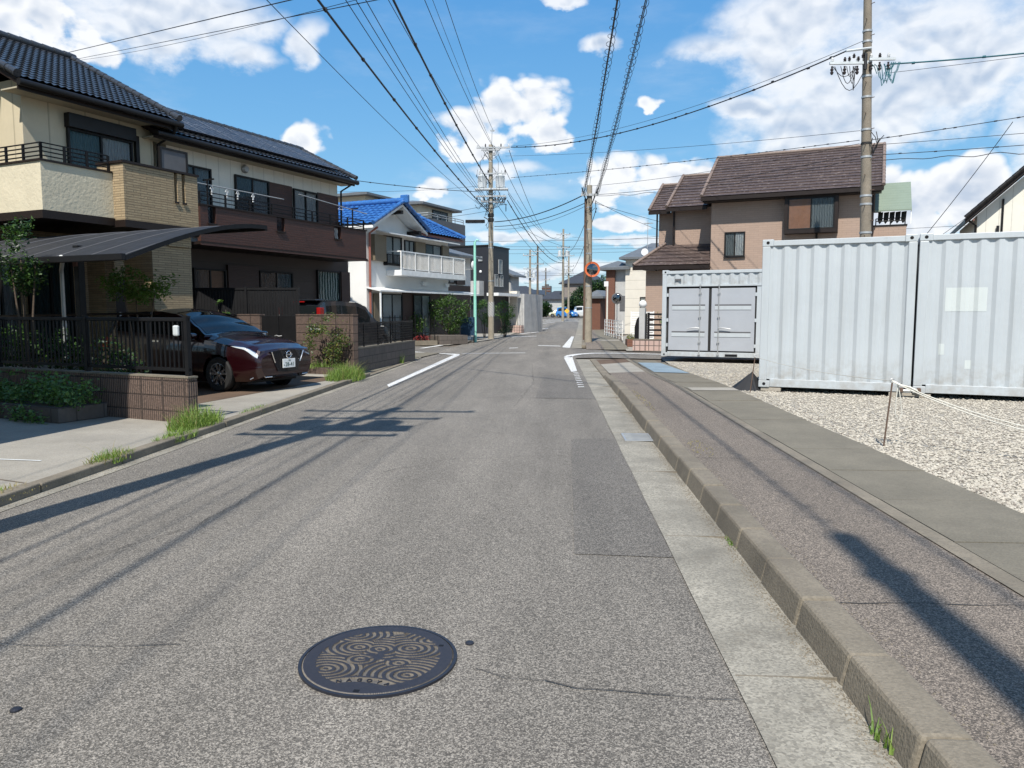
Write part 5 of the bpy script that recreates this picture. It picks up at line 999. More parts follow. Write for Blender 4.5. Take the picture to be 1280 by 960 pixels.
# pole with two transformers, left side past the crossing
t = thing('utility_pole', 'tall concrete utility pole carrying two grey transformers, striped guard near its foot', 'utility pole', (-3.4, 42, 0)); LA = (.0, 0)
polebody(t, 10.5, .165, .105)
g = MB(); g.tube([(.05, 0, 10.3), (.08, 0, 11.3)], .018, 6); g.build('ground_wire_post', M_['steel'], t); g = MB(); g.box(-.02, .22, -.03, .03, 11.22, 11.28); g.build('top_bracket', M_['steel'], t)
crossarm(t, 10.32, -.75, 1.05, 0, 5); crossarm(t, 10.2, -.5, .5, 0, 3); crossarm(t, 8.95, -.65, .85, 0, 4); crossarm(t, 7.75, -.8, .85, 0, 5, drop=True); crossarm(t, 7.45, -.6, .7, 20, 4)
MB().box(-.85, .95, -.35, .1, 8.08, 8.16).build('transformer_platform', M_['trans'], t)
for x_ in (-.45, .52):
    g = MB(); g.smooth = True; g.lathe([(.21, 8.18), (.235, 8.2), (.235, 8.75), (.25, 8.77), (.25, 8.82), (.12, 8.90), (.05, 8.91)], 18, (x_, -.12, 0)); T_ = g.build('transformer', M_['trans'], t)
    g = MB()
    for i in range(8): a = i*.785; g.box(x_+.24*math.cos(a)-.012, x_+.24*math.cos(a)+.012, -.12+.24*math.sin(a)-.012, -.12+.24*math.sin(a)+.012, 8.25, 8.7)
    g.build('cooling_fin', M_['trans'], T_)
    for dx in (-.1, .1): g = MB(); g.smooth = True; insul(g, (x_+dx, -.12, 8.86), .2, .05); g.build('bushing', M_['porcelain'], T_)
    g = MB(); g.tube([(x_-.1, -.12, 9.05), (x_-.1, -.14, 9.6), (0, -.15, 10.3)], .01, 5); g.build('lead_wire', M_['cable'], T_)
loops(t, 7.2, 8.1, .9, 22, seed=2, r=.014); loops(t, 8.3, 9.2, .8, 10, seed=3, r=.01); loops(t, 6.2, 7.3, .35, 8, seed=5); loops(t, 9.9, 10.4, .6, 6, seed=8, r=.009)
for z in (6.7, 5.3, 5.0, 3.2, 7.9, 9.6): band(t, z, .165-.006*z)
g = MB(); g.smooth = True; g.lathe([(.172, 1.25), (.176, 1.25), (.176, 2.05), (.172, 2.05)], 24); g.build('striped_guard', M_['warn'], t)
for z in (6.75, 6.5): g = MB(); g.smooth = True; g.lathe([(.13, z-.1), (.17, z-.08), (.17, z+.08), (.13, z+.1)], 12); g.build('cable_wrap', M_['rubber'], t)
# its street light on an arm
a = MB(); a.tube([(-.12, -.1, 6.5), (-.35, -.35, 6.62)], .025, 6); a = a.build('lamp_arm', M_['steel'], t); g = MB().box(-1.35, -.3, -.44, -.26, 6.30, 6.47); l = g.build('street_lamp', M_['black'], t, bevel=.02); MB().box(-1.3, -.4, -.41, -.29, 6.285, 6.299).build('lamp_lens', M_['lampglass'], l)

# pole by the kerb on the right past the crossing, with the round orange mirror
t = thing('utility_pole', 'concrete utility pole on the right pavement past the crossing, orange rimmed mirror on it', 'utility pole', (1.66, 35.8, .1))
polebody(t, 7.2, .175, .12); crossarm(t, 6.75, -.4, .4, 0, 2, .05)
for z in (6.2, 5.2, 4.1, 2.6, 1.6): band(t, z, .17-.007*z)
g = MB(); g.smooth = True; g.tube([(-.19, .02, .1), (-.17, .02, 6.6)], .06, 8).build('cable_riser', M_['rust'], t)
for s_ in (-.3, .32): g = MB(); g.smooth = True; g.tube([(s_*.4, -.05, 6.4), (s_, -.1, 6.9), (s_*1.2, -.3, 7.05)], .03, 6).build('cable_end', M_['cable'], t)
g = MB(); g.smooth = True; g.tube([(0, 0, 7.15), (.05, 0, 7.6)], .015, 6).build('top_post', M_['steel'], t); loops(t, 6.0, 7.0, .3, 8, seed=12)
m = MB(); m.tube([(.05, -.15, 3.35), (.12, -.36, 3.35)], .025, 6); m = m.build('mirror_bracket', M_['steel'], t)
g = MB(); g.smooth = True; g.lathe([(.01, -.47), (.16, -.455), (.30, -.42)], 28, (.14, 0, 3.35), 'y').build('mirror_face', M_['mirror'], m); g = MB(); g.smooth = True; g.lathe([(.30, -.43), (.345, -.44), (.355, -.40), (.30, -.36), (.05, -.33)], 28, (.14, 0, 3.35), 'y').build('mirror_rim', M_['orange'], m)

# tall pole behind the containers
t = thing('utility_pole', 'thick brown concrete pole rising behind the containers and reaching out of frame', 'utility pole', (9.62, 24, 0)); LN = (-.42, 0)
polebody(t, 12.6, .19, .10, 'polebrown', LN)
for z, m_ in ((4.75, 'steel'), (5.0, 'steel'), (6.15, 'steel'), (6.55, 'rubber'), (6.95, 'steel'), (7.9, 'steel'), (8.5, 'steel'), (8.9, 'steel'), (9.5, 'steel'), (9.8, 'steel'), (3.9, 'steel')): band(t, z, .19-.0072*z+.004, m_, LN, 12.6)
for (a0, a1, z) in ((-1.15, -.05, 8.85), (.0, .75, 8.95)):
    g = MB().box(a0-.3, a1-.3, -.2, -.13, z-.035, z+.035); c = g.build('crossarm', M_['trans'], t)
    for k in range(3):
        x_ = a0-.3+(a1-a0)*(k+.2)/3; g = MB(); g.smooth = True; insul(g, (x_, -.17, z+.035), .13, .05); g.build('insulator', M_['dkins' if k % 2 else 'porcelain'], c); g = MB(); g.smooth = True; insul(g, (x_, -.17, z-.33), .24, .055); g.build('insulator', M_['dkins'], c)
g = MB().tube([(-.25, -.15, 9.28), (-.98, -.15, 9.2)], .035, 6); c = g.build('crossarm', M_['trans'], t)
for k in range(4): g = MB(); g.smooth = True; insul(g, (-.5-.13*k, -.2, 8.98-.08*(k % 2)), .12, .05); g.build('insulator', M_['dkins'], c)
g = MB(); g.smooth = True; g.tube([(-.42, -.2, 9.1), (-.42, -.2, 8.65)], .05, 8); g.build('fuse_switch', M_['cable'], t)
random.seed(6)
for i in range(6):
    a, b = random.uniform(-.25, .2), random.uniform(.25, .65); g = MB(); g.smooth = True; g.tube([(a+(b-a)*k/8, -.2, 8.8-(.15+.35*random.random())*math.sin(math.pi*k/8)*1.3+.05*math.sin(k)) for k in range(9)], .012, 5).build('jumper_cable', M_['cablegreen'], t)
for i in range(6):
    a, b = random.uniform(-1.4, -.7), random.uniform(-.9, -.4); g = MB(); g.smooth = True; g.tube([(a+(b-a)*k/8, -.2, 8.75-(.3+.2*(i % 3))*math.sin(math.pi*k/8)) for k in range(9)], .011, 5).build('jumper_cable', M_['cable'], t)
loops(t, 6.4, 6.9, .22, 6, seed=9)

# two poles behind the viewer: their shadows cross the road and the pavement
t = thing('utility_pole', 'concrete pole left of the viewer whose shadow with transformers crosses the road', 'utility pole', (-4.2, 3.5, 0)); LN = (.62, 0)
polebody(t, 10.6, .17, .11, lean=LN); MB().box(-.5, 1.5, -.3, .15, 8.0, 8.09).build('transformer_platform', M_['trans'], t)
crossarm(t, 10.3, -.7, 1.9, 0, 4); crossarm(t, 9.3, -.4, 1.6, 0, 4); crossarm(t, 7.4, -.5, 1.5, 0, 3)
for x_ in (0.0, .98): g = MB(); g.smooth = True; g.lathe([(.23, 8.1), (.24, 8.12), (.24, 8.8), (.1, 8.92)], 16, (x_, -.12, 0)).build('transformer', M_['trans'], t)
t = thing('utility_pole', 'concrete pole behind the viewer whose thin shadow lies along the right pavement', 'utility pole', (1.50, -3.5, 0)); polebody(t, 10.7, .175, .10, lean=(-.85, 0)); band(t, 9.8, .13, lean=(-.85, 0), H=10.7)

# more poles down the road
POLES = [(1.25, 95, 11.3, 'far utility pole with transformers in line with the end of the road', 1), (2.4, 118, 10.2, 'thinner far pole just right of the far transformer pole', 1), (-2.75, 92, 8.6, 'pale far pole left of the vanishing road with a small platform', 1), (-2.0, 100, 9.6, 'dark far pole with two crossarms beside the pale far pole', 0),
         (-1.4, 150, 9.2, 'slim dark distant pole right of the dark far pole', 0), (2.2, 170, 9.5, 'distant dark pole left of the dark roofed house', 0), (-9.6, 150, 9.0, 'left one of two distant dark poles over the far left roofs', 0), (-8.6, 158, 9.0, 'right one of two distant dark poles over the far left roofs', 0)]
for x, y, H, lb, tr in POLES:
    t = thing('utility_pole', lb, 'utility pole', (x, y, gz(y)), 0, 'distant utility poles'); polebody(t, H, .17, .11, 'poledark' if 'dark' in lb else 'pole', bolts=False)
    crossarm(t, H-.7, -.85, .85, 0, 4, .05); crossarm(t, H-2.3, -.8, .8, 0, 4, .05)
    if tr:
        MB().box(-.8, .8, -.35, .1, H-3.35, H-3.27).build('transformer_platform', M_['trans'], t)
        for x_ in (-.45, .45): g = MB(); g.smooth = True; g.lathe([(.22, H-3.26), (.22, H-2.7), (.08, H-2.6)], 12, (x_, -.12, 0)).build('transformer', M_['trans'], t)
        loops(t, H-4, H-2.4, .8, 6, seed=int(y), r=.02)

# mint green pole
t = thing('mint_pole', 'slim mint green steel pole with small top arm beside the round hedge bush', 'pole', (-3.86, 37.8, 0)); g = MB(); g.smooth = True; g.tube([(0, 0, 0), (0, 0, 4.95)], [.085, .06], 12).build('shaft', M_['mint'], t)
g = MB(); g.smooth = True; g.tube([(0, 0, 4.9), (.1, 0, 5.05), (.2, 0, 5.02)], .035, 8).build('top_arm', M_['mint'], t)

# wires -------------------------------------------------------------
def wire(p, q, sag, lb, r=.012, mat='cable', wob=0, beads=0, n=40, grp='overhead wires', name='power_line'):
    P, Q = Vector(p), Vector(q); pts = []; r = r*.72+.0012
    for i in range(n+1):
        s_ = i/n; v = P.lerp(Q, s_)-Vector((0, 0, 4*sag*s_*(1-s_)))
        if wob: v.z += wob*math.sin(i*1.1+p[0])*math.sin(math.pi*s_)
        pts.append(v)
    g = MB(); g.smooth = True; g.tube(pts, r, 5)
    if beads:
        k = beads
        for i in range(k):
            s_ = (i+.5)/k; v = P.lerp(Q, s_)-Vector((0, 0, 4*sag*s_*(1-s_))); d = (Q-P).normalized()*.04; v = v+d*random.uniform(-6, 6); g.tube([v-d, v+d], r*1.6+.003, 5)
    return tag(g.build(name, M_[mat]), lb, 'wire', grp)
NE = (-4.0, 3.7)      # transformer pole on the left, seen only by its shadow
long_ = [((-3.47, 42, 6.9), (-4.05, 3.7, 6.9), .35, .030, 'thick cable from the left out of frame down to the foot of the transformers'), ((-3.6, 42, 7.0), (-5.4, 3.7, 7.2), .4, .009, 'thin wire left of the thick cable, leaving the frame at the top left'),
         ((-3.81, 42, 7.66), (-3.95, 3.7, 7.65), .4, .011, 'leftmost of three close thin wires meeting the pole under its transformers'), ((-3.72, 42, 7.66), (-3.72, 3.7, 7.65), .4, .011, 'middle one of three close thin wires meeting the pole under its transformers'), ((-3.62, 42, 7.66), (-3.5, 3.7, 7.65), .4, .011, 'rightmost of three close thin wires meeting the pole under its transformers'),
         ((-3.95, 42, 10.36), (-4.6, 3.7, 10.3), .75, .013, 'wire to the left tip of the top crossarm on the transformer pole'), ((-3.38, 42, 8.36), (-3.35, 3.7, 8.4), .45, .036, 'thick bundled cable that reaches the transformer pole halfway between crossarms'),
         ((-3.28, 42, 10.4), (-3.5, 3.7, 10.4), .75, .013, 'wire to the middle of the top crossarm on the transformer pole'), ((-3.1, 42, 10.1), (-3.2, 3.7, 10.2), .6, .008, 'faint thin wire right of the one to the middle of the top crossarm'), ((-3.24, 42, 11.2), (-2.9, 3.7, 10.9), .8, .013, 'rightmost long wire, meeting the very top of the transformer pole')]
for p, q, sg, r, lb in long_: wire(p, q, sg, lb, r, beads=14 if r > .02 else 0)
t = thing('utility_pole', 'plain concrete pole far behind the viewer on the left kerb', 'utility pole', (-4.4, -31, 0)); polebody(t, 10.6, .17, .11); crossarm(t, 10.3, -.8, .8, 0, 4)
for i, (p, q, sg, r, lb) in enumerate(long_): wire((q[0], 3.6, q[2]), (q[0]-.1, -31, q[2]), sg*.8, 'continuation behind the viewer of the '+['thick left', 'thin outer left', 'first close', 'second close', 'third close', 'left crossarm', 'thick bundled', 'middle crossarm', 'faint', 'topmost'][i]+' line', r*.8)
# spiral hung cables from the right pole towards the viewer
def spiral(p, q, sag, lb, r0=.075, turns=95):
    P, Q = Vector(p), Vector(q); f = lambda s_: P.lerp(Q, s_)-Vector((0, 0, 4*sag*s_*(1-s_))); N_ = turns*9; pts = []
    for i in range(N_+1):
        s_ = i/N_; a = 6.283*i/9; rr = r0*(1+.25*math.sin(i*.05)); pts.append(f(s_)+Vector((rr*math.cos(a), 0, rr*math.sin(a)-r0*.8)))
    t = MB(); t.smooth = True; t.tube([f(i/40) for i in range(41)], .011, 5); o = tag(t.build('spiral_cable', M_['cable']), lb, 'cable', 'spiral hung cables')
    g = MB(); g.smooth = True; g.tube([f(i/40)-Vector((0, 0, r0*1.5)) for i in range(41)], .009, 5).build('hung_cable', M_['cable'], o)
    g = MB(); g.smooth = True; g.tube(pts, .006, 4).build('spiral_hanger', M_['cable'], o)
spiral((1.40, 36, 6.95), (.9, -3.5, 8.2), .55, 'left one of two spiral hung cables running overhead from the mirror pole'); spiral((2.0, 36, 7.0), (1.35, -3.5, 8.2), .55, 'right one of two spiral hung cables running overhead from the mirror pole')
W = wire
W((-2.3, 42, 10.36), (8.70, 23.85, 9.22), .72, 'thick cable from the transformer pole top arm up to the tall pole behind the containers', .028, beads=20); W((-2.6, 42, 9.9), (9.2, 24, 6.93), .15, 'very thin wire crossing low over the tan house ridge to the tall pole', .008)
W((9.15, 23.9, 9.5), (-2.3, 42, 10.42), .62, 'thin wire riding just above the thick cable to the tall pole', .009)
W((-2.3, 42, 8.75), (9.2, 24, 6.65), .1, 'beaded thin wire from the transformer pole to the black wrap on the tall pole', .012, beads=34); W((1.7, 36, 7.3), (9.2, 24, 6.55), .15, 'thin wire from the mirror pole top to the tall pole', .009)
W((1.8, 36, 6.9), (9.2, 24, 6.25), .2, 'thin cable just below the one from the mirror pole top to the tall pole', .012); W((1.8, 36, 6.85), (9.2, 24, 6.1), .25, 'wavy cable from the mirror pole behind the tan roof', .011, wob=.05)
W((9.5, 24, 6.65), (20, 17, 7.3), .1, 'beaded thin wire leaving the tall pole to the right', .013, beads=18); W((9.5, 24, 6.5), (20, 17, 6.2), .1, 'thin wire leaving the tall pole to the right below the beaded one', .009)
W((9.5, 24, 6.2), (20, 17, 5.85), .1, 'dotted cable leaving the tall pole to the right', .012, beads=10); W((9.5, 24, 6.05), (20, 17, 5.7), .15, 'wavy cable leaving the tall pole to the right', .013, wob=.06, n=60)
W((10.0, 24, 8.85), (20, 17, 8.25), .25, 'thick teal tinted bundle from the tall pole arm out to the right edge', .03, 'cablegreen', beads=8); W((10.0, 24, 8.6), (20, 17, 8.2), .1, 'straight thin wire under the teal bundle at the right', .008)
W((1.35, 35.8, 6.85), (-3.2, 42, 6.4), .25, 'upper thick cable between the mirror pole and transformer pole', .032); W((1.45, 35.8, 6.5), (-3.2, 42, 6.15), .25, 'lower cable between the mirror pole and transformer pole', .022); W((1.45, 35.8, 6.35), (-3.2, 42, 6.0), .3, 'lowest thin wire between the mirror pole and transformer pole', .011)
W((-2.4, 42, 10.2), (.4, 95, 10.7), 1.6, 'wire from the right tip of the top crossarm to the far transformer pole', .02); W((-3.0, 42, 10.0), (1.0, 95, 10.7), 1.7, 'middle wire from the top crossarm to the far transformer pole', .018); W((-3.8, 42, 10.2), (1.8, 95, 10.7), 1.9, 'wire from the left tip of the top crossarm to the far transformer pole', .018)
W((-2.5, 42, 7.55), (1.2, 95, 7.6), 1.0, 'thick cable sagging from under the transformers to the far pole', .035, beads=16); W((-2.45, 42, 7.9), (1.6, 95, 8.2), 1.2, 'cable from the transformers to the far pole, above the thick one', .022)
W((1.9, 36, 6.8), (1.5, 95, 9.0), 1.0, 'cable from the mirror pole to the far transformer pole', .022); W((2.0, 36, 6.3), (2.2, 118, 8.0), 1.3, 'cable from the mirror pole to the thinner far pole', .022); W((2.3, 95, 10.7), (14, 60, 8.5), .8, 'far wire to the right of the far transformer pole', .016)
W((-18, 46, 9.0), (-3.7, 42, 8.35), .3, 'thin wire from the beige house to the transformer pole', .01); W((-17, 26, 8.0), (-3.8, 42, 8.0), .45, 'cable from behind the solar roof to the transformer platform', .02, beads=12); W((-3.6, 42, 8.1), (2, 130, 8.6), 1.4, 'very long low wire down the left side of the road', .02)
W((-9.5, 29.5, 5.2), (-3.5, 42, 7.0), .3, 'service wire from the blue roof house to the transformer pole', .012); W((-13.2, 31, 5.0), (-3.5, 42, 7.3), .35, 'second service wire from the blue roof house, lower and slacker', .012); W((-1.9, 42.2, 6.2), (2.2, 60, 6.4), .3, 'short wire slanting down right of the transformer pole', .012)
W((1.9, 35.8, 6.5), (14.5, 44, 5.0), .3, 'service wire from the mirror pole to the tan house side', .012); W((1.9, 35.8, 6.6), (11, 47, 5.3), .4, 'second service wire from the mirror pole behind the tan house', .012)
for i, (z0, z1, y0, y1) in enumerate(((6.3, 6.6, 50, 46), (7.2, 7.0, 66, 60), (8.6, 8.3, 80, 72), (7.6, 7.9, 90, 92), (6.9, 7.4, 110, 108), (8.3, 8.2, 130, 132), (9.5, 9.0, 140, 150), (7.0, 7.4, 170, 160), (9.6, 9.9, 104, 100))):
    W((-22, y0, z0), (26, y1, z1), .5, ['lowest near', 'second near', 'third near', 'sagging far', 'low far', 'middle far', 'upper far', 'faintest far', 'topmost far'][i]+' wire crossing the sky over the road end', .014+.0012*i)
W((-24.5, 36.5, 13.6), (1, 10, 6.36), 0, 'wire crossing the upper left sky from behind the cream house roof', .016); W((-22, 35, 13.03), (1, 10, 6.0), 0, 'thinner wire below it crossing the upper left sky', .011); W((-23, 35.8, 13.2), (1, 10, 6.3), .25, 'faint wire between the two crossing the upper left sky', .007)
W((11.9, 38, 14), (16.4, 38, 3.4), 0, 'diagonal guy wire in front of the white house at the right edge', .02) if False else None
W((19.6, 34.5, 9.6), (16.9, 36.9, 4.5), .1, 'slanting wire dropping to the white house at the right edge', .02); W((20.4, 34.5, 7.6), (17.1, 36.9, 4.4), .1, 'second slanting wire dropping to the white house', .014)
# ------------------------------------------------------------------ cars: lofted bodies with wheel openings, glass, lights, wheels
def interp(tab, x):
    if x <= tab[0][0]: return tab[0][1]
    for (a, b), (c, d) in zip(tab, tab[1:]):
        if x <= c:
            t = (x-a)/(c-a); t = t*t*(3-2*t)*.5+t*.5; return b+(d-b)*t
    return tab[-1][1]
def make_car(name, label, loc, rotz, L, W, top, belt, wheels, wr, paint, glass, cat='car', group=None, nose=.16, tail=.08, gclear=.19, wind=None, side=None, rear=None, detail=True, roofin=.78, ds=.05):
    """local x: 0 at the front bumper, growing to the rear; top/belt are height profiles along the car"""
    t = thing(name, label, cat, loc, rotz, group); hw = W/2; mat = M_[paint] if isinstance(paint, str) else paint
    def halfw(x): return hw*(1-nose*max(0, 1-x/.75)**2.2-tail*max(0, 1-(L-x)/.7)**2.2)
    SEG = [0, .12, .24, .5, .66, .80, 1]           # underside, sill, flank, shoulder/belt, roof edge, roof
    def S(x, s_, sg=1, off=0.):
        w = halfw(x); zt = interp(top, x); zb = min(interp(belt, x), zt-.02); lo = gclear+.10*max(0, 1-x/.35)**2+.12*max(0, 1-(L-x)/.4)**2
        gh = max(0, min(1, (zt-zb)/.42)); wr_ = w*(1-(1-roofin)*gh)
        pts = [(0, lo), (w*.90, lo), (w*.985, lo+.12), (w, lo+(zb-lo)*.55), (w*.965, zb), (wr_*(.97 if gh > .3 else .80), zt-.065*(.35+.65*gh)-.0), (0, zt)]
        for i in range(6):
            if s_ <= SEG[i+1] or i == 5:
                q = (s_-SEG[i])/(SEG[i+1]-SEG[i]); a, b = pts[i], pts[i+1]
                if i == 5: y, z = a[0]*(1-q), a[1]+(b[1]-a[1])*math.sin(q*math.pi/2)
                else: y, z = a[0]+(b[0]-a[0])*q, a[1]+(b[1]-a[1])*q
                if i in (2, 3): y += .018*math.sin(math.pi*q)*(1 if i == 3 else .5)
                break
        n = Vector((0, 1, .3)) if s_ < .8 else Vector((0, 0, 1))
        n.normalize(); return Vector((x, sg*(y+n.y*off), z+n.z*off))
    ss = [0, .06, .12, .18, .24, .31, .38, .44, .5, .55, .60, .66, .70, .73, .76, .78, .80, .83, .87, .91, .95, 1]
    nx = int(L/ds); xs = [L*i/nx for i in range(nx+1)]; xs = sorted(set([.0, .015, .035]+xs+[L-.03, L-.012]))
    mb = MB(); m = len(ss)
    def inset(x): return .03*math.sqrt(max(0, 1-min(1, x/.04)))+.03*math.sqrt(max(0, 1-min(1, (L-x)/.04)))
    for x in xs:
        k = inset(x)
        for sg in (1, -1):
            for s_ in ss:
                p = S(x, s_, sg); p.y *= 1-k*1.2; p.z = p.z-(p.z-.55)*k*.9
                if s_ <= .66:
                    for wx in wheels:
                        dx, dz = p.x-wx, p.z-wr; d = math.hypot(dx, dz); RA = wr+.045
                        if abs(p.y) > hw*.6 and RA-.045 < d < RA+.02: p.x, p.z = wx+dx/d*RA, wr+dz/d*RA
                mb.v.append(tuple(p))
    def vid(i, sg, j): return i*2*m+sg*m+j
    for i in range(len(xs)-1):
        for sg in (0, 1):
            for j in range(m-1):
                q = [vid(i, sg, j), vid(i+1, sg, j), vid(i+1, sg, j+1), vid(i, sg, j+1)]; c = sum((Vector(mb.v[a]) for a in q), Vector())/4
                if ss[j+1] <= .66 and ss[j] >= .06 and any(math.hypot(c.x-wx, c.z-wr) < wr+.04 for wx in wheels): continue
                mb.f.append(tuple(q))
    for i in (0, len(xs)-1):
        for j in range(m-1): mb.f.append((vid(i, 0, j), vid(i, 0, j+1), vid(i, 1, j+1), vid(i, 1, j)))
    mb.smooth = True; body = mb.build('body', mat, t)
    bm = bmesh.new(); bm.from_mesh(body.data); bmesh.ops.remove_doubles(bm, verts=bm.verts[:], dist=.0008); bmesh.ops.recalc_face_normals(bm, faces=bm.faces[:]); bm.to_mesh(body.data); bm.free()
    for p in body.data.polygons: p.use_smooth = True
    try: body.data.set_sharp_from_angle(angle=R(34))
    except Exception: pass
    def patch(nm, x0, x1, s0, s1, mat, par=t, sgs=(1, -1), off=.008, nx_=12, ns=6, shape=None, sep=True):
        out = None
        for sg in sgs:
            g = MB(); g.smooth = True
            for i in range(nx_+1):
                for j in range(ns+1):
                    x = x0+(x1-x0)*i/nx_; q = j/ns; a, b = s0, s1
                    if shape: a, b = shape(x, s0, s1)
                    g.v.append(tuple(S(x, a+(b-a)*q, sg, off)))
            for i in range(nx_):
                for j in range(ns): g.f.append((i*(ns+1)+j, (i+1)*(ns+1)+j, (i+1)*(ns+1)+j+1, i*(ns+1)+j+1))
            out = g.build(nm, mat, par)
        return out
    # windscreen and rear window run across the top rows
    def across(nm, x0, x1, s0, mat, off=.006):
        g = MB(); g.smooth = True; sw = [s0+(1-s0)*j/8 for j in range(9)]
        for i in range(13):
            x = x0+(x1-x0)*i/12
            for j in range(17): sg, s_ = (1, sw[j]) if j <= 8 else (-1, sw[16-j]); p = S(x, s_, sg); p.z += off; g.v.append(tuple(p))
        for i in range(12):
            for j in range(16): g.f.append((i*17+j, (i+1)*17+j, (i+1)*17+j+1, i*17+j+1))
        return g.build(nm, mat, t)
    gm = M_['glassD']
    if wind: across('windscreen', wind[0], wind[1], .815, gm)
    if rear: across('rear_window', rear[0], rear[1], .815, gm)
    for a, b in side or []:
        sgl = lambda x, s0, s1: (s0, s1-max(0, (glass[0]-x)/.6)*(s1-s0)*.55) if x < glass[0] else (s0, s1)
        patch('side_window', a, b, .675, .775, gm, off=.006, shape=sgl)
    # wheels
    for wx in wheels:
        for sg in (1, -1):
            yo = sg*(hw-.10); g = MB(); g.smooth = True; g.lathe([(wr*.64, -.09), (wr*.93, -.095), (wr, -.07), (wr, .07), (wr*.93, .095), (wr*.64, .09)], 32, (wx, yo, wr), 'y'); g.f = g.f[:-2]; w = g.build('wheel', M_['tyre'], t)
            g = MB(); g.smooth = True; g.lathe([(wr*.50, -.0), (wr*.655, sg*.03), (wr*.66, sg*.088), (wr*.62, sg*.09), (wr*.60, sg*.04)], 32, (wx, yo, wr), 'y'); g.f = g.f[:-2]; rim = g.build('rim', M_['rim'], w)
            g = MB().lathe([(wr*.6, sg*.012), (wr*.6, sg*.02)], 24, (wx, yo, wr), 'y'); g.build('brake_disc', M_['black'], w)
            g = MB(); ns_ = 5
            for i in range(ns_):
                a = 6.283*i/ns_+.3
                for da in (-.16, .16):
                    c0, s0 = math.cos(a+da*.4), math.sin(a+da*.4); c1, s1 = math.cos(a+da*1.6), math.sin(a+da*1.6); r0, r1 = wr*.1, wr*.63; th = .018
                    P = [(wx+r0*c0-th*s0, yo+sg*.075, wr+r0*s0+th*c0), (wx+r0*c0+th*s0, yo+sg*.075, wr+r0*s0-th*c0), (wx+r1*c1+th*s1, yo+sg*.08, wr+r1*s1-th*c1), (wx+r1*c1-th*s1, yo+sg*.08, wr+r1*s1+th*c1)]
                    g.add(P+[(a_, b_-sg*.03, c_) for a_, b_, c_ in P], [(0,1,2,3),(4,7,6,5),(0,4,5,1),(1,5,6,2),(2,6,7,3),(3,7,4,0)])
            g.lathe([(wr*.16, sg*.05), (wr*.15, sg*.085), (.02, sg*.09)], 12, (wx, yo, wr), 'y'); g.build('spokes', M_['rim'], w)
            g = MB(); g.lathe([(wr+.05, -sg*.12), (wr+.05, sg*.02)], 24, (wx, yo-sg*.02, wr), 'y'); g.f = g.f[:-2]; g.build('wheel_arch', M_['black'], t)
    g = MB().box(.35, L-.35, -hw*.75, hw*.75, gclear-.04, gclear+.16); g.build('underbody', M_['black'], t)
    t['_S'] = 0; del t['_S']
    return t, S, patch, halfw

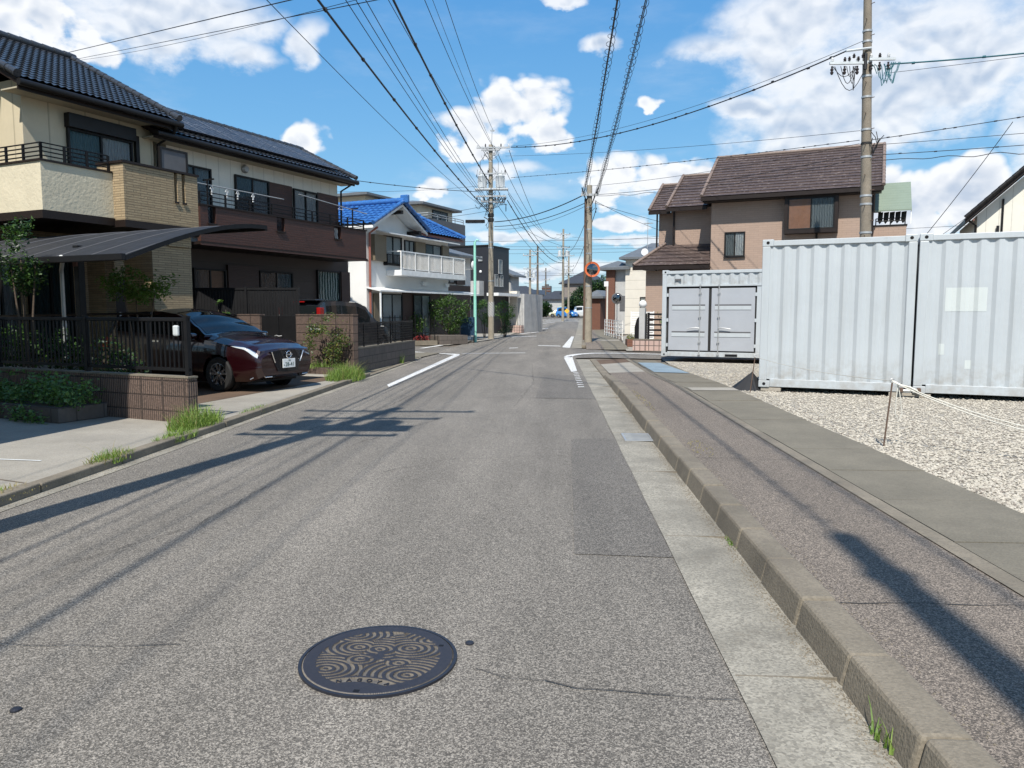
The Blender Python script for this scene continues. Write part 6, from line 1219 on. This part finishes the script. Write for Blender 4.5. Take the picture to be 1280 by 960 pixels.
BURG = carpaint('burgundy_paint', (.016, .0012, .0026)); DGREY = carpaint('dark_slate_paint', (.022, .026, .032)); BLUE = carpaint('bright_blue_paint', (.03, .22, .60)); CREAM = carpaint('cream_paint', (.62, .58, .38)); LIME = carpaint('pale_lime_paint', (.55, .62, .40)); WHITE = carpaint('white_paint', (.68, .68, .66))
def burgundy():
    # heading +u; front bumper at u = -9.72, centre line v = 11.15
    x, y = XY(-9.74, 10.98)
    top = [(0, .70), (.05, .78), (.25, .87), (.6, .95), (1.0, 1.01), (1.22, 1.06), (1.5, 1.22), (1.8, 1.38), (2.1, 1.47), (2.5, 1.515), (3.0, 1.505), (3.4, 1.46), (3.65, 1.40), (3.85, 1.18), (3.98, .98), (4.05, .80)]
    belt = [(0, .62), (.3, .80), (1.2, .93), (2.4, .97), (3.6, 1.04), (4.05, .78)]
    t, S, patch, hwf = make_car('car', 'dark burgundy hatchback parked nose out under the carport, white number plate', (x, y, .064), GRID+R(180), 4.05, 1.70, top, belt, (.86, 3.44), .315, BURG, (1.9,), nose=.20, wind=(1.24, 2.12), rear=(3.62, 3.88), side=[(1.55, 2.18), (2.24, 2.95), (3.0, 3.5)], ds=.045)
    # nose: dark grille field, lamps with chrome brows, emblem, plate, lower intake
    def front(nm, pts, mat, depth=.012, par=t, x0=-.004):
        """outline given as (y, z) laid on the curved nose"""
        P = [Vector((x0-.0+.20*(abs(p[0])/.85)**2.6*.9, p[0], p[1])) for p in pts]; n = len(P)
        g = MB().add([*P, *[q+Vector((depth, 0, 0)) for q in P]], [tuple(range(n)), tuple(range(n, 2*n))[::-1]]+[(i, (i+1) % n, (i+1) % n+n, i+n) for i in range(n)]); return g.build(nm, mat, par)
    M_['grille'] = NT('grille_mesh').done((.006, .006, .008), .25)
    gr = front('grille', [(-.44, .72), (-.2, .745), (0, .75), (.2, .745), (.44, .72), (.36, .55), (.26, .36), (0, .34), (-.26, .36), (-.36, .55)], M_['grille'], .05, x0=-.028)
    for s_ in (-1, 1):
        front('intake', [(s_*.28, .33), (s_*.58, .38), (s_*.60, .30), (s_*.34, .24)], M_['black'], .04, x0=-.012)
        g = MB(); g.smooth = True; g.tube([(-.03, s_*.42, .72), (-.025, s_*.37, .60), (-.02, s_*.33, .52)], .010, 6).build('chrome_strip', M_['chrome'], t)
        g = MB(); g.smooth = True; g.tube([(.0, s_*.40, .27), (.012, s_*.56, .27), (.04, s_*.60, .31), (.02, s_*.52, .37), (.2, s_*.74, .24)], .008, 6).build('bumper_strip', M_['chrome'], t)
        patch('headlight', .05, .60, .56, .72, M_['lampglass'], sgs=(s_,), off=.010, shape=lambda x, a, b: (.63+.03*(x/.6), .70-.035*(x/.6)))
        patch('lamp_brow', .05, .66, .69, .72, M_['chrome'], sgs=(s_,), off=.014, ns=2, shape=lambda x, a, b: (.705-.05*(x/.6), .715-.045*(x/.6)))
        g = MB(); g.smooth = True; g.lathe([(.01, -.10), (.06, -.095), (.085, -.04), (.08, .06), (.03, .09)], 14, (0, 0, 0), 'y'); g.v = [(p[0]*1.1+1.42, p[1]+s_*.90, p[2]*.75+1.0) for p in g.v]; g.build('door_mirror', BURG, t)
        g = MB().box(1.40, 1.45, s_*.76, s_*.84, .95, .98); g.build('mirror_arm', M_['black'], t)
        patch('sill_trim', 1.3, 3.0, .10, .16, M_['black'], sgs=(s_,), off=.008, ns=2)
        patch('door_handle', 2.32, 2.50, .615, .628, M_['chrome'], sgs=(s_,), off=.02, ns=2, nx_=4); patch('tail_light', 3.75, 3.98, .55, .70, M_['red'], sgs=(s_,), off=.01)
        for xx in (1.32, 2.21, 3.02): patch('door_gap', xx, xx+.008, .16, .66, M_['black'], sgs=(s_,), off=.003, nx_=1, ns=14)
    g = MB(); g.smooth = True; g.tube([(-.045, .062*math.cos(a), .655+.062*math.sin(a)) for a in [i*6.283/28 for i in range(29)]], .009, 8); e = g.build('emblem', M_['chrome'], t)
    MB().box(-.058, -.04, -.085, .085, .643, .668).build('emblem_bar', M_['chrome'], e, bevel=.003)
    p = MB().box(-.052, -.04, -.165, .165, .415, .58).build('number_plate', M_['platew'], t, bevel=.004)
    rot = (R(90), 0, R(-90))
    mesh_obj('plate_writing', text_mesh('28-41', .105, .001), M_['plateg'], p, (-.0535, -.015, .475), rot); mesh_obj('plate_writing', text_mesh('. 500', .04, .001), M_['plateg'], p, (-.0535, 0, .548), rot)
    g = MB().box(-.0535, -.052, .125, .145, .455, .475); g.build('plate_dot', M_['plateg'], p)
    g = MB(); g.smooth = True
    for y_ in (-.45, .25): g.tube([(1.26, y_, 1.095), (1.45, y_-.25, 1.21), (1.5, y_-.42, 1.24)], .008, 5)
    return t
burgundy()
# dark minivan behind the block wall, seen from its rear corner
x, y = XY(-15.38, 21.75)
top = [(0, .80), (.1, .92), (.6, 1.05), (.85, 1.12), (1.25, 1.50), (1.55, 1.72), (2.0, 1.83), (3.0, 1.86), (3.55, 1.83), (3.72, 1.72), (3.82, 1.2), (3.86, .9)]; belt = [(0, .7), (.8, .98), (2, 1.05), (3.5, 1.10), (3.86, .85)]
t, S, patch, _ = make_car('minivan', 'dark slate minivan parked behind the ribbed block wall, rear corner showing', (x, y, .03), GRID+R(-90), 3.86, 1.69, top, belt, (.72, 3.2), .32, DGREY, (1.6,), nose=.14, wind=(.95, 1.5), side=[(1.35, 2.0), (2.06, 2.75), (2.82, 3.5)], roofin=.88)
g = MB().box(3.74, 3.80, -.62, .62, 1.16, 1.66); g.v = [(p[0]+(.07 if p[2] < 1.3 else .0), p[1], p[2]) for p in g.v]; g.build('rear_window', M_['glassD'], t, bevel=.01)
for s_ in (-1, 1): g = MB().box(3.66, 3.85, s_*.66, s_*.80, 1.02, 1.60); g.build('tail_light', M_['red'], t, bevel=.015); g = MB().box(3.70, 3.86, s_*.67, s_*.79, 1.22, 1.40); g.build('lamp_lens', M_['porcelain'], t)
g = MB().box(3.45, 3.82, -.62, .62, 1.80, 1.85); g.build('roof_spoiler', DGREY, t, bevel=.02); g = MB().box(3.80, 3.83, -.2, .2, 1.76, 1.79); g.build('brake_light', M_['red'], t)
# far cars
kt = [(0, .75), (.1, .9), (.5, 1.0), (.75, 1.1), (1.2, 1.5), (1.6, 1.68), (2.6, 1.7), (3.15, 1.64), (3.3, 1.2), (3.38, .9)]; kb = [(0, .7), (.6, .95), (2, 1.02), (3.38, .9)]
def farcar(lb, x, y, rz, paint, L=3.38, H=1., nm='car'):
    f = L/3.38; t, S, patch, _ = make_car(nm, lb, (x, y, gz(y)+.01), R(rz), L, 1.5*(1.1 if f > 1 else 1), [(a*f, b*H) for a, b in kt], [(a*f, b*H) for a, b in kb], (.6*f, 2.75*f), .29, paint, (1.4,), wind=(.85*f, 1.5*f), rear=(3.16*f, 3.27*f), side=[(1.3*f, 1.95*f), (2.02*f, 2.9*f)], ds=.12, group='cars at the end of the road')
    for s_ in (-1, 1): patch('headlight', .06, .35, .57, .68, M_['lampglass'], sgs=(s_,), off=.01); g = MB().box(L-.05, L+.01, s_*.55, s_*.7, .8, 1.05*H); g.build('tail_light', M_['red'], t)
    MB().box(-.012, 0, -.16, .16, .42, .56).build('number_plate', M_['platew'], t)
farcar('bright blue small hatchback at the end of the road beside an orange sign', 3.6, 121, -35+180, BLUE); farcar('pale lime small van partly hidden behind the bright blue hatchback', 4.2, 125, 160, LIME, 3.6, 1.1, 'van'); farcar('cream coloured small car left of the bright blue hatchback', -.6, 124, -4, CREAM, 3.5, .88)
farcar('white small van at the right, half behind the mirror pole', 7.0, 122, 170, WHITE, 3.7, 1.1, 'van')
t = thing('caution_sign', 'orange yellow sign board at the foot of the far transformer pole', 'sign', (1.9, 103, gz(103))); MB().tube([(0, 0, 0), (0, 0, 1.6)], .03, 6).build('post', M_['steel'], t); MB().prism([(-.35, 1.2), (0, .85), (.35, 1.2), (0, 1.55)], -.05, -.03, 'y').build('board', M_['signyellow'] if 'signyellow' in M_ else plain('sign_yellow', (.75, .42, .03), .5), t)
# ------------------------------------------------------------------ walls, fences, carport on the left
x, y = XY(-16, 7.08); t = thing('block_wall', 'low ribbed brown block wall beside the concrete apron, carrying black railings', 'wall', (x, y, 0), GRID)
MB().box(0, 8.07, 0, .15, 0, .645).build('wall', M_['block'], t); MB().box(-.005, 8.08, -.006, .156, .646, .668).build('coping', M_['kerb'], t)
x, y = XY(-16, 7.12); t = thing('railing', 'black picket railing standing on the low ribbed block wall', 'fence', (x, y, .668), GRID)
g = MB().box(0, 8.02, .03, .07, .71, .76); g.build('top_rail', M_['black'], t, bevel=.008); MB().box(0, 8.02, .035, .065, .06, .10).build('bottom_rail', M_['black'], t)
g = MB()
for i in range(95): g.box(.1+i*.083, .115+i*.083, .04, .055, .10, .71)
g.build('pickets', M_['black'], t)
for a in (0, 2, 4, 6, 7.96): MB().box(a, a+.06, .02, .08, 0, .78).build('post', M_['black'], t)
b = MB().box(3.86, 4.15, -.06, .01, .46, .74); b = b.build('letter_box', M_['steel'], t, bevel=.012); MB().box(3.89, 4.1, -.065, -.0605, .69, .71).build('slot', M_['black'], b)
MB().box(7.80, 7.89, -.02, .03, .52, .66).build('entry_light', M_['trans'], t, bevel=.02)
# carport
x, y = XY(-12.05, 8.6); t = thing('carport', 'dark arched cantilever carport roof over the burgundy hatchback', 'carport', (x, y, .06), GRID)
def arch(v): s_ = (v+.75)/3.35; return 2.24+.78*math.sin(s_*math.pi*.5)
g = MB(); g.smooth = True; N_ = 16; vs_ = [-.75+3.3*i/N_ for i in range(N_+1)]
def uend(v): return 2.06+.0*v-.10*(v+.75)
for v in vs_: g.v += [(-4.6, v, arch(v)), (uend(v), v, arch(v)), (uend(v), v, arch(v)+.02), (-4.6, v, arch(v)+.02)]
for i in range(N_): g.f += [(i*4, i*4+1, i*4+5, i*4+4), (i*4+2, i*4+3, i*4+7, i*4+6), (i*4+1, i*4+2, i*4+6, i*4+5), (i*4+3, i*4, i*4+4, i*4+7)]
g.build('roof_sheet', M_['carport'], t)
for k in range(9):
    a = -4.6+k*.82; g = MB(); g.tube([(min(a, uend(v)), v, arch(v)-.012) for v in vs_], .014, 5); g.build('roof_rib', M_['black'], t); g = MB(); g.tube([(min(a, uend(v)), v, arch(v)+.024) for v in vs_], .010, 5); g.build('seam', M_['greypanel'], t)
g = MB()
for v in vs_: g.v += [(uend(v), v, arch(v)-.04), (uend(v)+.04, v, arch(v)-.04), (uend(v)+.04, v, arch(v)+.035), (uend(v), v, arch(v)+.035)]
for i in range(N_): g.f += [(i*4+j, i*4+(j+1) % 4, i*4+4+(j+1) % 4, i*4+4+j) for j in range(4)]
g.f += [(0, 1, 2, 3), (N_*4, N_*4+1, N_*4+2, N_*4+3)]; g.build('end_beam', M_['black'], t)
MB().box(-4.6, 2.1, -.83, -.75, 2.20, 2.30).build('gutter_beam', M_['black'], t, bevel=.01); MB().box(-4.6, 1.75, 2.52, 2.58, 2.96, 3.04).build('front_beam', M_['black'], t)
for a in (0, -3.6):
    MB().box(a-.06, a+.06, -.06, .06, 0, 2.55).build('post', M_['black'], t, bevel=.01); g = MB(); g.tube([(a, v, arch(v)-.07) for v in vs_], [.05]*8+[.045]*9, 6); g.build('rafter', M_['black'], t)
MB().box(-.055, .055, -.075, -.062, 2.2, 2.33).build('label_plate', M_['redbrown'], t)
g = MB(); g.smooth = True; g.tube([(.6, -.72, 2.30), (.45, -.60, 2.22), (.2, -.45, 2.12), (.16, -.42, 2.05), (.16, -.42, .05)], .03, 10).build('drain_pipe', M_['steel'], t)
g = MB(); g.smooth = True; g.lathe([(.036, 1.2), (.036, 1.26)], 10, (.16, -.42, 0)).build('pipe_band', M_['steel'], t)
x, y = XY(-16, 9.2); t = thing('laundry_rail', 'dark horizontal rail with cord behind the picket railing', 'rail', (x, y, .06), GRID); g = MB(); g.tube([(0, 0, 1.35), (4.9, 0, 1.42)], .025, 6).build('rail', M_['black'], t)
for a in (.2, 4.8): MB().box(a-.02, a+.02, -.02, .02, 0, 1.36).build('post', M_['black'], t)
# low brick planter with ivy
x, y = XY(-14.2, 6.35); t = thing('planter', 'low dark brick planter full of trailing ivy before the ribbed block wall', 'planter', (x, y, .06), GRID)
MB().box(0, 4.75, 0, .1, 0, .20).build('edging', M_['greyblock'], t); MB().box(4.65, 4.75, .101, .70, 0, .20).build('edging', M_['greyblock'], t); MB().box(0, 4.65, .101, .70, 0, .16).build('earth', M_['soil'], t)
random.seed(31); g = MB()
for i in range(15): leaves(g, (.2+i*.32, .36+random.uniform(-.05, .1), .30+random.uniform(-.03, .12)), (.34, .36, .24), 330, .055, .3, -.05, .75, 3, .3)
for i in range(22): leaves(g, (random.uniform(.2, 4.9), random.uniform(-.12, .02), random.uniform(.05, .2)), (.16, .10, .14), 50, .05, .2, -.3, .75)
g.build('ivy', M_['ivy'], t)

# second lot: ribbed block walls with a gate between, planter step, low wall and mesh fence
def blockwall(lb, u0, u1, v, h, mat='block'):
    x, y = XY(u0, v); t = thing('block_wall', lb, 'wall', (x, y, 0), GRID); MB().box(0, u1-u0, 0, .18, 0, h-.03).build('wall', M_[mat], t); MB().box(-.006, u1-u0+.006, -.006, .186, h-.029, h).build('coping', M_['block'], t); return t
blockwall('ribbed block wall piece behind the burgundy hatchback, left of the black gate', -15.2, -13.70, 14.5, 1.45); w = blockwall('ribbed block wall piece with letter slot and climbing bush, right of the black gate', -12.56, -10.86, 14.5, 1.45)
g = MB().box(.42, .82, -.02, -.0005, 1.02, 1.16); l = g.build('letter_slot', M_['black'], w, bevel=.006); MB().box(.46, .78, -.03, -.0205, 1.07, 1.12).build('flap', M_['steel'], l)
x, y = XY(-13.68, 14.54); t = thing('gate', 'black panel gate between the two ribbed block wall pieces', 'gate', (x, y, .05), GRID)
for a, b in ((0, .54), (.56, 1.10)): MB().box(a, b, 0, .04, .04, 1.36).build('leaf', M_['black'], t, bevel=.008)
g = MB(); g.smooth = True; g.tube([(.45, -.04, .86), (.52, -.06, .88), (.60, -.06, .86), (.68, -.04, .87)], .012, 6).build('handle', M_['steel'], t)
x, y = XY(-12.75, 13.95); t = thing('step_planter', 'short tiled planter box at the foot of the wall with letter slot', 'planter', (x, y, .03), GRID); MB().box(0, 1.75, 0, .12, 0, .2).build('edging', M_['block'], t); MB().box(0, 1.75, .121, .54, 0, .17).build('earth', M_['soil'], t); MB().box(-.1, 1.85, -.45, -.002, 0, .045).build('step', M_['apron'], t, bevel=.01)
ang = math.atan2(5.65, .50); t = thing('low_wall', 'low grey block wall along the road edge under the black mesh fence', 'wall', (-4.74, 17.6, 0), ang); MB().box(0, 5.68, 0, .14, 0, .60).build('wall', M_['greyblock'], t); MB().box(-.005, 5.69, -.008, .148, .601, .64).build('coping', M_['kerb'], t)
t = thing('mesh_fence', 'black mesh fence with thin posts on the low grey block wall', 'fence', (-4.74, 17.6, .64), ang)
for a in [i*1.12 for i in range(6)]: MB().box(a+.02, a+.055, .05, .085, -.0, .62).build('post', M_['black'], t)
g = MB().box(0, 5.68, .055, .08, .56, .60); g.build('top_rail', M_['black'], t); g = MB()
for i in range(140): g.box(i*.0405, i*.0405+.012, .062, .068, .04, .56)
for i in range(8): g.box(0, 5.68, .060, .070, .04+i*.07, .052+i*.07)
g.build('mesh', M_['black'], t)
x, y = XY(-17.25, 15.68); a2 = math.atan2(*(lambda p, q: (q[1]-p[1], q[0]-p[0]))(XY(-17.25, 15.68), XY(-14.55, 16.98))); t = thing('privacy_fence', 'tall black vertical slat privacy fence in front of the brown brick balcony house', 'fence', (x, y, 0), a2)
Lf = math.dist(XY(-17.25, 15.68), XY(-14.55, 16.98)); g = MB()
for i in range(36): g.box(i*Lf/36+.004, (i+1)*Lf/36-.004, 0, .02, .05, 2.12)
g.build('slats', M_['darkpanel'] if False else M_['black'], t); g = MB().box(0, Lf, -.02, .04, 2.121, 2.18); g.build('top_rail', M_['black'], t)
for a in (0, Lf/2-.03, Lf-.06): MB().box(a, a+.06, -.04, -.002, 0, 2.2).build('post', M_['black'], t)
# garden of the blue roofed house
t = thing('garden_fence', 'short iron picket fence on a low stone edge before the blue roofed house', 'fence', (-7.6, 33.0, 0), R(28)); MB().box(0, 2.7, 0, .15, 0, .22).build('edge', M_['kerb'], t); g = MB()
for i in range(12): g.box(.05+i*.23, .08+i*.23, .06, .09, .22, 1.35)
g.build('pickets', M_['black'], t); MB().box(0, 2.7, .06, .09, .55, .59).build('rail', M_['black'], t)
t = thing('stone_edging', 'pale stone edged bed under the round hedge bush', 'planter', (-5.15, 34.6, 0), R(38)); MB().box(0, 1.5, 0, 1.6, 0, .42).build('bed', M_['greyblock'], t, bevel=.02)
t = thing('notice_board', 'navy blue board standing between the round bush and the mint pole', 'board', (-4.05, 37.0, 0), R(-10)); MB().box(-.45, .25, 0, .05, .35, 1.25).build('panel', M_['bluebox'], t); MB().box(-.42, -.38, .05, .09, 0, 1.25).build('post', M_['black'], t); MB().box(.18, .22, .05, .09, 0, 1.25).build('post', M_['black'], t)

# ------------------------------------------------------------------ plants
def bush(lb, c, rad, n, size, mats=('leafM',), name='bush', group=None, stems=4, shell=.35, hole=0, sc=1.6):
    t = thing(name, lb, 'bush', (c[0], c[1], 0), 0, group); g = MB(); g.smooth = True
    for i in range(stems):
        a = 6.28*i/stems; g.tube([(.04*math.cos(a), .04*math.sin(a), 0), (rad[0]*.3*math.cos(a), rad[1]*.3*math.sin(a), c[2]*.6), (rad[0]*.55*math.cos(a), rad[1]*.55*math.sin(a), c[2])], [.022, .016, .008], 6)
    g.build('stem', M_['trunk'], t)
    for m in mats: g = leaves(MB(), (0, 0, c[2]), rad, n//len(mats), size, shell, hole, sc=sc); g.build('foliage', M_[m], t)
    return t
random.seed(41)
def UVp(u, v): return XY(u, v)
x, y = UVp(-11.9, 9.6); bush('slender small tree with feathery leaves under the carport edge', (x, y, 2.0), (.62, .45, .36), 1500, .075, ('leafL', 'leafL'), 'small_tree', stems=3, hole=.12, sc=2.4)
x, y = UVp(-12.0, 7.62); bush('dark feathery bush rising past the carport roof at the left edge', (x, y, 2.35), (.40, .26, .62), 1300, .07, ('leafD', 'leafM'), 'tall_bush', stems=3, hole=.08, sc=2.2)
for i, (u, v, h, lb) in enumerate(((-12.9, 7.9, .8, 'dark leafy shrub behind the railing at the far left'), (-11.6, 7.8, .75, 'dark leafy shrub behind the railing near the drain pipe'), (-10.7, 8.0, .6, 'dark leafy shrub behind the railing left of the car'))):
    x, y = UVp(u, v); bush(lb, (x, y, h), (.6, .3, .5), 800, .08, ('leafD', 'leafM'), 'shrub', 'shrubs behind the railing', hole=.05)
x, y = UVp(-11.35, 14.15); bush('yellowing bush climbing in front of the wall with letter slot', (x, y, .85), (.55, .20, .62), 1500, .06, ('leafY', 'leafM'), 'bush', hole=.1, sc=3)
x, y = UVp(-11.9, 14.1); 
x, y = UVp(-13.3, 13.0); bush('small pale green weed sprout beside the sandstone pillar', (x-.2, y+.3, 1.55), (.16, .14, .25), 130, .08, ('leafL',), 'sprout', stems=2)
bush('large round glossy hedge bush behind the mint green pole', (-4.95, 36.3, 1.42), (.98, .85, .92), 3800, .10, ('leafM', 'leafL', 'leafD'), 'hedge_bush', shell=.55, hole=-.05); bush('small shrub left of the round hedge bush', (-6.55, 35.2, .95), (.75, .6, .55), 1300, .09, ('leafM', 'leafL'), 'bush')
bush('low red leaved plant at the foot of the garden fence', (-6.0, 34.5, .3), (.7, .3, .16), 260, .07, ('flower',), 'red_plant')
bush('green shrub close behind the transformer pole, left side', (-4.0, 44.5, 1.5), (.6, .6, .8), 1100, .11, ('leafL', 'leafM'), 'bush', hole=.05); bush('loose green shrub right behind the transformer pole', (-2.95, 46.5, 1.5), (.65, .6, .75), 1200, .11, ('leafL', 'leafM'), 'bush', hole=.08); bush('dark low bush below the loose shrub by the transformer pole', (-2.9, 46.0, .6), (.5, .5, .5), 600, .09, ('leafD',), 'bush')
bush('yellow green shrub above the arched black gate', (4.35, 29.9, 1.35), (.45, .35, .32), 420, .09, ('leafL',), 'bush')
# dark trees at the far right of the road end
for i, (x, y, r, z, lb) in enumerate(((3.3, 124, 1.5, 2.2, 'smallest dark tree at the left of the dark hedge row'), (4.9, 127, 2.0, 3.4, 'second dark tree of the hedge row from the left'), (6.6, 127, 2.2, 4.4, 'third dark tree of the hedge row, tall'), (8.4, 126, 2.3, 4.9, 'tallest dark tree behind the mirror pole'), (-1.6, 127, 1.6, 1.4, 'low dark bush behind the cream coloured small car'))):
    t = thing('tree', lb, 'tree', (x, y, gz(y)), 0, 'dark trees beyond the mirror pole'); g = MB(); g.smooth = True; g.tube([(0, 0, 0), (.05, 0, z*.5), (0, 0, z)], [.12, .09, .04], 8).build('trunk', M_['trunk'], t)
    for m in ('leafD', 'leafM'): g = leaves(MB(), (0, 0, z), (r, r, r*.8), 1700 if m == 'leafD' else 450, .34, .35, -.02, sc=.9); g.build('crown', M_[m], t)
# weeds and grass at kerb edges: each clump a thing
random.seed(51)
for cx, cy, cz, rx, ry, n, h, lb in ((-4.52, 9.35, .05, .26, .55, 900, .34, 'largest grass clump at the corner of the ribbed block wall'), (-4.34, 8.5, .03, .13, .5, 420, .17, 'grass tuft running along the kerb below the large clump'), (-4.33, 7.15, .04, .12, .35, 380, .17, 'isolated grass tuft on the kerb before the apron'), (-4.42, 5.65, .04, .10, .25, 160, .11, 'dry low tuft at the left edge on the kerb'),
                                  (-4.36, 10.9, .03, .12, .6, 330, .13, 'thin grass strip along the kerb before the car'), (-4.33, 12.6, .03, .09, .5, 180, .09, 'sparse grass further along the kerb beside the car'), (-4.5, 16.3, .03, .38, .85, 1300, .46, 'tall grass clump at the foot of the low grey wall'), (-4.40, 21.7, .02, .12, .22, 120, .42, 'single upright weed against the low grey wall'),
                                  (-4.75, 24.1, .02, .35, .5, 240, .22, 'low grass patch past the end of the mesh fence'), (1.165, 4.9, 0, .02, .16, 50, .03, 'tiny moss tuft in the gutter corner'), (1.155, 2.6, 0, .015, .1, 16, .14, 'few grass blades growing from the gutter at the bottom right')):
    g = blades(MB(), (cx, cy, cz), (rx, ry), n, h, .006 if h > .1 else .004, .8); tag(g.build('grass_clump', M_['grassm']), lb, 'grass', 'weeds along the kerbs')
x, y = XY(-11.7, 14.05); g = blades(MB(), (x, y, .2), (.7, .22), 420, .28, .008, .7); tag(g.build('grass_clump', M_['grassm']), 'bright grass filling the short tiled planter box', 'grass', 'weeds along the kerbs')
g = MB()
for cx, cy, rx, ry, n, h in ((-4.5, 9.3, .25, .5, 60, .42), (-4.33, 7.1, .12, .35, 50, .22), (-4.5, 16.3, .4, .8, 90, .62), (-4.36, 5.7, .1, .3, 60, .10), (1.5, 7.7, .12, .5, 140, .02), (1.42, 12, .06, 1.5, 160, .03), (-4.2, 5.2, .06, .9, 120, .02)): blades(g, (cx, cy, .06 if cx < 0 else .13), (rx, ry), n, h, .004, 1.0)
tag(g.build('dry_grass', M_['dry']), kind='stuff', label='dry straw and seed heads scattered along both kerbs', cat='grass')
